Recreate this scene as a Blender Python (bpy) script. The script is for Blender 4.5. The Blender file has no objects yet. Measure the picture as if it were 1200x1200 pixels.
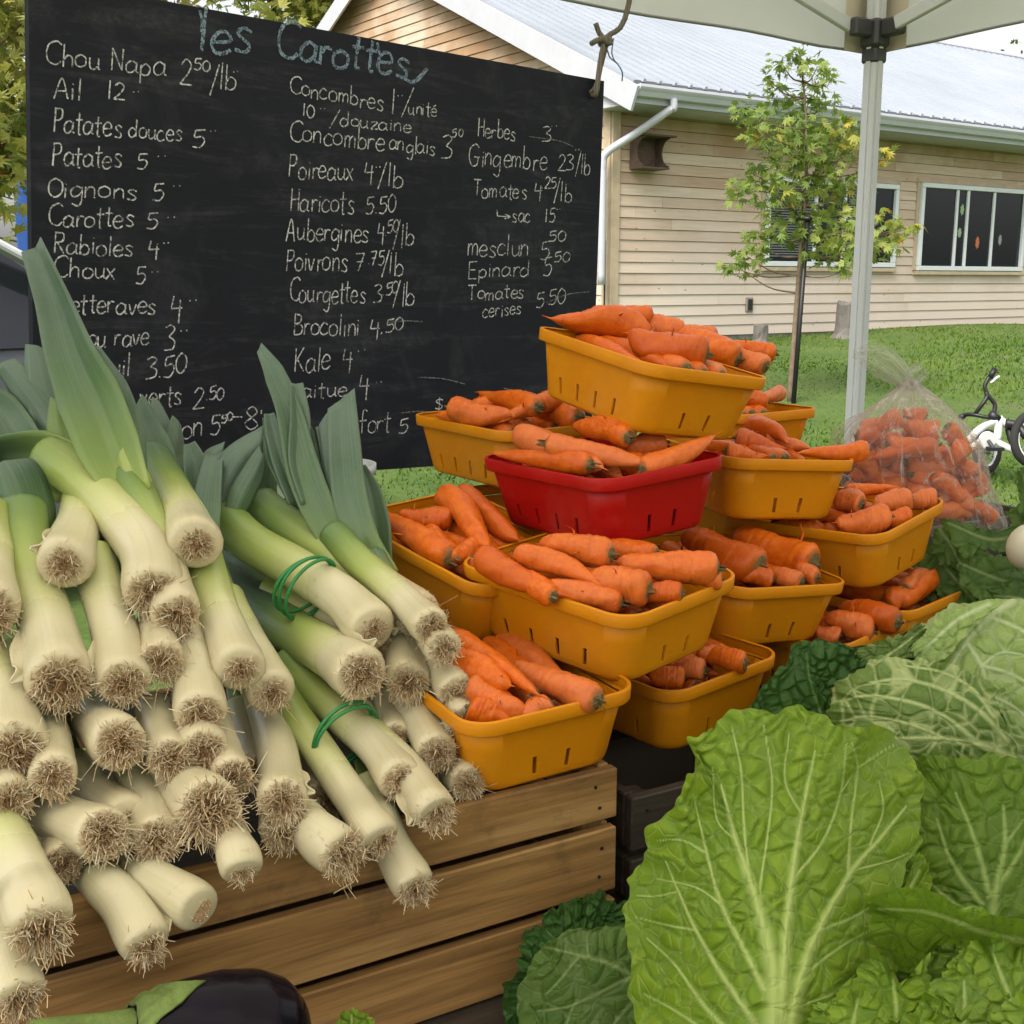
import bpy, math, random
import numpy as np
from mathutils import Vector, Matrix

random.seed(7)
RNG = np.random.default_rng(7)
SC = bpy.context.scene
COL = SC.collection

# ------------------------------------------------------------------ camera
F = 1400.0                       # focal length in photo pixels (photo is 1200 wide)
PITCH = math.atan((600 - 330) / F)
CAMH = 1.45
cam_d = bpy.data.cameras.new('camera')
cam_d.sensor_width = 36
cam_d.lens = 36 * F / 1200
cam_d.clip_start = 0.05
cam_d.clip_end = 500
cam = bpy.data.objects.new('camera', cam_d)
cam.location = (0, 0, CAMH)
cam.rotation_euler = (math.radians(90) - PITCH, 0, 0)
COL.objects.link(cam)
SC.camera = cam

# ------------------------------------------------------------------ sky and sun (overcast)
SUN_EL, SUN_AZ = math.radians(52), math.radians(215)   # behind and to the left of the camera
w = bpy.data.worlds.new('World')
SC.world = w
w.use_nodes = True
wn = w.node_tree
wn.nodes.clear()
sky = wn.nodes.new('ShaderNodeTexSky')
sky.sky_type = 'NISHITA'
sky.sun_disc = False
sky.sun_elevation = SUN_EL
sky.sun_rotation = SUN_AZ
sky.air_density = 1.2
sky.dust_density = 4.0
hs = wn.nodes.new('ShaderNodeHueSaturation')
hs.inputs['Saturation'].default_value = 0.13
hs.inputs['Value'].default_value = 1.0
bg = wn.nodes.new('ShaderNodeBackground')
bg.inputs['Strength'].default_value = 0.15
wo = wn.nodes.new('ShaderNodeOutputWorld')
wn.links.new(sky.outputs[0], hs.inputs['Color'])
wn.links.new(hs.outputs[0], bg.inputs['Color'])
wn.links.new(bg.outputs[0], wo.inputs['Surface'])
sun_d = bpy.data.lights.new('sun', 'SUN')
sun_d.energy = 2.0
sun_d.angle = math.radians(25)
sun_d.color = (1.0, 0.90, 0.76)
sun = bpy.data.objects.new('sun', sun_d)
COL.objects.link(sun)
sdir = Vector((math.sin(SUN_AZ) * math.cos(SUN_EL), math.cos(SUN_AZ) * math.cos(SUN_EL), math.sin(SUN_EL)))
sun.rotation_euler = sdir.to_track_quat('Z', 'Y').to_euler()
SC.view_settings.view_transform = 'Standard'
SC.view_settings.look = 'None'
SC.view_settings.exposure = 0.85
SC.view_settings.gamma = 1
SC.cycles.max_bounces = 8
SC.cycles.diffuse_bounces = 2
SC.cycles.transparent_max_bounces = 16
SC.cycles.use_denoising = True

# ------------------------------------------------------------------ helpers
CP, SP = math.cos(PITCH), math.sin(PITCH)
O3 = np.array([0, 0, CAMH])

def ray(px, py):
    x = (np.asarray(px, float) - 600) / F
    y = -(np.asarray(py, float) - 600) / F
    return np.stack([x, y * SP + CP, y * CP - SP], -1)

def at(px, py, d):
    """world point seen at photo pixel (px,py), d metres along the view axis"""
    return O3 + ray(px, py) * np.asarray(d)[..., None]

def onz(px, py, z):
    r = ray(px, py)
    return O3 + r * ((z - CAMH) / r[..., 2:3])

def onplane(px, py, p0, n):
    r = ray(px, py)
    t = np.dot(np.asarray(p0) - O3, n) / (r @ np.asarray(n))
    return O3 + r * np.asarray(t)[..., None]

def proj(p):
    p = np.asarray(p, float) - O3
    u = p[..., 2] * CP + p[..., 1] * SP
    f = p[..., 1] * CP - p[..., 2] * SP
    return 600 + F * p[..., 0] / f, 600 - F * u / f, f

def unit(v):
    v = np.asarray(v, float)
    return v / np.linalg.norm(v)

def tag(o, label=None, cat=None, group=None, kind=None):
    if label: o['label'] = label
    if cat: o['category'] = cat
    if group: o['group'] = group
    if kind: o['kind'] = kind
    return o

def empty(name, loc=(0, 0, 0), label=None, cat=None, group=None):
    o = bpy.data.objects.new(name, None)
    o.empty_display_size = 0.02
    o.location = Vector([float(v) for v in loc])
    COL.objects.link(o)
    return tag(o, label, cat, group)

class MB:
    """collects verts / faces (+ point attributes) into one mesh"""
    def __init__(s):
        s.v, s.f, s.n, s.at, s.mi = [], [], 0, {}, []
    def add(s, v, f, mi=0, **attrs):
        v = np.asarray(v, float).reshape(-1, 3)
        s.v.append(v)
        s.f += [tuple(int(i) + s.n for i in q) for q in f]
        s.mi += [mi] * len(f)
        for k in set(s.at) | set(attrs):
            L = s.at.setdefault(k, [np.zeros(s.n)] if s.n else [])
            a = attrs.get(k, 0.0)
            L.append(np.broadcast_to(np.asarray(a, float), (len(v),)).copy())
        s.n += len(v)
        return s
    def box(s, c, size, R=None, mi=0, bev=0.0, **a):
        c = np.asarray(c, float); h = np.asarray(size, float) / 2
        R = np.eye(3) if R is None else np.asarray(R)
        if bev <= 0:
            v = np.array([[x, y, z] for x in (-1, 1) for y in (-1, 1) for z in (-1, 1)]) * h
            f = [(0, 1, 3, 2), (4, 6, 7, 5), (0, 4, 5, 1), (2, 3, 7, 6), (0, 2, 6, 4), (1, 5, 7, 3)]
        else:
            v, idx = [], {}
            for x in (-1, 1):
                for y in (-1, 1):
                    for z in (-1, 1):
                        for k in range(3):
                            p = np.array([x, y, z]) * (h - bev)
                            p[k] += (x, y, z)[k] * bev
                            idx[(x, y, z, k)] = len(v); v.append(p)
            f = []
            for k in range(3):
                i, j = (k + 1) % 3, (k + 2) % 3
                for sgn in (-1, 1):
                    q = []
                    for (a1, b1) in ((-1, -1), (1, -1), (1, 1), (-1, 1)):
                        t = [0, 0, 0]; t[k] = sgn; t[i] = a1; t[j] = b1
                        q.append(idx[(*t, k)])
                    f.append(tuple(q if sgn > 0 else q[::-1]))
                for a1 in (-1, 1):
                    for b1 in (-1, 1):
                        q = []
                        for (sk, ax) in ((-1, i), (1, i), (1, j), (-1, j)):
                            t = [0, 0, 0]; t[k] = sk; t[i] = a1; t[j] = b1
                            q.append(idx[(*t, ax)])
                        f.append(tuple(q))
            for x in (-1, 1):
                for y in (-1, 1):
                    for z in (-1, 1):
                        f.append(tuple(idx[(x, y, z, k)] for k in range(3)))
            v = np.array(v)
        return s.add(v @ R.T + c, f, mi, **a)
    def bar(s, p, q, w_, h_, up=(0, 0, 1), mi=0, bev=0, **a):
        p = np.asarray(p, float); q = np.asarray(q, float)
        x = unit(q - p); y = np.cross(up, x)
        y = unit(y) if np.linalg.norm(y) > 1e-6 else np.array([1., 0, 0])
        z = np.cross(x, y)
        return s.box((p + q) / 2, (np.linalg.norm(q - p), w_, h_), np.stack([x, y, z], 1), mi, bev, **a)
    def tube(s, path, rad, n=8, cap=True, closed=False, mi=0, squash=None, **a):
        v, f, t, ang = tube(path, rad, n, cap, closed, squash)
        return s.add(v, f, mi, t=t, ang=ang, **a)
    def build(s, name, mat=None, parent=None, smooth=False, bevel=0):
        me = bpy.data.meshes.new(name)
        V = np.concatenate(s.v) if s.v else np.zeros((0, 3))
        me.from_pydata(V.tolist(), [], s.f)
        for k, L in s.at.items():
            at_ = me.attributes.new(k, 'FLOAT', 'POINT')
            at_.data.foreach_set('value', np.concatenate(L).astype(np.float32))
        mats = mat if isinstance(mat, (list, tuple)) else [mat]
        for m in mats:
            if m: me.materials.append(m)
        if len(mats) > 1:
            me.polygons.foreach_set('material_index', s.mi)
        if smooth:
            me.polygons.foreach_set('use_smooth', [True] * len(me.polygons))
        me.update()
        o = bpy.data.objects.new(name, me)
        COL.objects.link(o)
        if parent:
            o.parent = parent
            o.matrix_parent_inverse = parent_inv(parent)
        return o

def parent_inv(p):
    return world(p).inverted()

def world(o):
    m = o.matrix_basis.copy()
    while o.parent:
        m = o.matrix_parent_inverse @ m
        o = o.parent
        m = o.matrix_basis @ m
    return m

def smooth_path(pts, n):
    """Catmull-Rom through the points, n samples"""
    P = np.asarray(pts, float)
    if len(P) == 2:
        u = np.linspace(0, 1, n)[:, None]
        return P[0] * (1 - u) + P[1] * u
    A = np.vstack([2 * P[0] - P[1], P, 2 * P[-1] - P[-2]])
    u = np.linspace(0, len(P) - 1 - 1e-6, n)
    i = u.astype(int); t = (u - i)[:, None]
    p0, p1, p2, p3 = A[i], A[i + 1], A[i + 2], A[i + 3]
    return .5 * (2 * p1 + (p2 - p0) * t + (2 * p0 - 5 * p1 + 4 * p2 - p3) * t ** 2 + (3 * p1 - p0 - 3 * p2 + p3) * t ** 3)

def tube(path, rad, n=8, cap=True, closed=False, squash=None):
    P = np.asarray(path, float); m = len(P)
    R = np.broadcast_to(np.asarray(rad, float), (m,))
    T = np.gradient(P, axis=0)
    if closed:
        T = np.roll(P, -1, 0) - np.roll(P, 1, 0)
    T /= np.linalg.norm(T, axis=1)[:, None] + 1e-12
    a = np.array([0, 0, 1.]) if abs(T[0][2]) < .9 else np.array([1., 0, 0])
    N = unit(np.cross(T[0], a))
    v, tt, an = [], [], []
    th = np.arange(n) / n * 2 * math.pi
    for i in range(m):
        N = unit(N - T[i] * np.dot(N, T[i])); B = np.cross(T[i], N)
        sq = 1 if squash is None else squash
        v.append(P[i] + R[i] * (np.cos(th)[:, None] * N + sq * np.sin(th)[:, None] * B))
        tt += [i / (m - 1)] * n; an += list(np.arange(n) / n)
    f = []
    for i in range(m if closed else m - 1):
        j = (i + 1) % m
        for k in range(n):
            k2 = (k + 1) % n
            f.append((i * n + k, i * n + k2, j * n + k2, j * n + k))
    V = np.concatenate(v)
    if cap and not closed:
        f.append(tuple(range(n))[::-1]); f.append(tuple(range((m - 1) * n, m * n)))
    return V, f, np.array(tt), np.array(an)

def wob(x, y, seed, k=1.0, n=7):
    """smooth 2-D noise in about -1..1 (sum of random waves)"""
    r = np.random.default_rng(seed)
    o = np.zeros_like(np.asarray(x, float) + np.asarray(y, float))
    for _ in range(n):
        a = r.uniform(0, 2 * math.pi); q = k * r.uniform(.6, 1.7)
        o += np.sin(q * (np.cos(a) * x + np.sin(a) * y) + r.uniform(0, 6.28))
    return o / math.sqrt(n) * .8

# ------------------------------------------------------------------ materials
class NT:
    def __init__(s, name):
        s.m = bpy.data.materials.new(name)
        s.m.use_nodes = True
        s.t = s.m.node_tree
        s.b = s.t.nodes['Principled BSDF']
        s.out = s.t.nodes['Material Output']
    def n(s, typ, **k):
        nd = s.t.nodes.new('ShaderNode' + typ)
        for a, v in k.items():
            setattr(nd, a, v)
        return nd
    def l(s, a, b):
        s.t.links.new(a, b)
    def setv(s, sock, v):
        if hasattr(v, 'is_output') or hasattr(v, 'links') and not isinstance(v, (tuple, list)):
            s.l(v, sock)
        else:
            if isinstance(v, (tuple, list)) and len(v) == 3 and sock.type == 'RGBA':
                v = (*v, 1)
            sock.default_value = v
    def coord(s, which='Object', scale=(1, 1, 1)):
        c = s.n('TexCoord'); mp = s.n('Mapping')
        s.l(c.outputs[which], mp.inputs[0]); mp.inputs['Scale'].default_value = scale
        return mp.outputs[0]
    def attr(s, name):
        return s.n('Attribute', attribute_name=name).outputs['Fac']
    def noise(s, vec=None, scale=5, detail=4, rough=.6, dist=0, out='Fac'):
        nd = s.n('TexNoise')
        if vec is not None: s.l(vec, nd.inputs['Vector'])
        nd.inputs['Scale'].default_value = scale; nd.inputs['Detail'].default_value = detail
        nd.inputs['Roughness'].default_value = rough; nd.inputs['Distortion'].default_value = dist
        return nd.outputs[out]
    def ramp(s, fac, stops, interp='LINEAR'):
        nd = s.n('ValToRGB'); cr = nd.color_ramp; cr.interpolation = interp
        cr.elements[0].position = stops[0][0]; cr.elements[1].position = stops[-1][0]
        for p, c in stops[1:-1]: cr.elements.new(p)
        for e, (p, c) in zip(cr.elements, stops):
            e.color = (*c, 1) if isinstance(c, (tuple, list)) else (c, c, c, 1)
        s.l(fac, nd.inputs[0])
        return nd.outputs[0]
    def mix(s, fac, a, b, mode='MIX'):
        nd = s.n('Mix', data_type='RGBA', blend_type=mode)
        s.setv(nd.inputs[0], fac); s.setv(nd.inputs[6], a); s.setv(nd.inputs[7], b)
        return nd.outputs[2]
    def math(s, op, a, b=0.0, c=None, clamp=False):
        nd = s.n('Math', operation=op, use_clamp=clamp)
        s.setv(nd.inputs[0], a); s.setv(nd.inputs[1], b)
        if c is not None: s.setv(nd.inputs[2], c)
        return nd.outputs[0]
    def bump(s, h, strength=.3, dist=.002):
        nd = s.n('Bump')
        nd.inputs['Strength'].default_value = strength; nd.inputs['Distance'].default_value = dist
        s.l(h, nd.inputs['Height']); s.l(nd.outputs[0], s.b.inputs['Normal'])
    def rnd(s):
        return s.n('ObjectInfo').outputs['Random']
    def set(s, **k):
        nm = dict(col='Base Color', rough='Roughness', metal='Metallic', spec='Specular IOR Level', trans='Transmission Weight',
                  ior='IOR', alpha='Alpha', coat='Coat Weight', sss='Subsurface Weight')
        for a, v in k.items():
            s.setv(s.b.inputs[nm[a]], v)
        return s

def plain(name, col, rough=.5, var=.15, scale=8, bump=0, **k):
    t = NT(name)
    nz = t.noise(t.coord(), scale, 5, .65)
    c2 = tuple(min(1, c * (1 - var)) for c in col); c3 = tuple(min(1, c * (1 + var)) for c in col)
    t.set(col=t.ramp(nz, [(.3, c2), (.7, c3)]), rough=rough, **k)
    if bump: t.bump(t.noise(t.coord(), scale * 6, 5), bump, .002)
    return t.m

def wood_mat(name, c1, c2, c3, grain=(1.5, 30, 30), rough=.75, stain=.5):
    t = NT(name)
    # boards carry their own length/width coordinates as attributes gu, gv, gw
    cx = t.n('CombineXYZ'); t.l(t.attr('gu'), cx.inputs[0]); t.l(t.attr('gv'), cx.inputs[1]); t.l(t.attr('gw'), cx.inputs[2])
    mp = t.n('Mapping'); t.l(cx.outputs[0], mp.inputs[0]); mp.inputs['Scale'].default_value = grain
    g = t.noise(mp.outputs[0], 1.6, 8, .65, .8)
    g2 = t.noise(mp.outputs[0], 5.0, 4, .7, .3)
    base = t.ramp(g, [(.25, c1), (.5, c2), (.75, c3)])
    base = t.mix(t.ramp(g2, [(.35, .55), (.6, 0.0)]), base, tuple(c * .45 for c in c1))
    st = t.noise(cx.outputs[0], 9, 6, .7)
    base = t.mix(t.ramp(st, [(.56, 0.0), (.72, stain)]), base, (.03, .022, .015))
    t.set(col=base, rough=rough)
    t.bump(t.math('ADD', g, g2), .35, .0015)
    return t.m

def board(mb, p, q, wdt, thk, up, seed=0, bev=.0015, sub=1):
    """a plank from p to q (its length), wdt across 'up', thk thick; carries grain coordinates"""
    p = np.asarray(p, float); q = np.asarray(q, float)
    x = unit(q - p); z = unit(np.asarray(up, float) - x * np.dot(up, x)); y = np.cross(z, x)
    L = np.linalg.norm(q - p)
    m2 = MB().box((0, 0, 0), (L, thk, wdt), None, 0, bev)
    v = np.concatenate(m2.v)
    W = v @ np.stack([x, y, z], 0) + (p + q) / 2
    mb.add(W, m2.f, 0, gu=v[:, 0] + seed * 3.7, gv=v[:, 1] + seed * 1.3, gw=v[:, 2] + seed * .71)
    return mb

# ================================================================== GROUND
def gz(x, y):
    """lawn height: gentle rise towards the building"""
    return 0.05 * np.clip(y - 1.0, 0, 16)

t = NT('lawn_soil')
nz = t.noise(t.coord(), 1.2, 6, .7); nz2 = t.noise(t.coord(), 26, 5, .75)
c = t.ramp(nz2, [(.3, (.028, .062, .007)), (.55, (.06, .12, .012)), (.75, (.12, .18, .03))])
c = t.mix(t.ramp(nz, [(.35, 0.0), (.7, .75)]), c, (.13, .18, .04))
bare = t.noise(t.coord(), .8, 5, .6)
c = t.mix(t.ramp(bare, [(.62, 0.0), (.72, .7)]), c, (.16, .13, .08))
t.set(col=c, rough=.95); t.bump(nz2, .8, .02)
M_LAWN = t.m
xs = np.concatenate([np.linspace(-160, -13, 8), np.linspace(-12, 14, 54), np.linspace(15, 160, 8)])
ys = np.concatenate([np.linspace(-60, -2, 5), np.linspace(-1, 20, 64), np.linspace(22, 220, 9)])
X, Y = np.meshgrid(xs, ys)
Z = gz(X, Y) + .02 * wob(X, Y, 3, 1.3)
m = MB(); nx = len(xs)
m.add(np.stack([X, Y, Z], -1), [(j * nx + i, j * nx + i + 1, (j + 1) * nx + i + 1, (j + 1) * nx + i) for j in range(len(ys) - 1) for i in range(nx - 1)])
tag(m.build('lawn', M_LAWN, smooth=True), kind='structure')

# grass blades on the part of the lawn the photograph sees
t = NT('grass_blade')
c = t.ramp(t.attr('tint'), [(0, (.035, .085, .007)), (.5, (.075, .15, .013)), (1, (.17, .22, .035))])
t.set(col=c, rough=.7, spec=.12)
M_GRASS = t.m
N = 74000
gy = 3.2 + (18.8 - 3.2) * RNG.random(N) ** 1.15
gx = RNG.uniform(-.2, .45, N) * gy
dens = wob(gx, gy, 5, 1.6)
keep = RNG.random(N) < .75 + .3 * dens
gx, gy = gx[keep], gy[keep]; N = len(gx)
hz = RNG.uniform(.015, .036, N) * (1 + .35 * wob(gx, gy, 8, 2.2)); ww = RNG.uniform(.002, .005, N) * (1 + gy / 9)
an = RNG.uniform(0, 6.28, N); ln = RNG.uniform(0, .035, N); la = RNG.uniform(0, 6.28, N)
z0 = gz(gx, gy)
b0 = np.stack([gx - ww * np.cos(an), gy - ww * np.sin(an), z0], -1)
b1 = np.stack([gx + ww * np.cos(an), gy + ww * np.sin(an), z0], -1)
b2 = np.stack([gx + ln * np.cos(la), gy + ln * np.sin(la), z0 + hz], -1)
V = np.stack([b0, b1, b2], 1).reshape(-1, 3)
tint = np.repeat(np.clip(.45 + .3 * wob(gx, gy, 9, 1.1) + RNG.normal(0, .2, N), 0, 1), 3)
m = MB().add(V, [(3 * i, 3 * i + 1, 3 * i + 2) for i in range(N)], tint=tint)
tag(m.build('grass', M_GRASS), kind='stuff')

# ================================================================== BUILDING
d1 = unit([math.sin(math.radians(55)), math.cos(math.radians(55)), 0])     # along the long wall (away, right)
nn = np.array([-d1[1], d1[0], 0])                                            # into the building (away, left)
UPV = np.array([0, 0, 1.])
EC = at(742, 97, 13.0)                    # lower eave corner of the roof
eave_z = EC[2]
WC = EC + d1 * .22 + nn * .62             # wall corner
WC[2] = 0
def onwall(px, py, off=0):
    return onplane(px, py, WC - nn * off, nn)
base_z = float(onwall(910, 401)[2]); LW = 24.0
HALF, RISE = 5.75, 2.62
bld = empty('building', (WC[0], WC[1], base_z), 'low pale timber clad building with a white metal roof', 'building')

t = NT('lap_siding')
tn = t.attr('tint'); hgt = t.attr('hgt')
ob = t.coord()
g = t.noise(t.coord('Object', (1, 1, 14)), 2.2, 6, .65, .6)
c = t.ramp(tn, [(0, (.49, .355, .25)), (.5, (.60, .465, .345)), (1, (.68, .555, .435))])
c = t.mix(t.ramp(g, [(.35, .28), (.6, 0.0)]), c, (.30, .18, .09))
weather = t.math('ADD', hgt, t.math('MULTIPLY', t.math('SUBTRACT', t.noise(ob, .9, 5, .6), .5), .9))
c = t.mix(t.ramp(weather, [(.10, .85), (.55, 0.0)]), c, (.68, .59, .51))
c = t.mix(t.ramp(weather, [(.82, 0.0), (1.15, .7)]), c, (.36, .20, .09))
kn = t.n('TexVoronoi'); t.l(t.coord('Object', (1, 1, 2.2)), kn.inputs['Vector']); kn.inputs['Scale'].default_value = 3.1
c = t.mix(t.ramp(kn.outputs['Distance'], [(.035, .75), (.075, 0.0)]), c, (.20, .10, .045))
t.set(col=c, rough=.8); t.bump(g, .25, .003)
M_SIDING = t.m
M_WHITE = plain('white_metal_trim', (.53, .54, .60), .4, .05, 3)
M_SOFFIT = plain('soffit_panel', (.42, .42, .43), .6, .06, 3)
M_FOUND = plain('grey_concrete', (.22, .21, .20), .9, .25, 6, .4)
t = NT('white_roof_steel')
t.set(col=t.ramp(t.noise(t.coord(), .8, 5, .6), [(.3, (.27, .30, .345)), (.7, (.32, .35, .40))]), rough=.45, metal=.0)
M_ROOF = t.m
M_CORNERB = plain('corner_board_wood', (.50, .40, .28), .8, .15, 6)
M_DARKCAP = plain('dark_rib_closure', (.14, .15, .17), .8, .1, 8)

eave_soff = eave_z - .20
wall_top = eave_soff
# lap siding on the long wall: every course a row of tilted boards
def siding(name, origin, along, L, z0, z1, outn, top_fn=None, seed=0, exposure=.128):
    mb = MB(); rr = random.Random(seed)
    z = z0; k = 0
    while z < z1:
        lo, hi = 0.0, L
        if top_fn:
            lo, hi = top_fn(z + exposure * .5)
            if hi - lo < .15: break
        x = lo - (rr.uniform(0, 2.5) if not top_fn else 0)
        while x < hi:
            ln_ = rr.uniform(2.2, 4.4)
            a, b = max(x, lo), min(x + ln_, hi)
            if b - a > .02:
                tnt = rr.random()
                zt = min(z + exposure - .005, z1)  # gap bares dark sheathing, standing in for the shadow line under each course
                p = lambda s_, zz, o: origin + along * s_ + UPV * (zz - origin[2]) + outn * o
                a2, b2 = a + .0015, b - .0015
                v = [p(a2, z, .004), p(b2, z, .004), p(b2, z, .022), p(a2, z, .022), p(a2, zt, .002), p(b2, zt, .002), p(b2, zt, .008), p(a2, zt, .008)]
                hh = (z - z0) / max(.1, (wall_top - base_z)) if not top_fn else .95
                mb.add(v, [(0, 1, 2, 3), (4, 7, 6, 5), (3, 2, 6, 7), (0, 4, 5, 1), (0, 3, 7, 4), (1, 5, 6, 2)], tint=tnt, hgt=hh)
            x += ln_
        z += exposure; k += 1
    return mb.build(name, M_SIDING, bld)
wc0 = WC.copy(); wc0[2] = base_z + .12
M_SHEATH = plain('wall_sheathing', (.07, .045, .03), .9, .1, 5)
# sheathing body of the walls
mb = MB()
DEP = HALF * 2 - .62 * 2
cx = WC + d1 * LW / 2 + nn * DEP / 2
Rb = np.stack([d1, nn, UPV], 1)
mb.box(cx + UPV * ((base_z - .5 + wall_top) / 2 - cx[2]), (LW - .02, DEP - .02, wall_top - base_z + .5), Rb)
mb.build('wall_core', M_SHEATH, bld)
siding('long_wall_siding', wc0, d1, LW, base_z + .12, wall_top, -nn, seed=3)
siding('end_wall_siding', wc0, nn, DEP, base_z + .12, wall_top, -d1, seed=4)
# gable triangle above the eave
gz0 = wall_top + .001
slope = RISE / HALF
def gable_span(z):
    h_ = (z - eave_z) / slope
    lo = max(-.62 + .15, h_ - .62 + .02); hi = DEP + .62 - max(.15, h_ + .02)
    return lo, hi
gs = WC + nn * 0; gs[2] = gz0
siding('gable_siding', gs, nn, DEP, gz0, eave_z + RISE - .1, -d1, gable_span, seed=5)
mb = MB()
A = WC - nn * .45 + d1 * .012; B = WC + nn * (DEP + .45) + d1 * .012; Pk = WC + nn * DEP / 2 + d1 * .012
v = []
for o in (0, .05):
    for q, zz in ((A, gz0), (B, gz0), (Pk, eave_z + RISE - .18)):
        v.append(np.array([q[0], q[1], zz]) + d1 * o)
mb.add(v, [(0, 1, 2), (3, 5, 4), (0, 3, 4, 1), (1, 4, 5, 2), (2, 5, 3, 0)])
mb.build('gable_backing', M_SHEATH, bld)
# foundation, corner board
mb = MB(); mb.box(cx + UPV * (base_z - .24 - cx[2]), (LW + .01, DEP + .01, .72), Rb); mb.build('foundation', M_FOUND, bld)
mb = MB()
for off in (0,):
    mb.box(WC + d1 * .05 - nn * .02 + UPV * ((base_z + .1 + wall_top) / 2), (.12, .035, wall_top - base_z - .1), Rb, bev=.004)
    mb.box(WC + nn * .045 - d1 * .02 + UPV * ((base_z + .1 + wall_top) / 2), (.035, .12, wall_top - base_z - .1), Rb, bev=.004)
mb.build('corner_board', M_CORNERB, bld)
# roof: two slopes with standing ribs
RL = LW + .44
def roof_pt(s_, u, h_=0.0, side=0):
    """s_ along the eave, u 0 (eave) .. 1 (ridge)"""
    x = EC + d1 * s_ + nn * (HALF * u if side == 0 else HALF * 2 - HALF * u)
    nrm = unit(np.cross(d1, nn * HALF + UPV * RISE)) if side == 0 else unit(np.cross(-nn * HALF + UPV * RISE, d1))
    if nrm[2] < 0: nrm = -nrm
    return x + UPV * (RISE * u) + nrm * h_
mb = MB()
for side in (0, 1):
    q = [roof_pt(0, 0, .0, side), roof_pt(RL, 0, .0, side), roof_pt(RL, 1, .0, side), roof_pt(0, 1, .0, side)]
    q2 = [roof_pt(0, 0, .03, side), roof_pt(RL, 0, .03, side), roof_pt(RL, 1, .03, side), roof_pt(0, 1, .03, side)]
    mb.add(q + q2, [(0, 1, 2, 3), (4, 7, 6, 5), (0, 4, 5, 1), (1, 5, 6, 2), (2, 6, 7, 3), (3, 7, 4, 0)])
    s_ = .12
    while s_ < RL:
        for wd, hh in ((.026, .034), ):
            a = [roof_pt(s_ - wd, -.006, .031, side), roof_pt(s_ + wd, -.006, .031, side), roof_pt(s_ + wd * .5, -.006, .031 + hh, side), roof_pt(s_ - wd * .5, -.006, .031 + hh, side)]
            b = [roof_pt(s_ - wd, 1, .031, side), roof_pt(s_ + wd, 1, .031, side), roof_pt(s_ + wd * .5, 1, .031 + hh, side), roof_pt(s_ - wd * .5, 1, .031 + hh, side)]
            mb.add(a + b, [(0, 1, 2, 3), (0, 4, 5, 1), (1, 5, 6, 2), (2, 6, 7, 3), (3, 7, 4, 0), (4, 7, 6, 5)])
        s_ += .23
roof = mb.build('roof', M_ROOF, bld)
mb = MB()
for k in range(2):
    q = [roof_pt(0, 1, .05), roof_pt(RL, 1, .05)]
mb.tube([q[0], q[1]], .08, 8); mb.build('ridge_cap', M_WHITE, roof)
# dark closure strip under the rib ends
mb = MB(); p0 = roof_pt(0, .004, .006); p1 = roof_pt(RL, .004, .006)
mb.bar(roof_pt(.01, -.001, .022) - UPV * .005, roof_pt(RL - .01, -.001, .022) - UPV * .005, .012, .038); mb.build('rib_closure', M_DARKCAP, roof)
# fascia + gutter
mb = MB()
pf = lambda s_, u_, dz: EC + d1 * s_ + nn * u_ + UPV * dz
mb.bar(pf(.0, .03, -.10), pf(RL, .03, -.10), .03, .20)
mb.build('eave_fascia', M_WHITE, bld)
prof = [(-.001, .0), (-.12, .0), (-.125, -.03), (-.115, -.05), (-.095, -.075), (-.075, -.12), (-.001, -.125)]
mb = MB(); v = []
for s_ in (.02, RL):
    v += [pf(s_, .013 + a_, -.015 + b_) for a_, b_ in prof]
k = len(prof)
mb.add(v, [(i, (i + 1) % k, k + (i + 1) % k, k + i) for i in range(k)] + [tuple(range(k))[::-1], tuple(range(k, 2 * k))])
mb.build('gutter', M_WHITE, bld)
# rake fascia boards
mb = MB()
for side in (0, 1):
    a = roof_pt(-.02, -.02, -.13, side); b = roof_pt(-.02, 1.0, -.13, side)
    mb.bar(a, b, .035, .27, up=np.cross(b - a, d1) * (1 if np.cross(b - a, d1)[2] > 0 else -1))
mb.build('rake_fascia', M_WHITE, bld)
# soffits
mb = MB()
mb.box(EC + d1 * RL / 2 + nn * .335 + UPV * (-.205), (RL, .57, .012), Rb)
mb.build('soffit', M_SOFFIT, bld)
# boxed eave return at the gable corner
mb = MB(); a = EC + d1 * .0
v = []
for s_ in (.02, .2):
    v += [pf(s_, .05, -.2), pf(s_, .70, -.2), pf(s_, .70, .62 * slope * 1.0), pf(s_, .05, -.02)]
mb.add(v, [(0, 1, 2, 3), (4, 7, 6, 5), (0, 4, 5, 1), (1, 5, 6, 2), (2, 6, 7, 3), (3, 7, 4, 0)])
mb.build('eave_return', M_WHITE, bld)
# downspout: from the gutter, back to the wall corner, down
gp = pf(.55, -.05, -.13)
wp = onwall(707, 155, .06)
wpz = lambda z_: np.array([wp[0], wp[1], z_])
w_ = wpz(gp[2] - .62)
path = np.array([gp, gp - UPV * .10, gp * .93 + w_ * .07 - UPV * .08, gp * .5 + w_ * .5 - UPV * .03, gp * .06 + w_ * .94 + UPV * .03, w_ - UPV * .08, w_ - UPV * .3, wpz(base_z + .75)])
mb = MB(); mb.tube(smooth_path(path, 70), .045, 8); mb.build('downspout', M_WHITE, bld, smooth=True)
mb = MB(); mb.tube([wpz(base_z + .1) + d1 * .05, wpz(base_z + 1.25) + d1 * .05], .012, 6)
mb.build('ground_wire_pipe', plain('black_pipe', (.02, .02, .02), .5), bld)

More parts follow.
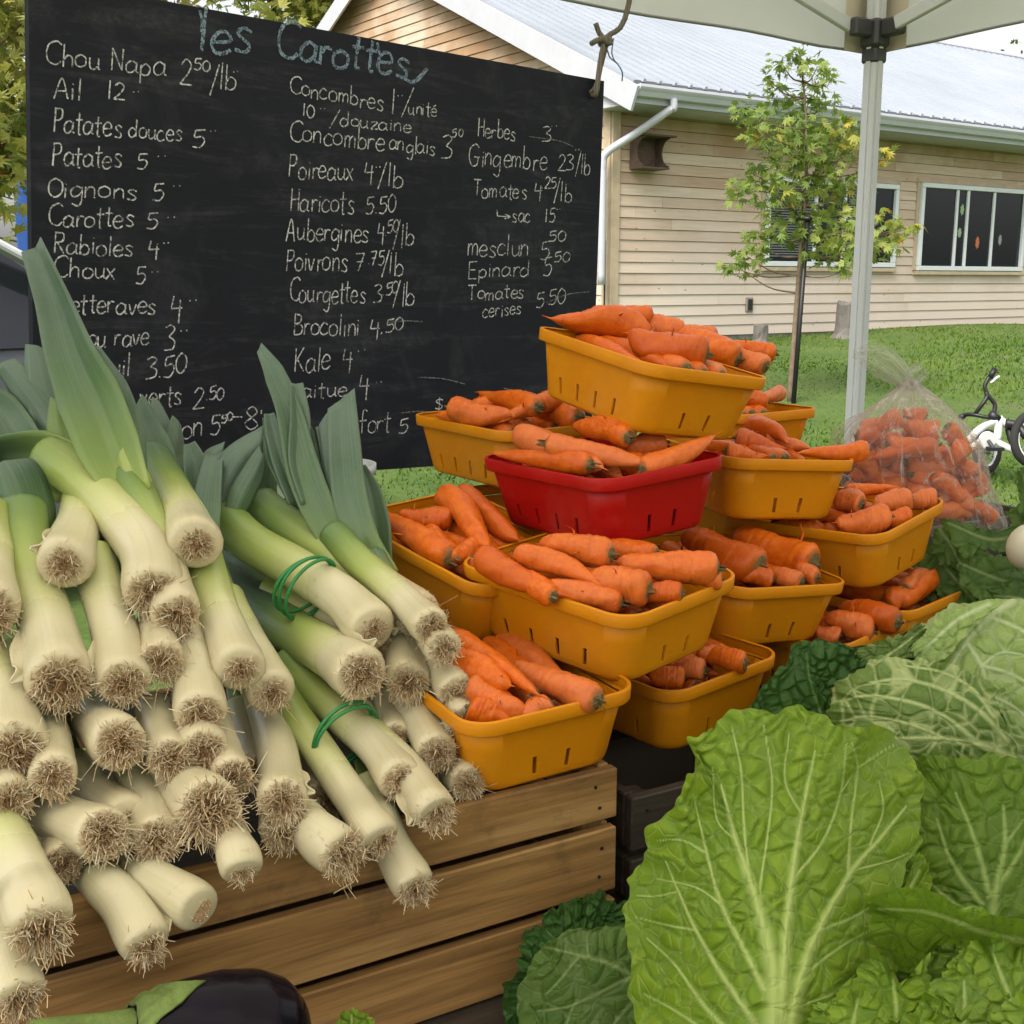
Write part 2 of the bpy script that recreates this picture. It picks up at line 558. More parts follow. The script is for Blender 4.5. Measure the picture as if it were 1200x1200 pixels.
# windows
t = NT('window_glass')
t.set(col=(.015, .018, .02), rough=.05, spec=.35)
M_GLASS = t.m
M_VINYL = plain('white_vinyl_frame', (.72, .76, .78), .35, .04, 4)
M_BLIND = plain('grey_blind', (.18, .19, .20), .6, .1, 5)
def window(px0, py0, px1, py1, mull, blinds):
    a = onwall(px0, py0); b = onwall(px1, py1)
    s0 = np.dot(a - WC, d1); s1 = np.dot(b - WC, d1)
    zt = a[2]; zb = onwall(px0, py1)[2]
    P = lambda s_, z_, o: WC + d1 * s_ + UPV * z_ - nn * o
    fr = MB(); th = .065
    cs = (s0 + s1) / 2; wd = s1 - s0; cz = (zt + zb) / 2; ht = zt - zb
    fr.box(P(cs, zt - th / 2, .03), (wd, .10, th), Rb, bev=.006)
    fr.box(P(cs, zb + th / 2, .03), (wd, .10, th), Rb, bev=.006)
    for sx in (s0 + th / 2, s1 - th / 2):
        fr.box(P(sx, cz, .03), (th, .10, ht - 2 * th - .004), Rb, bev=.006)
    for u in mull:
        fr.box(P(s0 + wd * u, cz, .026), (.05, .07, ht - 2 * th - .004), Rb, bev=.005)
    f = fr.build('window_frame', M_VINYL, bld)
    g_ = MB(); g_.box(P(cs, cz, .028), (wd - .1, .012, ht - .1), Rb); g_.build('glass_pane', M_GLASS, f)
    sl = MB(); sl.box(P(cs, zb - .035, .03), (wd + .06, .09, .05), Rb, bev=.004); sl.build('window_sill', M_CORNERB, f)
    tr = MB()
    tr.box(P(cs, zt + .036, .02), (wd + .14, .04, .06), Rb, bev=.004)
    for sx in (s0 - .036, s1 + .036):
        tr.box(P(sx, cz, .02), (.06, .04, ht), Rb, bev=.004)
    tr.build('window_trim', M_CORNERB, f)
    if blinds:
        for (u0, u1) in blinds:
            bl = MB(); z_ = zt - .1
            while z_ > zb + .12:
                bl.box(P(s0 + wd * (u0 + u1) / 2, z_, .038), (wd * (u1 - u0) - .06, .006, .014), Rb)
                z_ -= .032
            bl.build('blind', M_BLIND, f)
    return f, P, s0, wd, zt, zb
window(896, 206, 1044, 312, (.36, .58, .80), ((.02, .36), (.6, .8)))
f, P, s0, wd, zt, zb = window(1077, 214, 1193, 317, (.33, .43, .68), None)
for u, v_, col, rx, rz, nm in ((.385, .28, (.30, .42, .22), .05, .09, 'green_leaf_cutout'), (.375, .55, (.28, .40, .25), .05, .08, 'green_leaf_cutout'), (.55, .66, (.50, .16, .07), .055, .10, 'orange_leaf_cutout'), (.77, .62, (.30, .30, .30), .05, .09, 'pale_leaf_cutout')):
    mb = MB(); k = 14
    cpt = P(s0 + wd * u, zt + (zb - zt) * v_, .0365)
    ang = np.arange(k) / k * 6.283
    rr = np.where(np.arange(k) % 2 == 0, 1.0, .72)
    vv = [cpt + d1 * rx * r_ * math.cos(a_) + UPV * rz * r_ * math.sin(a_) for a_, r_ in zip(ang, rr)]
    vv2 = [q - nn * .002 for q in vv]
    mb.add(vv + vv2, [tuple(range(k)), tuple(range(k, 2 * k))[::-1]] + [(i, k + i, k + (i + 1) % k, (i + 1) % k) for i in range(k)])
    mb.build(nm, plain('paper_' + nm, col, .8), f)

# wooden shelf box on the wall (nesting ledge)
M_OLDWOOD = wood_mat('old_grey_brown_wood', (.10, .065, .045), (.15, .10, .07), (.20, .14, .10), (3, 40, 40), .85)
a = onwall(736, 160); 
ds = lambda px, py: onwall(px, py)
nb = empty('nesting_box', a, 'small weathered brown wooden nesting ledge with an arched front fixed on the siding', 'nesting box')
w0 = .40; hb = .36; dpt = .30
o0 = onwall(737, 160)
Pn = lambda s_, z_, o: o0 + d1 * s_ + UPV * z_ - nn * o
mb = MB(); board(mb, Pn(-.03, -.0, .14), Pn(w0 + .07, .0, .14), .34, .02, -nn, 1); mb.build('roof_board', M_OLDWOOD, nb)
mb = MB(); board(mb, Pn(.0, -hb, .13), Pn(w0, -hb, .13), .28, .02, -nn, 2); mb.build('floor_board', M_OLDWOOD, nb)
mb = MB(); board(mb, Pn(.0, -hb / 2, .025), Pn(w0, -hb / 2, .025), hb - .03, .015, UPV, 4); mb.build('back_board', M_OLDWOOD, nb)
for s_ in (.01, w0 - .01):
    mb = MB(); k = 10; prof = [(0.03, -hb + .012), (.03, -.012), (.27, -.012)]
    for i in range(k + 1):
        th_ = math.pi / 2 * (1 - 2 * i / k)
        prof.append((.27 - .13 * math.cos(th_) , -hb / 2 + (hb / 2 - .03) * math.sin(th_)))
    prof.append((.25, -hb + .012))
    v = [Pn(s_ - .008, z_, o_) for o_, z_ in prof] + [Pn(s_ + .008, z_, o_) for o_, z_ in prof]
    kk = len(prof)
    mb.add(v, [tuple(range(kk)), tuple(range(kk, 2 * kk))[::-1]] + [(i, kk + i, kk + (i + 1) % kk, (i + 1) % kk) for i in range(kk)], gu=RNG.random(2 * kk), gv=0, gw=.3)
    mb.build('side_board', M_OLDWOOD, nb)
# security camera under the soffit
c0 = onwall(797, 122, .12)
sc_ = empty('security_camera', c0, 'small white round camera with a black lens under the eave', 'camera')
mb = MB(); mb.tube([c0 + UPV * .10, c0 + UPV * .02], [.05, .05], 16); mb.build('mount', M_WHITE, sc_, True)
mb = MB(); th_ = np.linspace(-1.57, 1.57, 9); mb.tube([c0 + np.array([0, 0, 1]) * .055 * math.sin(a_) for a_ in th_], [max(.002, .055 * math.cos(a_)) for a_ in th_], 16); mb.build('dome', M_WHITE, sc_, True)
mb = MB(); ld = unit(np.array([.45, -.85, -.35])); mb.tube([c0 + ld * .03, c0 + ld * .062], .032, 14); mb.build('lens', plain('black_lens', (.01, .01, .01), .15), sc_, True)
# outlet box low on the wall
c0 = onwall(878, 357, .025)
ob_ = empty('outlet_box', c0, 'small dark outlet box low on the timber wall', 'outlet box')
mb = MB(); mb.box(c0, (.13, .03, .19), Rb, bev=.01); mb.build('box_body', plain('grey_box', (.30, .26, .22), .6), ob_)
mb = MB(); mb.box(c0 - nn * .02, (.08, .012, .14), Rb, bev=.004); mb.build('box_cover', plain('black_cover', (.02, .02, .02), .4), ob_)

# two grey wooden stumps at the foot of the wall
for (px, py, wpx, hpx, lab) in ((891, 402, 17, 20, 'short grey weathered wooden post nearest the young tree'), (989, 417, 22, 38, 'wider grey weathered stump with a flared foot beside the tent leg')):
    dd = proj(onwall(px, 402))[2] - .9
    b_ = at(px, py, dd); b_[2] = gz(b_[0], b_[1]) - .02
    sp = empty('wooden_stump', b_, lab, 'stump', 'grey stumps along the building wall')
    r_ = wpx / 2 * dd / F; h_ = hpx * dd / F + .05
    m_ = MB(); kk = 14
    pth = [b_ + UPV * h_ * u for u in (0, .12, .3, .6, .92, 1)]
    m_.tube(pth, [r_ * 1.7, r_ * 1.25, r_ * 1.05, r_, r_ * .98, r_ * .85], kk)
    V = m_.v[0]
    V += np.stack([RNG.normal(0, r_ * .06, len(V)), RNG.normal(0, r_ * .06, len(V)), RNG.normal(0, r_ * .08, len(V))], -1)
    m_.at.clear(); ang = np.tile(np.arange(kk) / kk * 6, len(pth)); m_.at = {'gu': [V[:, 2] * .8], 'gv': [ang * .12], 'gw': [ang * .05]}
    m_.build('stump_body', wood_mat('silver_grey_wood', (.12, .11, .10), (.19, .175, .16), (.27, .25, .23), (2, 60, 60), .9), sp, False)

# ================================================================== YOUNG TREE + STAKE
t = NT('maple_leaf')
c = t.ramp(t.attr('tint'), [(0, (.08, .14, .02)), (.45, (.19, .28, .05)), (.8, (.34, .38, .08)), (1, (.58, .42, .04))])
tr_ = t.n('BsdfTranslucent'); t.l(c, tr_.inputs['Color'])
t.set(col=c, rough=.5)
ms = t.n('MixShader'); ms.inputs[0].default_value = .45
t.l(t.b.outputs[0], ms.inputs[1]); t.l(tr_.outputs[0], ms.inputs[2]); t.l(ms.outputs[0], t.out.inputs['Surface'])
M_MAPLE = t.m
M_BARK = plain('young_bark', (.17, .12, .08), .85, .3, 20, .4)
LOBES = [(0, 1.0), (.25, .42), (.55, .82), (.85, .38), (1.15, .62), (1.7, .25)]
def maple_leaf(mb, p, size, nrm, tang, tint, droop=.25):
    x = unit(tang); z = unit(nrm); y = np.cross(z, x)
    out = []
    for a_, r_ in LOBES: out.append((a_, r_))
    pts = [(r_ * math.cos(a_), r_ * math.sin(a_)) for a_, r_ in out] + [(-.18, 0)] + [(r_ * math.cos(a_), -r_ * math.sin(a_)) for a_, r_ in out[:0:-1]]
    v = [p] + [p + size * (x * a_ + y * b_ - z * droop * (a_ * a_ + b_ * b_ * .6)) for a_, b_ in pts]
    k = len(pts)
    mb.add(v, [(0, 1 + i, 1 + (i + 1) % k) for i in range(k)], tint=tint)
TD = 10.0
fb = at(926, 462, TD); fb[2] = gz(fb[0], fb[1]) - .02
tree = empty('young_tree', fb, 'slim young maple with yellow green leaves tied to a black stake', 'tree')
tp = [(926, 462), (929, 420), (934, 350), (940, 270), (945, 200), (944, 130), (937, 58)]
tw = smooth_path(np.array([at(a_, b_, TD) for a_, b_ in tp]), 24); tw[0] = fb
mb = MB(); mb.tube(tw, np.linspace(.026, .008, 24), 8); mb.build('trunk', M_BARK, tree, True)
# leaf clusters (photo px, radius px, count, yellowness)
CL = [(940, 72, 20, 46, .4), (915, 72, 15, 16, .35), (958, 78, 15, 18, .4), (912, 105, 18, 26, .3), (900, 92, 9, 8, .3), (960, 100, 20, 22, .45), (975, 92, 10, 9, .45), (920, 135, 28, 60, .4), (950, 130, 26, 52, .45),
      (968, 118, 15, 18, .4), (872, 128, 14, 26, .35), (885, 150, 18, 28, .5), (882, 160, 8, 6, .95), (915, 165, 30, 66, .5), (945, 165, 30, 72, .45), (975, 160, 26, 50, .6), (995, 155, 16, 26, .8), (1000, 172, 12, 16, .7),
      (930, 195, 32, 70, .5), (965, 195, 30, 66, .55), (985, 185, 16, 22, .8), (885, 205, 24, 40, .5), (865, 215, 16, 22, .5), (870, 232, 16, 14, .4), (905, 225, 26, 48, .5), (945, 225, 32, 66, .45), (975, 228, 22, 36, .55), (1002, 218, 18, 30, .6),
      (1037, 178, 8, 9, .95), (1036, 192, 5, 4, .9), (930, 250, 26, 40, .4), (960, 255, 28, 56, .5), (985, 262, 22, 36, .5), (1000, 262, 16, 28, .65), (890, 285, 20, 30, .4), (905, 270, 18, 24, .4), (875, 300, 16, 20, .4), (855, 312, 10, 12, .45), (872, 318, 12, 12, .45), (920, 270, 18, 18, .35),
      (965, 285, 24, 44, .5), (990, 290, 26, 56, .55), (1000, 312, 16, 24, .55), (1020, 285, 20, 20, .6), (1040, 275, 20, 22, .7), (1055, 268, 16, 20, .75), (1074, 266, 7, 9, .8), (1030, 252, 9, 8, .75), (1045, 290, 14, 10, .6), (1034, 293, 14, 12, .55)]
lf = MB(); br = MB()
for (px, py, r, n, yel) in CL:
    dz = random.uniform(-.45, .45)
    cpt = at(px, py, TD + dz)
    k = int(np.argmin(np.linalg.norm(tw - cpt, axis=1) + np.where(tw[:, 2] > cpt[2] - .05, .8, 0)))
    mid = (tw[k] + cpt) / 2 - UPV * .05
    bp_ = smooth_path([tw[k], mid, cpt], 8)
    br.tube(bp_, np.linspace(.009, .003, 8), 5)
    for i in range(int(n * 1.1)):
        q = RNG.normal(0, .5, 3); q /= max(1, np.linalg.norm(q))
        p = cpt + q * r * TD / F * np.array([1.15, 1.1, 1.05])
        dirr = unit(q + RNG.normal(0, .5, 3) + np.array([0, 0, -.5]))
        nr = unit(RNG.normal(0, .55, 3) + np.array([0, -.25, .8]))
        tg = unit(dirr - nr * np.dot(dirr, nr))
        maple_leaf(lf, p, random.uniform(.055, .105), nr, tg, min(1, max(0, random.gauss(yel * .8 + .1, .16))))
cr = lf.build('crown', M_MAPLE, tree); br.build('branches', M_BARK, tree, True)
sk = empty('tree_stake', at(930, 462, TD - .12), 'thin black stake tied to the young tree trunk', 'stake')
b_ = at(930, 462, TD - .12); b_[2] = gz(b_[0], b_[1]) - .05
M_BLACK = plain('black_plastic', (.012, .012, .013), .45, .2)
mb = MB(); mb.tube([b_, at(947, 252, TD - .12)], .02, 8); mb.build('stake_pole', M_BLACK, sk, True)
mb = MB(); ta, tb = at(940, 256, TD), at(947, 256, TD - .12)
loop = [(ta + tb) / 2 + (ta - tb) * .75 * math.cos(a_) + np.array([.06, .0, 0]) * math.sin(a_) for a_ in np.linspace(0, 6.283, 20)[:-1]]
mb.tube(loop, .018, 6, closed=True); mb.build('tie_strap', M_BLACK, sk, True)

# ================================================================== BACKGROUND TREES
t = NT('far_leaf')
c = t.ramp(t.attr('tint'), [(0, (.045, .08, .012)), (.5, (.14, .20, .03)), (1, (.40, .38, .08))])
tr_ = t.n('BsdfTranslucent'); t.l(c, tr_.inputs['Color']); t.set(col=c, rough=.55)
ms = t.n('MixShader'); ms.inputs[0].default_value = .4
t.l(t.b.outputs[0], ms.inputs[1]); t.l(tr_.outputs[0], ms.inputs[2]); t.l(ms.outputs[0], t.out.inputs['Surface'])
M_FARLEAF = t.m
def big_tree(base, height, rad, label, n=3000, low=.25, ls=.09, seed=1, tint=.5):
    rr = np.random.default_rng(seed)
    tr = empty('broadleaf_tree', base, label, 'tree', 'trees behind the stall')
    tb_ = MB(); top = base + UPV * height * .8
    tb_.tube(smooth_path([base - UPV * .3, base + UPV * height * .3 + np.array([.1, 0, 0]), top], 10), np.linspace(.02 * height + .05, .03, 10), 8)
    lf = MB()
    for k in range(26):
        u = rr.uniform(low, 1); az = rr.uniform(0, 6.28); r_ = rad * math.sin(math.pi * min(1, .25 + .75 * u)) ** .6 * rr.uniform(.35, 1)
        cp_ = base + UPV * height * u + np.array([math.cos(az) * r_, math.sin(az) * r_, 0])
        st = base + UPV * height * max(.15, u - .25)
        tb_.tube(smooth_path([st, (st + cp_) / 2 + UPV * .1, cp_], 6), np.linspace(.02, .005, 6), 5)
        cr_ = rad * rr.uniform(.28, .42); tcl = tint + rr.normal(0, .16)
        for i in range(n // 26):
            q = rr.normal(0, .48, 3); p = cp_ + q * cr_ * np.array([1.1, 1.1, .8])
            nr = unit(rr.normal(0, .6, 3) + np.array([0, -.2, .7])); dr = rr.normal(0, 1, 3); dr = dr - nr * np.dot(dr, nr)
            maple_leaf(lf, p, ls * rr.uniform(.6, 1.2), nr, dr, float(np.clip(rr.normal(tcl, .18), 0, 1)))
    tb_.build('trunk', M_BARK, tr, True); lf.build('crown', M_FARLEAF, tr)
def gpt(px, d):
    p = at(px, 330, d); return np.array([p[0], p[1], float(gz(p[0], p[1]))])
big_tree(gpt(-70, 9.0), 4.6, 1.7, 'yellow green maple at the far left beside the chalkboard edge', 5200, .18, .12, 11, .85)
big_tree(gpt(110, 15.0), 6.2, 2.3, 'bushy tree whose top shows above the chalkboard left of the gable', 8000, .2, .16, 12, .75)
big_tree(gpt(330, 34.0), 11.6, 3.8, 'tall tree behind the building gable, above the chalkboard', 9000, .2, .26, 13, .8)
big_tree(gpt(1240, 46.0), 11.2, 3.2, 'distant dark tree beyond the roof ridge at the right', 1800, .3, .24, 14, .1)
big_tree(gpt(-260, 20.0), 8.0, 3.2, 'wide tree standing farther back on the left', 7000, .12, .2, 15, .4)

# ================================================================== PARKED CAR (left edge)
car_o = at(112, 300, 4.6); car_o[2] = float(gz(car_o[0], car_o[1]))
cd = unit(np.array([.74, .67, 0])); cw = np.array([-cd[1], cd[0], 0])
Rc = np.stack([cd, cw, UPV], 1)
carE = empty('parked_car', car_o, 'dark grey car with a white sloping windshield pillar at the far left behind the chalkboard', 'car')
CPt = lambda s_, w_, z_: car_o + cd * s_ + cw * w_ + UPV * z_
M_CARW = plain('white_car_paint', (.66, .67, .70), .25, .03, 2, coat=.5)
M_CARG = plain('grey_car_plastic', (.10, .105, .12), .45, .1, 5)
M_TINT = plain('tinted_car_glass', (.02, .023, .03), .06, .05, 2)
M_TYRE = plain('tyre_rubber', (.018, .018, .018), .85, .1, 12)
M_RIM = plain('alloy_rim', (.35, .36, .37), .35, .05, 5, metal=.8)
def lin(prof, w0_, w1_, inset=None):
    k = len(prof)
    v = [CPt(s_, w0_ + (inset(z_) if inset else 0), z_) for s_, z_ in prof] + [CPt(s_, w1_ - (inset(z_) if inset else 0), z_) for s_, z_ in prof]
    return v, [tuple(range(k))[::-1], tuple(range(k, 2 * k))] + [(i, (i + 1) % k, k + (i + 1) % k, k + i) for i in range(k)]
ins = lambda z_: .0 if z_ < .95 else .22 * (z_ - .95) / .6
prof = smooth_path([(-3.05, .32), (-3.15, .7), (-3.1, 1.02), (-2.85, 1.36), (-2.55, 1.52), (-1.6, 1.60), (-.75, 1.58), (-.42, 1.50), (-.05, 1.22), (.22, 1.02), (.65, .97), (1.05, .88), (1.2, .72), (1.24, .5), (1.18, .30)], 46)
prof = [tuple(p) for p in prof]
mb = MB(); mb.add(*lin(prof, 0, 1.75, ins)); body = mb.build('body', plain('slate_car_paint', (.07, .075, .088), .3, .05, 2, coat=.4), carE)
mb = MB(); mb.bar(CPt(-.66, .075, 1.57), CPt(.26, -.005, 1.06), .03, .11, up=cw, bev=.01); mb.bar(CPt(-2.6, .10, 1.565), CPt(-.66, .10, 1.585), .05, .09, up=UPV, bev=.01); mb.build('pillar_trim', M_CARW, carE)
for seg, nm in (([(-.60, 1.44), (-.36, 1.42), (.02, 1.12), (.06, 1.02), (-.62, 1.02)], 'front_side_window'), ([(-1.55, 1.47), (-.70, 1.46), (-.72, 1.02), (-1.6, 1.02)], 'rear_side_window'), ([(-2.5, 1.38), (-1.66, 1.46), (-1.7, 1.02), (-2.75, 1.06)], 'quarter_window')):
    mb = MB(); k = len(seg)
    v = [CPt(s_, ins(z_) - .006, z_) for s_, z_ in seg] + [CPt(s_, ins(z_) + .02, z_) for s_, z_ in seg]
    mb.add(v, [tuple(range(k)), tuple(range(k, 2 * k))[::-1]] + [(i, k + i, k + (i + 1) % k, (i + 1) % k) for i in range(k)]); mb.build(nm, M_TINT, carE)
mb = MB(); q = [CPt(-.40, .3, 1.515), CPt(-.40, 1.45, 1.515), CPt(.16, 1.6, 1.075), CPt(.16, .15, 1.075)]
mb.add(q + [p + unit(np.array([.6, .5, .6])) * .004 for p in q], [(0, 1, 2, 3), (4, 7, 6, 5), (0, 4, 5, 1), (1, 5, 6, 2), (2, 6, 7, 3), (3, 7, 4, 0)]); mb.build('windshield', M_TINT, carE)
mb = MB(); mb.box(CPt(-.9, -.012, .62), (2.2, .03, .62), Rc, bev=.012); mb.build('side_cladding', M_CARG, carE)
mb = MB(); mb.box(CPt(-.02, -.14, 1.10), (.12, .24, .17), Rc, bev=.04); mb.build('wing_mirror', M_CARG, carE)
mb = MB(); mb.box(CPt(1.21, .28, .72), (.08, .36, .14), Rc, bev=.02); mb.build('headlight', plain('headlight_lens', (.5, .5, .52), .1), carE)
for s_ in (-2.35, .62):
    for w_ in (.02, 1.55):
        wv = empty('wheel', CPt(s_, w_, .32)); wv.parent = carE; wv.matrix_parent_inverse = parent_inv(carE)
        th_ = np.linspace(0, 6.283, 25)[:-1]
        mb = MB(); mb.tube([CPt(s_ + .24 * math.cos(a_), w_ + .08, .32 + .24 * math.sin(a_)) for a_ in th_], .088, 8, closed=True); mb.build('tyre', M_TYRE, wv, True)
        mb = MB(); mb.tube([CPt(s_, w_ + .02, .32), CPt(s_, w_ + .14, .32)], .19, 16); mb.build('rim', M_RIM, wv)

# red awning and blue panel beyond, in the gap left of the board
p = at(-26, 172, 12.0); g0 = float(gz(p[0], p[1]))
aw = empty('market_awning', (p[0], p[1], g0), 'red pointed market awning half hidden by leaves at the left edge', 'awning')
mb = MB(); tp_ = np.array([p[0], p[1], p[2] + .28]); rr_ = .62
ring = [np.array([p[0] + rr_ * math.cos(a_), p[1] + rr_ * math.sin(a_), p[2] - .12]) for a_ in np.linspace(0, 6.283, 9)[:-1]]
ring2 = [q - UPV * .10 for q in ring]
mb.add([tp_] + ring + ring2, [(0, 1 + i, 1 + (i + 1) % 8) for i in range(8)] + [(1 + i, 9 + i, 9 + (i + 1) % 8, 1 + (i + 1) % 8) for i in range(8)]); mb.build('awning_cover', plain('red_fabric', (.55, .03, .05), .7), aw)
mb = MB(); mb.tube([np.array([p[0], p[1], g0]), tp_], .025, 8); mb.build('awning_pole', M_RIM, aw)
p = at(26, 218, 11.0); g0 = float(gz(p[0], p[1]))
bp_ = empty('blue_banner', (p[0], p[1], g0), 'narrow upright blue panel seen between the leaves and the chalkboard', 'banner')
mb = MB(); mb.box((p[0], p[1], p[2] - .25), (.16, .05, .75), None, bev=.01); mb.build('panel', plain('blue_paint', (.02, .10, .42), .5), bp_)
mb = MB(); mb.tube([np.array([p[0], p[1] + .05, g0]), np.array([p[0], p[1] + .05, p[2] + .1])], .02, 8); mb.build('post', M_RIM, bp_)

# ================================================================== TENT
TC = at(1021, 65, 2.5)
zv = TC[2]
ta = unit(onz(620, 2, zv) - TC); tb = np.array([ta[1], -ta[0], 0]);
if np.dot(tb, onz(1200, 36, zv) - TC) < 0: tb = -tb
TS = 3.0; VH = .24
t = NT('tent_fabric')
c = t.ramp(t.noise(t.coord(), 3, 5, .6), [(.3, (.78, .76, .69)), (.7, (.86, .845, .78))])
tr_ = t.n('BsdfTranslucent'); t.l(c, tr_.inputs['Color']); t.set(col=c, rough=.7)
t.bump(t.noise(t.coord(), 9, 4, .6), .25, .01)
ms = t.n('MixShader'); ms.inputs[0].default_value = .68
t.l(t.b.outputs[0], ms.inputs[1]); t.l(tr_.outputs[0], ms.inputs[2]); t.l(ms.outputs[0], t.out.inputs['Surface'])
M_FABRIC = t.m
M_LEG = plain('pale_grey_powder_coat', (.62, .63, .64), .45, .04, 4)
M_EDGE = plain('grey_hem', (.30, .30, .30), .7, .08, 6)
tent = empty('market_tent', (TC[0], TC[1], 0), 'white pop up canopy with a pale grey leg and black joint over the stall', 'tent')
TP = lambda u, v_, z_: TC + ta * u + tb * v_ + UPV * z_
cor = [(0, 0), (TS, 0), (TS, TS), (0, TS)]
# valance with slight waviness and hem
mb = MB(); hem = MB(); NS = 40
for k in range(4):
    (u0, v0), (u1, v1) = cor[k], cor[(k + 1) % 4]
    rows = []
    for j in range(4):
        r_ = []
        for i in range(NS + 1):
            q = i / NS; u = u0 + (u1 - u0) * q; v_ = v0 + (v1 - v0) * q
            edge = min(q, 1 - q)
            outw = np.array([u - TS / 2, v_ - TS / 2]); 
            wv = .008 * math.sin(q * 37 + k) * (1 - j / 3) * (1 if edge > .03 else 0)
            sag = -.012 * math.sin(q * math.pi) * (1 - j / 3) * -1
            nrm_ = (0, -1) if k == 0 else (1, 0) if k == 1 else (0, 1) if k == 2 else (-1, 0)
            r_.append(TP(u + nrm_[0] * wv, v_ + nrm_[1] * wv, VH * j / 3 + sag))
        rows.append(r_)
    V = [p for r_ in rows for p in r_]
    mb.add(V, [(j * (NS + 1) + i, j * (NS + 1) + i + 1, (j + 1) * (NS + 1) + i + 1, (j + 1) * (NS + 1) + i) for j in range(3) for i in range(NS)])
    hem.tube([p + UPV * .003 for p in rows[0]], .0045, 6, squash=.6)
mb.build('valance', M_FABRIC, tent, True); hem.build('hem', M_EDGE, tent, True)
mb = MB(); ap = TP(TS / 2, TS / 2, VH + .85)
G = 12
for k in range(4):
    a_, b_ = TP(*cor[k], VH), TP(*cor[(k + 1) % 4], VH)
    V = []; f_ = []
    for j in range(G + 1):
        for i in range(G + 1):
            u = j / G; q = i / G
            p = (a_ * (1 - q) + b_ * q) * (1 - u) + ap * u
            p = p - UPV * .05 * math.sin(math.pi * u) * (math.sin(math.pi * q))
            V.append(p)
    for j in range(G):
        for i in range(G):
            f_.append((j * (G + 1) + i, j * (G + 1) + i + 1, (j + 1) * (G + 1) + i + 1, (j + 1) * (G + 1) + i))
    mb.add(V, f_)
mb.build('canopy', M_FABRIC, tent, True)
# corner reinforcement patch
mb = MB()
q = [TP(.004, .09, .0), TP(.004, .004, .0), TP(.09, .004, .0), TP(.09, .004, VH * .7), TP(.004, .004, VH), TP(.004, .09, VH * .7)]
mb.add([p + ta * .004 + tb * .004 for p in q], [(1, 2, 3, 4), (0, 1, 4, 5)]); mb.build('corner_patch', plain('cream_patch', (.66, .58, .44), .75, .05, 6), tent)
Rt = np.stack([ta, tb, UPV], 1)
for k, (u, v_) in enumerate(cor):
    uu = .045 if u == 0 else TS - .045; vv = .045 if v_ == 0 else TS - .045
    p = TP(uu, vv, 0); g0 = float(gz(p[0], p[1]))
    lg = MB(); hgt = zv + VH - .02 - g0
    R45 = Rt
    lg.box((p[0], p[1], g0 + hgt / 2), (.031, .031, hgt), Rt, bev=.004)
    for sg in (-1, 1):   # the extruded ribs of the leg profile
        lg.box((*(p[:2] + ta[:2] * sg * .0165), g0 + hgt / 2), (.003, .011, hgt - .02), Rt)
        lg.box((*(p[:2] + tb[:2] * sg * .0165), g0 + hgt / 2), (.011, .003, hgt - .02), Rt)
    L = lg.build('leg', M_LEG, tent)
    jt = MB(); zj = zv + .03
    jt.box((p[0], p[1], zj), (.046, .046, .055), Rt, bev=.006)
    su = 1 if u == 0 else -1; sv_ = 1 if v_ == 0 else -1
    jt.box(p + ta * su * .045 + UPV * (zj - p[2] + .008), (.05, .022, .035), Rt, bev=.004)
    jt.box(p + tb * sv_ * .045 + UPV * (zj - p[2] + .008), (.022, .05, .035), Rt, bev=.004)
    jt.box((p[0], p[1], zj - .042), (.038, .038, .03), Rt, bev=.004)
    jt.build('joint_bracket', plain('dark_grey_bracket', (.05, .05, .052), .5, .1, 10), L)
    ft = MB(); ft.box((p[0], p[1], g0 + .01), (.09, .09, .012), Rt, bev=.003); ft.build('foot_plate', M_LEG, L)
for k in range(4):
    (u0, v0), (u1, v1) = cor[k], cor[(k + 1) % 4]
    ins_ = .045
    A_ = TP(min(max(u0, ins_), TS - ins_), min(max(v0, ins_), TS - ins_), 0); B_ = TP(min(max(u1, ins_), TS - ins_), min(max(v1, ins_), TS - ins_), 0)
    Mi = (A_ + B_) / 2; e_ = unit(B_ - A_); o_ = np.cross(e_, UPV) * .012
    for (p, q) in ((A_ + e_ * .06 + UPV * .04, Mi + UPV * .42), (A_ + UPV * .42 + e_ * .03, Mi + UPV * .04), (Mi + UPV * .04, B_ + UPV * .42 - e_ * .03), (Mi + UPV * .42, B_ + UPV * .04 - e_ * .06)):
        mb = MB(); mb.bar(p + o_, q + o_, .013, .026, bev=.002); mb.build('truss_bar', M_LEG, tent); o_ = -o_

# ================================================================== CHALKBOARD
BTL, BTR, BBL = at(33, -28, 1.40), at(708, 95, 2.10), at(41, 590, 1.40)
bn = unit(np.cross(BTR - BTL, BBL - BTL))
if bn[1] > 0: bn = -bn                         # faces the camera
BBR = onplane(692, 534, BTL, bn)
BBL = onplane(41, 578, BTL, bn)
cb = empty('chalkboard', (BBL + BBR) / 2, 'large black chalkboard with a handwritten French price list hung behind the vegetables', 'chalkboard')
t = NT('chalkboard_slate')
ob = t.coord()
nz = t.noise(ob, 2.2, 6, .65); fine = t.noise(ob, 70, 4, .7)
mp = t.n('Mapping'); t.l(ob, mp.inputs[0]); mp.inputs['Scale'].default_value = (2, 2, 16); mp.inputs['Rotation'].default_value = (.1, .15, .2)
sm = t.noise(mp.outputs[0], 2.0, 6, .75, .6)
c = t.ramp(nz, [(.3, (.0045, .0058, .0105)), (.75, (.0095, .0115, .0185))])
c = t.mix(t.math('MULTIPLY', t.ramp(sm, [(.50, 0.0), (.72, .8)]), t.ramp(fine, [(.35, .1), (.7, .7)])), c, (.085, .09, .10))
gh = t.noise(ob, 9, 5, .6, 1.0)
c = t.mix(t.math('MULTIPLY', t.ramp(gh, [(.52, 0.0), (.66, .35)]), t.ramp(fine, [(.3, .2), (.7, 1.0)])), c, (.05, .054, .062))
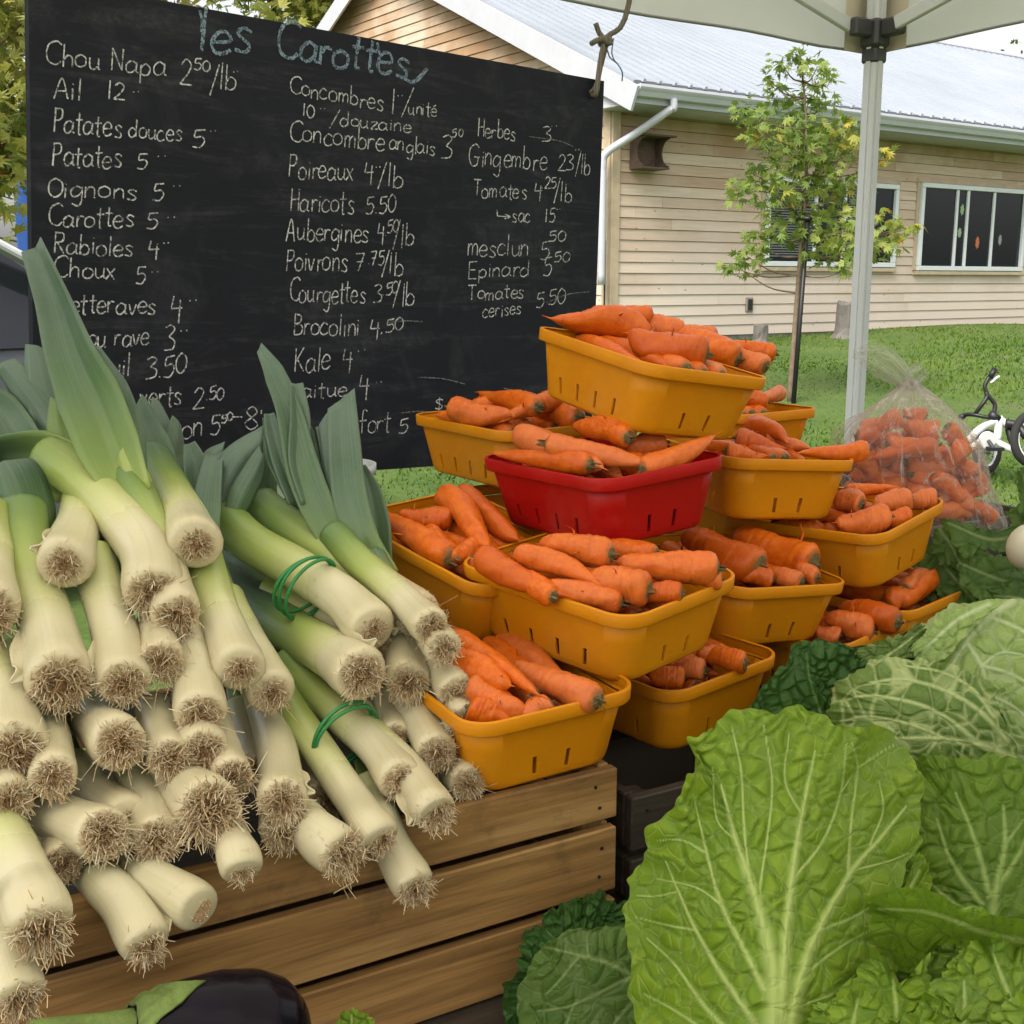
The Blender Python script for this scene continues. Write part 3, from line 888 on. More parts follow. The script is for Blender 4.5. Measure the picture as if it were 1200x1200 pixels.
t.set(col=c, rough=.72, spec=.25); t.bump(fine, .08, .001)
M_SLATE = t.m
TH = .012
ang_n = 12
mb = MB()
# slightly bowed sheet
NU, NV = 16, 10
front = []
for j in range(NV + 1):
    for i in range(NU + 1):
        u, v_ = i / NU, j / NV
        p = (BTL * (1 - u) + BTR * u) * (1 - v_) + (BBL * (1 - u) + BBR * u) * v_
        front.append(p)
back = [p - bn * TH for p in front]
n1 = len(front); f_ = []
for j in range(NV):
    for i in range(NU):
        a_ = j * (NU + 1) + i
        f_.append((a_, a_ + NU + 1, a_ + NU + 2, a_ + 1)); f_.append((n1 + a_, n1 + a_ + 1, n1 + a_ + NU + 2, n1 + a_ + NU + 1))
for i in range(NU):
    f_.append((i, i + 1, n1 + i + 1, n1 + i)); a_ = NV * (NU + 1) + i; f_.append((a_, n1 + a_, n1 + a_ + 1, a_ + 1))
for j in range(NV):
    a_ = j * (NU + 1); f_.append((a_, n1 + a_, n1 + a_ + NU + 1, a_ + NU + 1)); a_ += NU; f_.append((a_, a_ + NU + 1, n1 + a_ + NU + 1, n1 + a_))
mb.add(front + back, f_); panel = mb.build('board_panel', M_SLATE, cb)

GL = {
'a': (58, '45,45 25,55 6,35 8,8 25,0 45,20 47,50|47,50 46,10 56,2'), 'b': (52, '8,100 8,0|8,30 25,50 45,35 42,8 22,0 8,12'),
'c': (50, '45,45 25,55 6,30 12,5 30,0 48,10'), 'd': (56, '45,40 22,52 5,28 12,3 30,0 46,18|47,100 46,5'),
'e': (52, '6,28 44,32 38,52 20,54 5,28 14,3 32,0 48,10'), 'f': (44, '45,90 30,100 20,85 20,0|5,52 42,54'),
'g': (56, '45,45 25,54 6,32 12,8 30,8 46,28|47,52 46,-15 35,-38 12,-28'), 'h': (54, '8,100 8,0|8,30 25,52 42,42 44,0'),
'i': (22, '10,52 10,0|10,70 11,73'), 'k': (46, '8,100 8,0|40,52 9,25|18,30 42,0'), 'l': (22, '10,100 9,0'),
'm': (66, '6,52 6,0|6,35 18,52 28,40 28,0|28,35 42,52 54,40 54,0'), 'n': (50, '6,52 6,0|6,32 22,52 38,42 40,0'),
'o': (52, '25,54 6,40 6,10 25,0 44,12 44,40 25,54'), 'p': (52, '8,50 8,-35|8,35 25,54 44,38 40,10 22,2 8,12'),
'r': (40, '8,52 8,0|8,30 20,50 38,48'), 's': (46, '40,46 22,55 10,42 36,18 30,2 6,6'), 't': (38, '18,90 18,8 30,0|2,60 36,62'),
'u': (54, '6,52 8,12 22,0 40,15|42,52 42,8 50,0'), 'v': (44, '4,52 20,0 38,52'), 'x': (44, '4,52 38,0|38,52 2,0'), 'z': (46, '6,50 38,50 6,2 42,2'),
'é': (52, '6,28 44,32 38,52 20,54 5,28 14,3 32,0 48,10|20,68 38,82'),
'A': (58, '4,0 28,100 52,0|12,38 46,38'), 'B': (54, '8,100 8,0|8,95 38,88 36,58 10,52|10,52 48,40 42,6 8,0'),
'C': (66, '65,85 45,100 15,85 5,50 15,12 45,0 64,15'), 'E': (54, '8,100 8,0|48,100 8,98|40,52 8,52|50,0 8,2'),
'G': (70, '60,85 40,100 10,80 6,35 25,2 52,8 58,40|35,42 66,42'), 'H': (58, '8,100 8,0|48,100 48,0|8,50 48,54'),
'L': (50, '12,100 10,40 12,6 30,2 46,14'), 'K': (54, '8,100 8,0|46,100 10,45|18,52 50,0'), 'N': (60, '8,0 8,100|8,100 48,2|48,2 50,100'), 'O': (58, '28,100 6,75 6,25 28,0 52,25 52,75 28,100'),
'P': (52, '10,100 8,0|8,96 40,95 44,66 30,50 10,48'), 'R': (54, '8,100 8,0|8,96 42,92 40,58 10,50|18,50 48,0'), 'T': (60, '4,98 56,98|30,98 30,0'),
'0': (46, '22,100 5,70 6,25 22,0 40,25 40,72 22,100'), '1': (26, '14,98 13,0'), '2': (48, '6,78 22,100 40,80 30,45 4,2|4,2 46,2'),
'3': (46, '6,92 26,100 40,82 20,55|20,55 42,35 36,6 4,2'), '4': (48, '12,95 6,45|6,45 44,48|36,80 34,-15'), '5': (46, '42,98 12,95|12,95 10,58 32,60 42,35 28,2 4,6'),
'7': (46, '4,95 42,97|42,97 20,0|12,50 38,52'), '8': (46, '24,52 8,75 24,100 40,78 24,52 4,25 22,0 44,22 24,52'),
'/': (34, '0,-15 30,108'), '.': (18, '8,2 10,4'), ',': (18, '10,6 6,-8'), '-': (40, '4,45 36,47'), "'": (14, '6,104 6,84'), '"': (26, '6,92 7,86|18,94 19,88'),
'$': (44, '38,82 20,90 8,72 36,35 24,12 4,22|22,105 22,-5'), '>': (56, '4,62 6,14|6,14 46,16|30,34 48,16 30,-2'),
}
def mk_chalk(name, col):
    t = NT(name)
    d_ = t.noise(t.coord(), 260, 3, .7); e_ = t.noise(t.coord(), 42, 3, .6)
    a_ = t.math('MULTIPLY', t.ramp(d_, [(.34, .08), (.58, .95)]), t.ramp(e_, [(.25, .45), (.55, .95)]))
    t.set(col=col, rough=.95, alpha=a_)
    return t.m
M_CHALK = mk_chalk('white_chalk', (.70, .71, .72)); M_BLUECHALK = mk_chalk('blue_chalk', (.25, .34, .44))
rw = random.Random(21)
def stroke(mb, pix, wpx):
    pix = np.asarray(pix, float)
    P = onplane(pix[:, 0], pix[:, 1], BTL + bn * .0012, bn)
    T = np.gradient(P, axis=0); T /= np.linalg.norm(T, axis=1)[:, None] + 1e-12
    S = np.cross(T, bn)
    wd = wpx / 2 * 1.7 / F * np.array([rw.uniform(.75, 1.2) for _ in P])[:, None]
    V = np.concatenate([P - S * wd, P + S * wd]); k = len(P)
    mb.add(V, [(i, i + 1, k + i + 1, k + i) for i in range(k - 1)])
def write(mb, text, x0, y0, x1, y1, cap, wpx=2.6, slant=.06, jit=1.0):
    tot = sum(GL[ch][0] if ch != ' ' else 34 for ch in text)
    L = math.hypot(x1 - x0, y1 - y0); sx = L / tot; dx, dy = (x1 - x0) / L, (y1 - y0) / L
    cur = 0
    for ch in text:
        if ch == ' ': cur += 34; continue
        wd, st = GL[ch]
        jx, jy, js = rw.uniform(-.6, .6) * jit, rw.uniform(-1.0, 1.0) * jit, rw.uniform(.93, 1.07)
        for s_ in st.split('|'):
            pts = np.array([[float(q) for q in p.split(',')] for p in s_.split()])
            pts = smooth_path(pts, max(4, 5 * len(pts))) if len(pts) > 2 else smooth_path(pts, 5)
            gx_ = (cur + pts[:, 0]) * sx + jx + slant * pts[:, 1] * cap / 100
            gy_ = pts[:, 1] / 100 * cap * js + jy
            stroke(mb, np.stack([x0 + gx_ * dx, y0 + gx_ * dy - gy_ + gx_ * 0], -1), wpx)
        cur += wd
ENT = [
 [('Chou Napa', 52, 75, 195, 90, 27), ('2', 210, 97, 226, 99, 29), ('50', 227, 82, 247, 84, 13), ('/lb', 246, 106, 278, 106, 30), ('"', 270, 106, 280, 106, 26)],
 [('Ail', 62, 116, 97, 117, 25), ('12', 124, 117, 147, 119, 21), ('"', 153, 122, 165, 122, 18)],
 [('Patates', 62, 156, 143, 161, 27), ('douces', 150, 160, 213, 166, 22), ('5', 223, 172, 240, 172, 20), ('"', 243, 176, 254, 176, 24)],
 [('Patates', 60, 195, 143, 198, 27), ('5', 160, 197, 174, 197, 18), ('"', 180, 200, 197, 200, 20)],
 [('Oignons', 55, 230, 162, 234, 24), ('5', 178, 237, 193, 237, 21), ('"', 199, 238, 214, 238, 20)],
 [('Carottes', 55, 264, 157, 267, 25), ('5', 171, 269, 186, 269, 20), ('"', 192, 272, 208, 272, 20)],
 [('Rabioles', 62, 297, 157, 300, 24), ('4', 173, 300, 188, 300, 21), ('"', 189, 304, 200, 304, 20)],
 [('Choux', 62, 325, 136, 327, 24), ('5', 157, 332, 170, 332, 20), ('"', 174, 335, 188, 335, 20)],
 [('Betteraves', 68, 367, 184, 368, 24), ('4', 198, 374, 214, 374, 29), ('"', 217, 374, 232, 374, 28)],
 [('ou rave', 102, 406, 176, 404, 24), ('3', 192, 412, 206, 411, 28), ('"', 207, 412, 221, 412, 26)],
 [('uil', 128, 443, 154, 442, 26), ('3.50', 170, 446, 220, 436, 25)],
 [('s verts', 145, 476, 214, 476, 26), ('2', 225, 480, 240, 478, 26), ('.50', 240, 471, 263, 466, 15)],
 [('on', 212, 513, 239, 512, 27), ('5', 245, 511, 258, 510, 24), ('50', 258, 495, 273, 494, 10), ('-8', 270, 501, 302, 503, 26), ("'", 302, 503, 308, 503, 24)],
 [('Concombres', 338, 109, 450, 131, 22), ('1', 457, 134, 464, 134, 29), ('"', 464, 130, 474, 130, 20), ('/', 470, 134, 484, 134, 27), ('unité', 478, 132, 512, 138, 17)],
 [('10', 352, 136, 368, 138, 15), ('"', 372, 140, 382, 141, 15), ('/', 386, 147, 398, 148, 19), ('douzaine', 398, 147, 482, 156, 17)],
 [('Concombre', 338, 165, 452, 176, 26), ('anglais', 455, 176, 511, 182, 20), ('3', 517, 186, 531, 186, 26), ('50', 530, 160, 542, 159, 10)],
 [('Poireaux', 338, 208, 415, 212, 26), ('4', 425, 215, 438, 215, 24), ('"', 437, 216, 446, 216, 22), ('/lb', 443, 219, 473, 219, 27)],
 [('Haricots', 339, 247, 416, 250, 27), ('5.50', 428, 251, 464, 249, 20)],
 [('Aubergines', 335, 281, 433, 284, 27), ('4', 442, 284, 452, 284, 22), ('.50', 450, 276, 468, 272, 14), ('/lb', 460, 290, 485, 288, 27)],
 [('Poivrons', 335, 317, 408, 318, 27), ('7', 414, 318, 427, 318, 20), ('.75', 430, 311, 450, 309, 17), ('/lb', 447, 322, 473, 322, 26)],
 [('Courgettes', 338, 353, 428, 355, 26), ('3', 436, 355, 447, 354, 20), ('.50', 447, 346, 468, 342, 14), ('/lb', 461, 358, 487, 358, 27)],
 [('Brocolini', 342, 394, 422, 393, 25), ('4', 431, 394, 445, 394, 22), (',50', 446, 390, 473, 386, 15)],
 [('Kale', 344, 438, 388, 432, 28), ('4', 400, 432, 414, 432, 25), ('"', 414, 440, 430, 438, 30)],
 [('aitue', 352, 468, 408, 464, 20), ('4', 420, 466, 434, 466, 25), ('"', 436, 470, 448, 470, 26)],
 [('fort', 420, 508, 458, 505, 26), ('5', 466, 510, 478, 508, 18)],
 [('$', 508, 483, 519, 482, 15)],
 [('Herbes', 559, 160, 605, 165, 21), ('3', 633, 167, 645, 167, 19), ('"', 643, 168, 654, 168, 22)],
 [('Gingembre', 549, 193, 641, 200, 26), ('23', 652, 199, 672, 200, 19), ('"', 672, 200, 680, 200, 24), ('/lb', 674, 204, 692, 204, 24)],
 [('Tomates', 554, 230, 617, 234, 20), ('4', 625, 232, 636, 232, 20), ('.25', 634, 222, 652, 222, 13), ('/lb', 650, 236, 671, 237, 23)],
 [('>', 581, 256, 601, 258, 15), ('sac', 600, 260, 622, 261, 18), ('15', 638, 262, 650, 262, 16), ('"', 651, 263, 658, 263, 17)],
 [('mesclun', 546, 300, 621, 301, 25), ('5', 632, 304, 644, 303, 22), ('50', 643, 283, 664, 281, 12)],
 [('Epinard', 548, 327, 621, 323, 20), ('5', 635, 324, 646, 323, 22), ('50', 648, 309, 668, 305, 11)],
 [('Tomates', 548, 352, 615, 349, 17), ('cerises', 565, 372, 610, 368, 17), ('5.50', 628, 361, 664, 356, 18)],
]
mb = MB(); write(mb, 'les', 232, 60, 297, 64, 50, 4.0, .1, 1.8); mb.build('heading_word', M_BLUECHALK, cb); mb = MB(); write(mb, 'Carottes', 322, 66, 480, 92, 42, 4.2, .12, 1.8)
stroke(mb, smooth_path([(470, 90), (485, 96), (501, 80)], 8), 4.5)
for (px, py) in ((234, 12), (442, 50)):
    stroke(mb, smooth_path([(px, py), (px + 3, py + 14), (px + 2, py + 26)], 6), 3)
mb.build('heading_word', M_BLUECHALK, cb)
for e in ENT:
    for nm in ('item_name', 'price'):
        mb = MB()
        for tx in e:
            if (tx[0][0].isalpha() or tx[0][0] == '>') == (nm == 'item_name') : write(mb, *tx, wpx=1.55, jit=1.7)
        if mb.n: mb.build(nm, M_CHALK, cb)
mb = MB()
for pts in ([(455, 378), (475, 376), (496, 377)], [(470, 484), (490, 482), (506, 483)], [(640, 355), (665, 345), (690, 342)], [(590, 455), (620, 462), (640, 470)], [(490, 442), (520, 444), (545, 450)], [(620, 160), (655, 165), (672, 172)]):
    stroke(mb, smooth_path(pts, 10), 1.3)
mb.build('chalk_scratches', mk_chalk('faint_chalk', (.22, .22, .22)), cb)

# rope from the tent frame to the board corner
t = NT('sisal_rope')
wv = t.n('TexWave'); wv.inputs['Scale'].default_value = 120
t.l(t.coord(), wv.inputs['Vector']); t.set(col=t.ramp(wv.outputs['Fac'], [(.2, (.10, .085, .065)), (.8, (.27, .23, .18))]), rough=.9)
t.bump(wv.outputs['Fac'], .6, .002)
M_ROPE = t.m
hole = onplane(693, 108, BTL, bn)
topr = TP(np.dot(at(748, -40, 2.1) - TC, ta), .045, .40)
kn_ = at(709, 48, 2.08)
rp = empty('hanging_rope', hole, 'twisted brown rope with a knot holding up the right corner of the chalkboard', 'rope')
mb = MB()
mb.tube(smooth_path([topr, at(738, -2, 2.09), kn_, hole + bn * .012, hole + bn * .004 - UPV * .005, hole - bn * .02], 30), .0048, 8)
mb.tube(smooth_path([kn_ + np.array([.004, 0, .0]), at(704, 78, 2.09), hole + bn * .008 + UPV * .004, hole - bn * .02], 20), .0042, 8)
mb.build('strand', M_ROPE, rp, True)
mb = MB()
kk = [kn_ + .0085 * np.array([math.cos(a_), math.sin(a_) * .6, .6 * math.sin(2 * a_)]) for a_ in np.linspace(0, 6.28, 16)[:-1]]
mb.tube(kk, .0055, 8, closed=True); mb.tube(smooth_path([kn_, at(702, 38, 2.075), at(698, 27, 2.07)], 8), .0048, 8); mb.tube(smooth_path([kn_, at(701, 47, 2.07), at(693, 51, 2.06)], 8), .0048, 8)
mb.build('knot', M_ROPE, rp, True)
st = empty('blue_string', at(721, 72, 2.2), 'thin blue string dangling beside the rope knot', 'string')
mb = MB(); mb.tube(smooth_path([kn_ + UPV * .002, at(714, 66, 2.09), at(722, 73, 2.09), at(729, 84, 2.09), at(729, 95, 2.09)], 24), .0013, 6)
mb.tube(smooth_path([at(719, 45, 2.09), at(717, 62, 2.09), at(721, 73, 2.09)], 12), .0012, 6)
mb.build('string_strand', plain('blue_twine', (.05, .16, .26), .7), st, True)

# ================================================================== BICYCLE
BD = 7.0
bk = at(1160, 540, BD + .15); bk[2] = float(gz(bk[0], bk[1]))
bike = empty('childs_bicycle', bk, 'small white and black childs bicycle lying on the grass behind the bag of carrots', 'bicycle')
q_ = lambda px, py, d=0: at(px, py, BD + d)
M_BWHITE = plain('white_bike_paint', (.70, .71, .72), .3, .05, 6)
def wheel(cx_, cy_, r_, tilt, d=0):
    c0 = q_(cx_, cy_, d); R_ = r_ * (BD + d) / F
    ax1 = unit(np.array([math.cos(tilt), math.sin(tilt) * .6, 0])); ax2 = unit(np.array([.05, .35, 1]))
    wv = empty('wheel', c0); wv.parent = bike; wv.matrix_parent_inverse = parent_inv(bike)
    th_ = np.linspace(0, 6.283, 33)[:-1]
    mb = MB(); mb.tube([c0 + R_ * (ax1 * math.cos(a_) + ax2 * math.sin(a_)) for a_ in th_], .024, 8, closed=True); mb.build('tyre', M_TYRE, wv, True)
    mb = MB(); mb.tube([c0 + R_ * .84 * (ax1 * math.cos(a_) + ax2 * math.sin(a_)) for a_ in th_], .012, 6, closed=True)
    mb.build('rim', M_BWHITE, wv, True)
    mb = MB()
    for a_ in np.linspace(0, 6.283, 13)[:-1]: mb.tube([c0, c0 + R_ * .84 * (ax1 * math.cos(a_) + ax2 * math.sin(a_))], .0018, 4)
    mb.tube([c0 - np.cross(ax1, ax2) * .03, c0 + np.cross(ax1, ax2) * .03], .018, 8); mb.build('spokes', M_RIM, wv)
wheel(1157, 529, 22, .9, .15); wheel(1213, 514, 31, .55, -.05)
mb = MB()
mb.tube(smooth_path([q_(1128, 522, .1), q_(1148, 503, .05), q_(1166, 493), q_(1174, 491)], 12), .022, 8)
mb.tube(smooth_path([q_(1170, 491), q_(1170, 504), q_(1168, 516)], 8), .024, 8)
mb.tube(smooth_path([q_(1130, 530, .12), q_(1155, 514, .02), q_(1163, 516), q_(1192, 530, -.05)], 12), .020, 8)
mb.tube(smooth_path([q_(1172, 492), q_(1180, 498), q_(1186, 505)], 8), .022, 8)
mb.build('frame', M_BWHITE, bike, True)
mb = MB(); mb.tube([q_(1156, 515, -.04), q_(1158, 516, -.06)], .05, 18); mb.build('chain_guard', M_BWHITE, bike)
mb = MB(); mb.tube(smooth_path([q_(1178, 496, -.03), q_(1190, 498, -.05), q_(1197, 504, -.08), q_(1203, 512, -.1)], 10), .026, 8); mb.tube(smooth_path([q_(1182, 502), q_(1186, 516, -.02), q_(1194, 528, -.04)], 10), .022, 8); mb.build('fork', M_BLACK, bike, True)
mb = MB()
mb.tube(smooth_path([q_(1126, 489, .1), q_(1132, 486, .08), q_(1141, 486, .03), q_(1156, 489), q_(1164, 490)], 14), .0125, 8)
mb.tube(smooth_path([q_(1142, 486, .03), q_(1150, 475), q_(1157, 464), q_(1154, 453), q_(1158, 444), q_(1165, 434)], 16), .0125, 8)
mb.tube(smooth_path([q_(1155, 460), q_(1161, 467), q_(1166, 475), q_(1164, 488)], 12), .0125, 8)
mb.tube([q_(1160, 485), q_(1170, 492)], .028, 8)
hb_ = mb.build('handlebar', M_BLACK, bike, True)
mb = MB(); mb.tube([q_(1160, 443), q_(1166, 432)], .018, 8); mb.tube([q_(1124, 490, .1), q_(1130, 487, .08)], .018, 8); mb.build('grip', M_BLACK, hb_, True)
mb = MB(); mb.tube(smooth_path([q_(1161, 449), q_(1166, 444), q_(1171, 441)], 6), .008, 6); mb.build('brake_lever', M_BWHITE, hb_, True)
mb = MB(); mb.tube(smooth_path([q_(1158, 516, -.06), q_(1164, 524, -.08)], 4), .010, 6); mb.box(q_(1166, 526, -.1), (.09, .05, .02)); mb.build('pedal', M_BLACK, bike)
mb = MB(); mb.tube(smooth_path([q_(1112, 520, .12), q_(1122, 517, .1), q_(1134, 514, .08)], 6), [.02, .05, .06, .055, .04, .02], 10, squash=.5); mb.build('saddle', M_BLACK, bike, True)

# ================================================================== TABLE AND CRATES
M_WOOD = wood_mat('crate_pine', (.22, .105, .027), (.38, .20, .06), (.50, .295, .11), (1.2, 24, 24), .7, .6)
M_DARKWOOD = wood_mat('dark_stained_wood', (.028, .02, .014), (.05, .036, .024), (.085, .062, .04), (1.2, 26, 26), .7, .3)
CZ = 1.032
c0 = onz(720, 897, CZ); e0 = unit(c0 - onz(560, 936, CZ)); n0 = np.array([-e0[1], e0[0], 0])     # e0: along the front to the right, n0: away
if n0[1] < 0: n0 = -n0
TZ = CZ - .182
Re = np.stack([e0, n0, UPV], 1)
tab = empty('market_table', (c0[0], c0[1], float(gz(c0[0], c0[1]))), 'long dark plank table carrying the crates of vegetables', 'table')
mb = MB()
for k in range(7):
    o = -.62 + k * .2
    a = c0 - e0 * 1.0 + n0 * o; b = c0 + e0 * 1.1 + n0 * o; a[2] = b[2] = TZ - .016
    board(mb, a, b, .19, .028, n0, k + 20, .002)
mb.build('table_top', M_DARKWOOD, tab)
for sx in (-.9, 1.0):
    for sy in (-.62, .58):
        p = c0 + e0 * sx + n0 * sy; g0 = float(gz(p[0], p[1]))
        mb = MB(); board(mb, (p[0], p[1], g0 - .02), (p[0], p[1], TZ - .03), .06, .06, e0, 3, .003); mb.build('leg', M_DARKWOOD, tab)

def crate(label, corner, L, D, ztop, slats, mat, gap=.009, cat='crate', post=True, group='wooden crates on the table', nails=True):
    """front right top corner, slat heights from the top"""
    cr_ = empty('wooden_crate', (corner[0], corner[1], ztop - sum(slats) - gap * (len(slats) - 1)), label, cat, group)
    z = ztop; k = 0
    for h_ in slats:
        zc = z - h_ / 2
        for (a, b) in ((corner - e0 * L, corner), (corner - e0 * L + n0 * D, corner + n0 * D), (corner + n0 * .008 - e0 * .006, corner + n0 * (D - .008) - e0 * .006), (corner - e0 * L + n0 * .008 + e0 * .006, corner - e0 * L + n0 * (D - .008) + e0 * .006)):
            a = a.copy(); b = b.copy(); a[2] = b[2] = zc
            mb = MB(); board(mb, a, b, h_, .011, UPV, k * 1.7 + ztop * 9, .0015); o = mb.build('slat', mat, cr_); k += 1
        z -= h_ + gap
    zb = z + gap
    for (sx, sy) in ((-.017, .018), (-L + .017, .018), (-.017, D - .018), (-L + .017, D - .018)):
        p = corner + e0 * sx + n0 * sy
        mb = MB(); board(mb, (p[0], p[1], zb), (p[0], p[1], ztop - .004), .021, .021, e0, sx * 9, .001); mb.build('corner_post', mat, cr_)
    mb = MB(); p = corner - e0 * L / 2 + n0 * D / 2
    mb.box((p[0], p[1], zb + .006), (L - .03, D - .03, .01), Re, gu=.3, gv=.2, gw=.1); mb.build('crate_floor', mat, cr_)
    if nails:
        mb = MB(); z = ztop
        for h_ in slats:
            for sx in (-.02, -L + .02):
                for dz in (-h_ * .28, -h_ * .72):
                    p = corner + e0 * (sx + random.uniform(-.004, .004)) - n0 * .006; mb.box((p[0], p[1], z + dz), (.0022, .002, .0022), Re)
            z -= h_ + gap
        mb.build('nail_heads', M_BLACK, cr_)
    return cr_
crate('brown pine slat crate heaped with leeks at the front left', c0, .92, .40, CZ, (.046, .060, .058), M_WOOD)
c1 = c0 + e0 * .025 + n0 * .012
crate('dark stained crate under the carrot baskets right of the leek crate', c1 + e0 * .62, .62, .42, .992, (.052, .040, .04), M_DARKWOOD)
cc = c0 + e0 * .70 - n0 * .16
crate('dark slatted crate hidden under the cabbages', cc, .46, .34, .96, (.05, .05), M_DARKWOOD)
ce = c0 - e0 * .52 - n0 * .04
crate('dark shallow crate holding the eggplant below the leeks', ce, .30, .26, .915, (.055,), M_DARKWOOD)
# dark board added under the leeks: carries the heap and keeps its gaps dark
mb = MB(); p = c0 - e0 * .46 + n0 * .20
board(mb, (*(p - e0 * .42)[:2], CZ - .06), (*(p + e0 * .42)[:2], CZ - .06), .34, .012, n0, 5); tag(mb.build('gap_darkening_board', M_DARKWOOD), 'dark board lying inside the leek crate under the heap', 'board')

# ================================================================== BASKETS
BL_, BW_, BH_, BK_ = .225, .165, .073, .82
def plastic(name, c1, c2):
    t = NT(name)
    nz = t.noise(t.coord(), 14, 5, .65); sc_ = t.noise(t.coord('Object', (1, 1, 6)), 60, 4, .7)
    c = t.ramp(nz, [(.3, c1), (.7, c2)])
    c = t.mix(t.ramp(sc_, [(.62, 0.0), (.78, .22)]), c, (.16, .09, .03))
    dust = t.noise(t.coord(), 5, 5, .7)
    c = t.mix(t.ramp(dust, [(.55, 0.0), (.8, .16)]), c, (.40, .30, .20))
    t.set(col=c, rough=t.ramp(sc_, [(.3, .36), (.7, .55)]), spec=.26, sss=.0)
    t.bump(t.noise(t.coord(), 90, 3), .06, .001)
    tl = t.n('BsdfTranslucent'); t.l(c, tl.inputs['Color']); ms = t.n('MixShader'); ms.inputs[0].default_value = .16
    t.l(t.b.outputs[0], ms.inputs[1]); t.l(tl.outputs[0], ms.inputs[2]); t.l(ms.outputs[0], t.out.inputs['Surface'])
    return t.m
M_YEL = plastic('yellow_plastic', (.76, .26, .004), (.84, .32, .006))
M_RED = plastic('red_plastic', (.46, .004, .003), (.53, .007, .005))
M_PLASTIN = M_YEL
def rrect(a, b, rc, fl, fs):
    """rounded rectangle loop with samples at fractions fl / fs of the straight runs"""
    pts = []
    for k in range(4):
        w_, cen, d_ = [(a, (0, -b), (1, 0)), (b, (a, 0), (0, 1)), (a, (0, b), (-1, 0)), (b, (-a, 0), (0, -1))][k]
        run = w_ - rc
        for f_ in (fl if k % 2 == 0 else fs):
            s_ = -run + 2 * run * f_
            pts.append((cen[0] + d_[0] * s_, cen[1] + d_[1] * s_))
        cx_ = [(a - rc, -b + rc), (a - rc, b - rc), (-a + rc, b - rc), (-a + rc, -b + rc)][k]
        a0 = [-math.pi / 2, 0, math.pi / 2, math.pi][k]
        for i in range(1, 10):
            pts.append((cx_[0] + rc * math.cos(a0 + i / 10 * math.pi / 2), cx_[1] + rc * math.sin(a0 + i / 10 * math.pi / 2)))
    return pts
BSM = []
def basket_meshes():
    sl, ss = .0052, .0056
    fl = [0]; fs = [0]; slot = set(); corner = set(); idx = 0
    LL = BL_ * BK_; WW = BW_ * BK_
    for q in (.14, .38, .62, .86): fl += [q - sl / LL / 2 * 1.15, q + sl / LL / 2 * 1.15]
    fl += [1]
    for q in (.32, .68): fs += [q - ss / WW / 2 * 1.2, q + ss / WW / 2 * 1.2]
    fs += [1]
    nl, ns_ = len(fl), len(fs)
    base = 0
    for k in range(4):
        n_ = nl if k % 2 == 0 else ns_
        for i in range(1, n_ - 1, 2): slot.add(base + i)
        corner.update(range(base + n_ - 1, base + n_ + 9)); base += n_ + 9
    rows = [(0.0, -.006), (.0012, -.0025), (.004, -.0005), (.009, 0), (.027, 0), (.040, 0), (BH_ - .0135, 0)]
    mb = MB(); loops = []
    for z, off in rows:
        u = z / BH_; a = BL_ / 2 * (BK_ + (1 - BK_) * u) + off - .004 * u; b = BW_ / 2 * (BK_ + (1 - BK_) * u * 1.0) + off - .004 * u
        loops.append([(x, y, z) for x, y in rrect(a, b, .026 + off, fl, fs)])
    n = len(loops[0]); V = [p for l in loops for p in l] + [(0, 0, 0)]
    f_ = []
    for r in range(len(rows) - 1):
        for i in range(n):
            if r == 3 and i in slot: continue
            f_.append((r * n + i, r * n + (i + 1) % n, (r + 1) * n + (i + 1) % n, (r + 1) * n + i)); BSM.append(r < 2 or i in corner)
    c_ = len(V) - 1
    f_ += [(c_, (i + 1) % n, i) for i in range(n)]; BSM.extend([False] * n)
    mb.add(V, f_)
    rim = MB(); V = []
    prof = [(-.004 - .0002, BH_ - .0137), (-.0005, BH_ - .0130), (.0, BH_ - .012), (.0008, BH_ - .001), (.0, BH_), (-.0022, BH_), (-.003, BH_ - .0006)]
    for off, z in prof:
        V += [(x, y, z) for x, y in rrect(BL_ / 2 + off, BW_ / 2 + off, .028 + off, fl, fs)]
    rim.add(V, [(r * n + i, r * n + (i + 1) % n, (r + 1) * n + (i + 1) % n, (r + 1) * n + i) for r in range(len(prof) - 1) for i in range(n)])
    return mb, rim
bm_, rm_ = basket_meshes()
def proto_basket(mat):
    o = bm_.build('carrot_basket', mat, None, False); r = rm_.build('rim', mat, None, True); r.parent = o
    o.data.polygons.foreach_set('use_smooth', BSM)
    for q, th_ in ((o, .0019), (r, .0016)):
        md = q.modifiers.new('thickness', 'SOLIDIFY'); md.thickness = th_; md.offset = -1
    return o
PB = {'y': proto_basket(M_YEL), 'r': proto_basket(M_RED)}
used_p = set()
def rot_e(y, p, r):
    y, p, r = (math.radians(v) for v in (y, p, r))
    return np.array((Matrix.Rotation(y, 3, 'Z') @ Matrix.Rotation(p, 3, 'Y') @ Matrix.Rotation(r, 3, 'X')))
def mat4(R, p):
    M_ = np.eye(4); M_[:3, :3] = R; M_[:3, 3] = p
    return Matrix(M_.tolist())
BK = {}
def basket(key, pos, yaw, p=0, r=0, label='', col='y'):
    src = PB[col]
    if col not in used_p:
        used_p.add(col); o = src
    else:
        o = src.copy(); COL.objects.link(o)
        for ch in src.children:
            c_ = ch.copy(); COL.objects.link(c_); c_.parent = o
    R = rot_e(yaw, p, r)
    o.matrix_world = mat4(R, pos)
    o.matrix_basis = mat4(R, pos)
    tag(o, label, 'basket', 'plastic carrot baskets in the stack')
    BK[key] = (np.asarray(pos, float), R, proj(np.asarray(pos) + R @ np.array([0, 0, BH_]))[2])
    return o
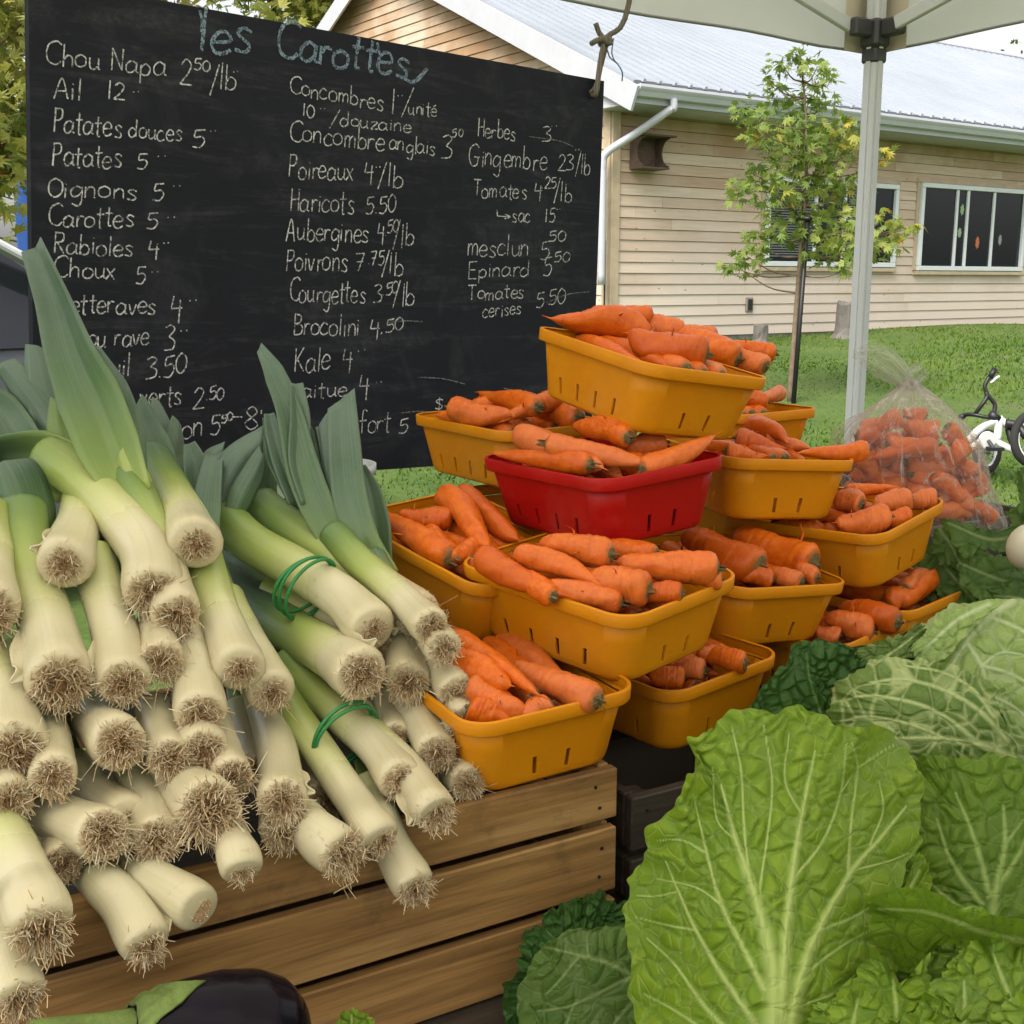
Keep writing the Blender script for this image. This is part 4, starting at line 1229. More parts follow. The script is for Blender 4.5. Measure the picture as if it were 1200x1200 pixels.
basket('L1', (-.012, 1.037, 1.0365), -61.7, 1.5, 2.5, 'yellow basket at the lower left of the stack, standing on the pine crate')
basket('L2', (.150, 1.217, .999), -52.2, .2, 3.5, 'yellow basket on the dark crate below the centre basket')
basket('L3', (.341, 1.383, .985), -46, -2, 1.7, 'yellow basket mostly hidden behind the dark crinkled cabbage leaf')
basket('L4', (.452, 1.474, 1.006), -50.7, 0, 4.0, 'lowest yellow basket at the far right end of the stack')
basket('M1', (.081, 1.107, 1.112), -46.3, 3.1, 4.4, 'large yellow basket at the front centre under the red basket')
basket('M2', (.247, 1.345, 1.064), -62.5, 3.8, -4.4, 'yellow basket right of the front centre one, its short side facing out')
basket('M3', (.402, 1.447, 1.106), -47, -2, 8.5, 'yellow basket at the right of the stack in front of the bag')
basket('M4', (-.048, 1.222, 1.122), -47.5, 10, 3.2, 'yellow basket behind the leeks at the left, mostly in shade')
basket('R', (.096, 1.236, 1.199), -56.6, -1.1, 4.2, 'red basket in the middle of the yellow stack', 'r')
basket('U1', (-.002, 1.495, 1.21), -55.8, .4, .8, 'yellow basket at the upper left in front of the chalkboard')
basket('U2', (.286, 1.436, 1.180), -73.2, -.3, -3.4, 'yellow basket right of the red basket with its short side facing out')
basket('U3', (.300, 1.70, 1.205), -55, 0, 0, 'yellow basket at the back, only a corner showing under the topmost basket')
basket('T', (.134, 1.293, 1.305), -59.9, 7.9, -7.7, 'topmost yellow basket tilted down to the right')
for k, (p_, y_, lab) in enumerate((((-.10, 1.26, 1.036), -60, 'yellow support basket hidden under the left shaded basket'), ((.03, 1.44, 1.118), -58, 'yellow support basket hidden under the upper left basket'), ((.02, 1.42, 1.036), -58, 'lowest yellow support basket at the back under the upper left basket'), ((.30, 1.66, 1.10), -55, 'yellow support basket hidden at the back right'), ((.31, 1.63, 1.0), -52, 'lowest yellow support basket at the back right'))):
    basket('H%d' % k, p_, y_, 0, 0, lab)

# ================================================================== CARROTS
t = NT('carrot_skin')
ob = t.coord(); rn = t.rnd()
sx = t.n('SeparateXYZ'); t.l(ob, sx.inputs[0])
mp = t.n('Mapping'); t.l(ob, mp.inputs[0]); mp.inputs['Scale'].default_value = (38, .5, .5)
off = t.n('CombineXYZ'); t.l(t.math('MULTIPLY', rn, 37.0), off.inputs[0]); t.l(t.math('MULTIPLY', rn, 11.0), off.inputs[1]); t.l(off.outputs[0], mp.inputs['Location'])
ring = t.noise(mp.outputs[0], 1.0, 4, .6, .25)
va = t.n('VectorMath', operation='ADD'); mp2 = t.n('Mapping'); t.l(ob, mp2.inputs[0]); mp2.inputs['Scale'].default_value = (5, 1, 1)
t.l(mp2.outputs[0], va.inputs[0]); t.l(off.outputs[0], va.inputs[1])
blot = t.noise(va.outputs[0], 1.6, 6, .7)
c = t.ramp(blot, [(.28, (.56, .082, .003)), (.5, (.73, .135, .005)), (.72, (.80, .20, .014))])
c = t.mix(t.math('MULTIPLY', t.ramp(rn, [(.55, 0.0), (.9, 1.0)]), .5), c, (.66, .19, .065))
c = t.mix(t.math('MULTIPLY', t.ramp(rn, [(.05, 1.0), (.35, 0.0)]), .6), c, (.50, .075, .006))
c = t.mix(t.ramp(ring, [(.30, .5), (.42, 0.0)]), c, (.42, .075, .008))
fs_ = t.noise(va.outputs[0], 9, 5, .75)
c = t.mix(t.ramp(fs_, [(.57, 0.0), (.72, .5)]), c, (.22, .085, .03))
sh = t.math('ADD', sx.outputs[0], t.math('MULTIPLY', t.math('SUBTRACT', blot, .5), .06))
c = t.mix(t.ramp(sh, [(.0, .75), (.035, 0.0)]), c, (.20, .12, .035))
t.set(col=c, rough=t.ramp(fs_, [(.3, .28), (.7, .48)]), spec=.35)
t.bump(t.math('ADD', ring, t.math('MULTIPLY', fs_, .35)), .30, .0016)
M_CARROT = t.m
t = NT('carrot_crown')
c = t.ramp(t.noise(t.coord(), 2.5, 5, .7), [(.3, (.09, .055, .018)), (.55, (.20, .135, .045)), (.78, (.38, .32, .13))])
t.set(col=c, rough=.8); t.bump(t.noise(t.coord(), 6, 4), .6, .01)
M_CROWN = t.m
PROF = {
 'taper': [(0, .34), (.012, .56), (.035, .80), (.07, .94), (.12, 1.0), (.2, .99), (.35, .90), (.6, .70), (.8, .46), (.92, .25), (.975, .10), (1.0, .05), (1.05, .025), (1.09, .012)],
 'blunt': [(0, .34), (.014, .58), (.04, .82), (.085, .96), (.15, 1.0), (.3, .99), (.55, .91), (.75, .77), (.86, .62), (.93, .45), (.97, .27), (.99, .13), (1.0, .05), (1.05, .018)],
}
def carrot_mesh(kind, seed):
    rr = np.random.default_rng(seed)
    pr = np.array(PROF[kind]); xs_ = np.concatenate([np.linspace(0, .06, 9)[:-1], np.linspace(.06, .93, 40)[:-1], np.linspace(.93, pr[-1, 0], 12)])
    rad = np.interp(xs_, pr[:, 0], pr[:, 1]); n = 18
    th_ = np.arange(n) / n * 2 * math.pi
    b1, b2, ph = rr.uniform(-.5, .5), rr.uniform(-.5, .5), rr.uniform(0, 6)
    V = []
    rings = 1 + .018 * np.sin(xs_ * 70 + ph) * rr.uniform(.3, 1, len(xs_)) + .014 * rr.normal(0, 1, len(xs_)) * (xs_ > .06)
    for i, x in enumerate(xs_):
        lump = 1 + .05 * np.sin(2 * th_ + ph + x * 5) + .05 * np.sin(3 * th_ - ph * 2 + x * 9) + .03 * np.sin(5 * th_ + x * 23)
        r_ = rad[i] * rings[i] * lump
        cy = b1 * math.sin(math.pi * min(1, x)) + .22 * math.sin(6.5 * x + ph) * x; cz_ = b2 * math.sin(2.4 * x) * .8
        if x > .98: cy += (x - .98) * 6 * b2; 
        V.append(np.stack([np.full(n, x), cy + r_ * np.cos(th_), cz_ + r_ * np.sin(th_)], -1))
    V = np.concatenate(V); m_ = len(xs_)
    f_ = [(i * n + k, i * n + (k + 1) % n, (i + 1) * n + (k + 1) % n, (i + 1) * n + k) for i in range(m_ - 1) for k in range(n)]
    f_ += [tuple(range(n))[::-1], tuple(range((m_ - 1) * n, m_ * n))]
    mb = MB().add(V, f_)
    for q in range(2):
        x0 = rr.uniform(.2, .95); a_ = rr.uniform(0, 6.28); r_ = float(np.interp(x0, pr[:, 0], pr[:, 1])); cy = b1 * math.sin(math.pi * x0) + .22 * math.sin(6.5 * x0 + ph) * x0; cz_ = b2 * math.sin(2.4 * x0) * .8
        p0 = np.array([x0, cy + r_ * .93 * math.cos(a_), cz_ + r_ * .93 * math.sin(a_)]); dr = np.array([.02, math.cos(a_), math.sin(a_)]); l_ = rr.uniform(.25, 1.0)
        mb.tube(smooth_path([p0, p0 + dr * l_ * .5, p0 + dr * l_ + np.array([rr.uniform(-.04, .08), rr.normal(0, .2), rr.normal(0, .2)])], 6), [.016, .014, .012, .010, .008, .005], 4)
    mb.at = {}
    o = mb.build('carrot', M_CARROT, None, True)
    st = MB()
    st.tube([(-.006, 0, 0), (.004, 0, 0), (.016, 0, 0)], [.34, .47, .56], 12)
    for k in range(4):
        a_ = rr.uniform(0, 6.28); q = rr.uniform(.05, .25)
        st.tube([(.0, q * math.cos(a_), q * math.sin(a_)), (rr.uniform(-.035, -.012), q * 1.3 * math.cos(a_), q * 1.3 * math.sin(a_))], [.10, .06], 6)
    s_ = st.build('crown_stub', M_CROWN, None, True); s_.parent = o
    return o
CV = {k: [carrot_mesh(k, 31 + 7 * i + len(k)) for i in range(5)] for k in PROF}
cv_used = set()
rc_ = random.Random(5)
def carrot(C, T, r, label, group, kind=None):
    kind = kind or rc_.choice(['taper', 'blunt', 'blunt'])
    src = CV[kind][rc_.randrange(5)]
    if src.name not in cv_used:
        cv_used.add(src.name); o = src
    else:
        o = src.copy(); COL.objects.link(o)
        for ch in src.children:
            c_ = ch.copy(); COL.objects.link(c_); c_.parent = o
    C = np.asarray(C, float); T = np.asarray(T, float); r = r * .95
    x = unit(T - C); a = np.array([0, 0, 1.]) if abs(x[2]) < .9 else np.array([1., 0, 0])
    y = unit(np.cross(a, x)); z = np.cross(x, y); th_ = rc_.uniform(0, 6.28)
    y, z = y * math.cos(th_) + z * math.sin(th_), z * math.cos(th_) - y * math.sin(th_)
    L = np.linalg.norm(T - C)
    o.matrix_basis = mat4(np.stack([x * L, y * r, z * r], 1), C)
    return tag(o, label, 'carrot', group)
def bpt(key, px, py, h):
    pos, R, dc = BK[key]
    P = onplane(px, py, pos + R @ np.array([0, 0, BH_]) + UPV * h, R[:, 2])
    d_ = proj(P)[2]
    d_ = min(max(d_, dc - .085), dc + .075)
    return at(px, py, d_)
def basket_carrots(key, name, rows, fill=5, z0=.021, half=None):
    g = 'carrots in the ' + name
    for (cx_, cy_, tx_, ty_, r_, h1, h2, lab, *k) in rows:
        C, T = bpt(key, cx_, cy_, h1), bpt(key, tx_, ty_, h2)
        dm = (proj(C)[2] + proj(T)[2]) / 2
        carrot(C, T, r_ * dm / F, lab, g, k[0] if k else None)
    pos, R, dc = BK[key]
    for i in range(fill):
        for lay in (1, 1.85):
            y_ = (i - (fill - 1) / 2) * .0215 + rc_.uniform(-.004, .004); s_ = rc_.choice([-1, 1])
            z_ = z0 + lay * .024 + rc_.uniform(-.002, .003)
            C = pos + R @ np.array([s_ * .072, y_, z_]); T = pos + R @ np.array([-s_ * rc_.uniform(.055, .07), y_ + rc_.uniform(-.01, .01), z_ - .002])
            carrot(C, T, rc_.uniform(.0125, .0145), 'orange carrot half buried under the others in the ' + name, 'buried carrots in the ' + name)
basket_carrots('T', 'topmost tilted basket', [
 (757, 392, 645, 376, 22, .012, .012, 'thick carrot at the front left of the topmost basket, cut end facing right', 'taper'),
 (829, 416, 735, 392, 23, .010, .014, 'thick carrot lying second from the left in the topmost basket', 'blunt'),
 (866, 421, 790, 392, 20, .006, .012, 'third carrot along the front rim of the topmost basket', 'blunt'),
 (898, 430, 850, 408, 14, .004, .010, 'small carrot at the right end of the topmost basket', 'blunt'),
 (909, 414, 850, 408, 12, .006, .008, 'carrot pointing past the right rim of the topmost basket', 'blunt'),
 (840, 398, 770, 382, 15, .014, .016, 'carrot behind the front row in the topmost basket', 'blunt'),
 (765, 372, 690, 368, 17, .018, .016, 'rounded carrot at the back of the topmost basket', 'blunt'),
 (800, 392, 735, 374, 18, .016, .020, 'middle carrot behind the two thick ones in the topmost basket', 'blunt'),
 (720, 385, 660, 380, 17, .004, .004, 'carrot low along the left side of the topmost basket', 'blunt'),
])
basket_carrots('R', 'red basket', [
 (693, 545, 575, 531, 15, .012, .010, 'pale carrot along the front rim of the red basket, dark cut end at right', 'taper'),
 (607, 508, 705, 548, 19, .024, .010, 'rounded carrot heaped at the left of the red basket', 'blunt'),
 (640, 520, 775, 540, 17, .024, .010, 'long carrot across the middle of the red basket', 'taper'),
 (738, 513, 672, 500, 16, .024, .026, 'short carrot high at the back of the red basket under the tilted basket', 'blunt'),
 (752, 552, 838, 507, 16, .008, .022, 'thin carrot with a wispy tip pointing up to the right from the red basket', 'taper'),
 (780, 518, 720, 530, 14, .010, .006, 'shaded carrot at the back right of the red basket', 'blunt'),
])
basket_carrots('U1', 'upper left basket', [
 (528, 478, 600, 490, 16, .016, .012, 'carrot with a green end at the left of the upper left basket', 'blunt'),
 (632, 478, 563, 459, 14, .022, .026, 'carrot with its tip pointing up left in the upper left basket', 'taper'),
 (656, 466, 590, 496, 14, .030, .012, 'carrot leaning up to the right in the upper left basket', 'taper'),
 (560, 490, 508, 486, 12, .006, .006, 'pale carrot against the left rim of the upper left basket', 'taper'),
 (680, 490, 630, 478, 14, .010, .010, 'carrot under the tilted basket at the back of the upper left basket', 'blunt'),
 (600, 470, 552, 470, 12, .018, .018, 'carrot between two others in the upper left basket', 'blunt'),
])
basket_carrots('M4', 'left shaded basket', [
 (530, 655, 448, 598, 20, .004, .006, 'thick carrot along the front side of the left shaded basket', 'taper'),
 (532, 606, 468, 600, 15, .014, .012, 'short carrot lying crosswise at the back of the left shaded basket', 'blunt'),
 (518, 578, 572, 645, 17, .024, .010, 'carrot sloping down to the right in the left shaded basket', 'blunt'),
 (540, 575, 606, 630, 16, .022, .014, 'carrot with fine rings at the back right of the left shaded basket', 'blunt'),
 (560, 640, 525, 655, 15, .006, .004, 'small carrot end showing at the bottom of the left shaded basket', 'blunt'),
 (510, 640, 500, 620, 13, .002, .002, 'dark carrot deep in the left shaded basket', 'blunt'),
])
basket_carrots('M1', 'front centre basket', [
 (560, 652, 668, 696, 19, .018, .008, 'carrot with a long curved tip at the left of the front centre basket', 'taper'),
 (605, 648, 714, 686, 17, .024, .012, 'ringed carrot pointing right in the front centre basket', 'taper'),
 (718, 650, 632, 640, 18, .030, .026, 'pinkish carrot lying highest in the front centre basket', 'blunt'),
 (762, 692, 690, 678, 22, .012, .010, 'carrot with a sunken brown end in the middle of the front centre basket', 'blunt'),
 (842, 666, 722, 656, 21, .016, .022, 'thick carrot at the right of the front centre basket', 'blunt'),
 (730, 706, 640, 684, 16, .006, .008, 'carrot at the front corner of the front centre basket', 'blunt'),
 (650, 700, 590, 672, 15, .004, .006, 'dark carrot half hidden along the left rim of the front centre basket', 'blunt'),
 (800, 696, 750, 694, 15, .004, .002, 'carrot low inside the right rim of the front centre basket', 'blunt'),
 (846, 680, 805, 680, 13, .004, .004, 'short carrot in the right corner of the front centre basket', 'blunt'),
 (770, 650, 700, 640, 15, .016, .014, 'shaded carrot under the red basket in the front centre basket', 'blunt'),
])
basket_carrots('L1', 'lower left basket', [
 (527, 748, 634, 812, 20, .022, .008, 'long tapering carrot in the lower left basket', 'taper'),
 (515, 775, 600, 800, 20, .018, .014, 'thick carrot beside the leek roots in the lower left basket', 'blunt'),
 (702, 822, 605, 775, 20, .006, .010, 'carrot with a grey green end at the right of the lower left basket', 'blunt'),
 (550, 800, 620, 832, 19, .010, .006, 'short fat carrot in the middle of the lower left basket', 'blunt'),
 (648, 824, 610, 850, 16, .004, .000, 'stubby carrot tip up against the rim of the lower left basket', 'blunt'),
 (548, 830, 598, 852, 18, .004, .000, 'blunt carrot at the front left of the lower left basket', 'blunt'),
 (530, 770, 560, 760, 14, .01, .012, 'carrot at the back left of the lower left basket', 'blunt'),
])
basket_carrots('L2', 'basket on the dark crate', [
 (803, 792, 760, 788, 14, .006, .002, 'cut carrot end at the left of the basket on the dark crate', 'blunt'),
 (826, 786, 790, 780, 13, .006, .004, 'second cut carrot end in the basket on the dark crate', 'blunt'),
 (874, 778, 825, 772, 15, .008, .006, 'carrot at the right of the basket on the dark crate', 'blunt'),
 (850, 765, 815, 768, 12, .008, .008, 'carrot with a wispy crown at the back of the basket on the dark crate', 'blunt'),
])
basket_carrots('M2', 'middle right basket', [
 (892, 664, 800, 625, 25, .016, .026, 'big carrot at the left of the middle right basket', 'blunt'),
 (954, 660, 860, 622, 26, .014, .026, 'biggest carrot on top of the middle right basket', 'blunt'),
 (966, 632, 905, 618, 17, .022, .024, 'carrot at the back of the middle right basket', 'blunt'),
 (905, 680, 868, 672, 14, .002, .004, 'carrot low along the rim of the middle right basket', 'blunt'),
 (940, 682, 900, 670, 13, .002, .004, 'carrot between the two big ones in the middle right basket', 'blunt'),
 (982, 628, 950, 622, 12, .024, .024, 'small carrot end at the back right of the middle right basket', 'blunt'),
 (958, 678, 930, 668, 11, .002, .004, 'small carrot in the front right corner of the middle right basket', 'blunt'),
])
basket_carrots('U2', 'upper right basket', [
 (862, 515, 922, 524, 15, .010, .006, 'carrot with a dark wisp at the left of the upper right basket', 'taper'),
 (880, 498, 925, 520, 15, .020, .010, 'carrot leaning at the back of the upper right basket', 'taper'),
 (900, 512, 950, 524, 13, .012, .006, 'carrot in the middle of the upper right basket', 'taper'),
 (1016, 526, 935, 529, 13, .010, .006, 'pale carrot sticking out over the right corner of the upper right basket', 'taper'),
 (850, 530, 900, 536, 13, .003, .001, 'carrot along the front rim of the upper right basket', 'taper'),
], fill=4)
basket_carrots('M3', 'right basket in front of the bag', [
 (1043, 604, 978, 610, 17, .014, .012, 'thick carrot at the front of the right basket', 'blunt'),
 (1068, 586, 1022, 592, 16, .010, .010, 'rounded carrot in the middle of the right basket', 'blunt'),
 (1098, 582, 1060, 585, 13, .006, .006, 'carrot in the far corner of the right basket', 'blunt'),
 (1010, 592, 975, 585, 15, .014, .018, 'carrot behind the upper right basket at the back of the right basket', 'blunt'),
 (990, 575, 1056, 571, 9, .016, .014, 'thin carrot lying along the back rim of the right basket', 'taper'),
 (1066, 602, 1030, 610, 12, .002, .002, 'carrot low along the right rim of the right basket', 'blunt'),
], fill=4)
basket_carrots('L4', 'far right lowest basket', [
 (1050, 706, 1132, 662, 15, .010, .012, 'carrot lying from left to right in the far right lowest basket', 'taper'),
 (1142, 678, 1100, 668, 17, .008, .012, 'carrot with a dark end at the right of the far right lowest basket', 'blunt'),
 (1060, 690, 1088, 672, 11, .012, .014, 'small carrot behind in the far right lowest basket', 'blunt'),
 (1040, 712, 1070, 690, 13, .004, .008, 'shaded carrot at the left of the far right lowest basket', 'blunt'),
], fill=4)
basket_carrots('L3', 'half hidden basket behind the dark leaf', [
 (1054, 730, 985, 712, 18, .010, .014, 'upper carrot in the half hidden basket behind the dark leaf', 'blunt'),
 (1024, 742, 965, 728, 17, .006, .010, 'lower carrot with a grey end in the half hidden basket', 'blunt'),
 (985, 745, 955, 735, 12, .004, .006, 'carrot at the left of the half hidden basket', 'blunt'),
], fill=4)
basket_carrots('U3', 'back basket', [
 (916, 460, 880, 468, 10, .014, .012, 'carrot behind the topmost basket in the back basket', 'taper'),
 (900, 472, 868, 470, 11, .006, .008, 'second carrot in the back basket', 'blunt'),
], fill=4)
for px, py, d_, key in ((905, 608, 1.3, 0),):
    pass
# wispy root hairs that stick out of the heaps are part of the carrots' own tips

# ================================================================== LEEKS
t = NT('leek_skin')
g_ = t.attr('g'); an_ = t.attr('ang')
cx = t.n('CombineXYZ'); t.l(t.math('MULTIPLY', an_, 34.0), cx.inputs[0]); t.l(t.math('MULTIPLY', g_, .55), cx.inputs[1]); t.l(t.math('MULTIPLY', t.rnd(), 40.0), cx.inputs[2])
st_ = t.noise(cx.outputs[0], 1.0, 3, .6)
ob = t.coord(); blot = t.noise(ob, 30, 5, .65)
gg = t.math('ADD', g_, t.math('ADD', t.math('MULTIPLY', t.math('SUBTRACT', st_, .5), .10), t.math('MULTIPLY', t.math('SUBTRACT', blot, .5), .22)))
gm = t.math('DIVIDE', gg, 3.2)
c = t.ramp(gm, [(0.0, (.62, .53, .33)), (.14, (.66, .59, .38)), (.24, (.58, .57, .26)), (.36, (.37, .43, .11)), (.52, (.18, .265, .05)), (.68, (.075, .145, .05)), (.82, (.062, .115, .068)), (1.0, (.10, .155, .11))])
c = t.mix(t.ramp(st_, [(.30, .22), (.48, 0.0)]), c, t.mix(.6, c, (.30, .30, .10)))
c = t.mix(t.math('MULTIPLY', t.ramp(gm, [(.35, 0.0), (.6, 1.0)]), t.ramp(st_, [(.48, 0.0), (.62, .32)])), c, (.18, .25, .15))
c = t.mix(t.math('MULTIPLY', t.ramp(gm, [(.45, 0.0), (.8, .7)]), t.ramp(t.noise(ob, 11, 5, .65), [(.45, 0.0), (.7, .8)])), c, (.16, .215, .175))
dirt = t.noise(ob, 42, 7, .78)
c = t.mix(t.ramp(dirt, [(.60, 0.0), (.74, .5)]), c, (.26, .18, .08))
t.set(col=c, rough=t.ramp(gm, [(.2, .27), (.7, .48)]), spec=.5)
t.set(sss=.08); t.b.inputs['Subsurface Radius'].default_value = (.006, .004, .002)
t.bump(t.math('ADD', st_, t.math('MULTIPLY', blot, .5)), .12, .0012)
M_LEEK = t.m
t = NT('leek_root')
c = t.ramp(t.attr('tint'), [(0, (.20, .11, .045)), (.35, (.44, .285, .14)), (.7, (.62, .46, .26)), (1, (.74, .62, .42))])
t.set(col=c, rough=.8); M_ROOT = t.m

LEEKG = 'leeks heaped on the pine crate'
def crate_front(px):
    """depth of the crate front and photo row of its top edge in column px"""
    p = onplane(px, 900, c0, n0); d_ = proj(p)[2]
    r = ray(px, 900); q = O3 + r * ((np.dot(c0 - O3, n0)) / np.dot(r, n0))
    top = np.array([q[0], q[1], CZ]);
    return d_, proj(top)[1]
def pile_depth(px, py):
    d_, ytop = crate_front(max(px, -60))
    up = ytop - py
    return d_ - .030 + (max(0, up) * .00052 if up > 0 else .0)
rl = np.random.default_rng(77)
def tuft(C, axis, r, n, parent, long=1.0, seed=0):
    rr = np.random.default_rng(seed)
    n = int(n * 1.9); a = unit(unit(axis) + .75 * unit(O3 - C)); u = unit(np.cross(a, [0.13, .2, 1])); v = np.cross(a, u)
    mb = MB()
    # small brown basal plate
    th_ = np.arange(14) / 14 * 6.283; V = []
    for s_, h_ in ((.66, -.01), (.56, .03), (.36, .05), (.12, .04)):
        V.append(C + r * (s_ * (np.cos(th_)[:, None] * u + np.sin(th_)[:, None] * v) * (1 + .08 * rr.normal(0, 1, (14, 1))) + h_ * a))
    mb.add(np.concatenate(V), [(i * 14 + k, i * 14 + (k + 1) % 14, (i + 1) * 14 + (k + 1) % 14, (i + 1) * 14 + k) for i in range(3) for k in range(14)] + [tuple(range(42, 56))], tint=.25)
    m_ = 5
    ang = rr.uniform(0, 6.283, n); q = np.sqrt(rr.uniform(.02, 1, n)) * .60
    rad = np.cos(ang)[:, None] * u + np.sin(ang)[:, None] * v
    base = C + r * (q[:, None] * rad + .05 * a)
    clump = np.sin(ang * 5 + seed) * .25
    dirn = a * rr.uniform(.2, .8, n)[:, None] + rad * (q * rr.uniform(.7, 2.6, n))[:, None] + rr.normal(0, .22, (n, 3))
    dirn /= np.linalg.norm(dirn, axis=1)[:, None]
    L = r * rr.uniform(.20, .48, n) * (1 + clump * .4) * long
    big = rr.random(n) < .05; L[big] *= rr.uniform(1.3, 2.0, big.sum())
    curl = rr.normal(0, .5, (n, 3)); droop = rr.uniform(.0, .42, n)
    w_ = rr.uniform(.00045, .00090, n) * (r / .022) ** .5
    P = []
    for j in range(m_):
        s_ = j / (m_ - 1)
        P.append(base + dirn * (L * s_)[:, None] + curl * (L * s_ * s_ * .8)[:, None] * np.sin(3 * s_ + 1) + np.array([0, 0, -1]) * (L * droop * s_ * s_)[:, None])
    P = np.stack(P, 1)                                   # n, m, 3
    T = np.gradient(P, axis=1); T /= np.linalg.norm(T, axis=2)[..., None] + 1e-9
    A = np.cross(T, np.array([.3, .5, .81])); A /= np.linalg.norm(A, axis=2)[..., None] + 1e-9
    B = np.cross(T, A)
    W = w_[:, None, None] * np.linspace(1, .45, m_)[None, :, None]
    ring = np.stack([P + W * A, P + W * (-.5 * A + .87 * B), P + W * (-.5 * A - .87 * B)], 2)   # n,m,3,3
    V = ring.reshape(-1, 3); F_ = []
    for i in range(n):
        o = i * m_ * 3
        for j in range(m_ - 1):
            for k in range(3):
                F_.append((o + j * 3 + k, o + j * 3 + (k + 1) % 3, o + j * 3 + 3 + (k + 1) % 3, o + j * 3 + 3 + k))
    tint = np.clip(rr.normal(.64, .2, n) - .45 * (q < .22), 0, 1)[:, None, None] + np.linspace(-.18, .16, m_)[None, :, None] + np.zeros((1, 1, 3))
    mb.add(V, F_, tint=np.clip(tint, 0, 1).reshape(-1))
    return mb.build('root_tuft', M_ROOT, parent)

def strap(path, widths, parent, g0=1.5, g1=3.2, fold=.30, seed=0, name='leaf', facing=None):
    """long leek leaf: a folded, slightly wavy strap"""
    n = 26; rr = np.random.default_rng(seed)
    P = smooth_path(path, n); W = .92 * np.interp(np.linspace(0, 1, n), np.linspace(0, 1, len(widths)), widths)
    T = np.gradient(P, axis=0); T /= np.linalg.norm(T, axis=1)[:, None]
    vd = P - O3 if facing is None else np.broadcast_to(np.asarray(facing, float), P.shape)
    S = np.cross(T, vd); S /= np.linalg.norm(S, axis=1)[:, None]
    N = np.cross(S, T)
    tw = rr.uniform(-.35, .35) * np.linspace(0, 1, n) + rr.uniform(-.2, .2)
    S, N = S * np.cos(tw)[:, None] + N * np.sin(tw)[:, None], N * np.cos(tw)[:, None] - S * np.sin(tw)[:, None]
    K = 9; V = []
    ph = rr.uniform(0, 6); fold = fold * (-1 if (name == 'leaf' and rr.random() < .55) else 1); skew = rr.uniform(-.55, .55) * np.clip(np.linspace(-1.2, 1, n), 0, 1)
    for k in range(K):
        x = (k / (K - 1) - .5) * 2
        wav = .05 * np.sin(np.linspace(0, 7, n) + ph + 2 * x) * abs(x) * W
        dep = fold * W * .5 * abs(x) ** 1.1 + wav
        V.append(P + S * (x * W / 2)[:, None] * (1 - .12 * abs(fold)) + N * dep[:, None] + T * (skew * x * W)[:, None])
    V = np.stack(V, 1)
    gg = np.linspace(0, 1, n)[:, None] ** .8 * (g1 - g0) + g0 + np.zeros((1, K))
    an = np.broadcast_to(np.linspace(0, 1, K)[None] * .8, (n, K))
    mb = MB().add(V.reshape(-1, 3), [(i * K + k, i * K + k + 1, (i + 1) * K + k + 1, (i + 1) * K + k) for i in range(n - 1) for k in range(K - 1)], g=gg.reshape(-1), ang=an.reshape(-1))
    o = mb.build(name, M_LEEK, parent, True)
    md = o.modifiers.new('thickness', 'SOLIDIFY'); md.thickness = .0012; md.offset = 0
    return o

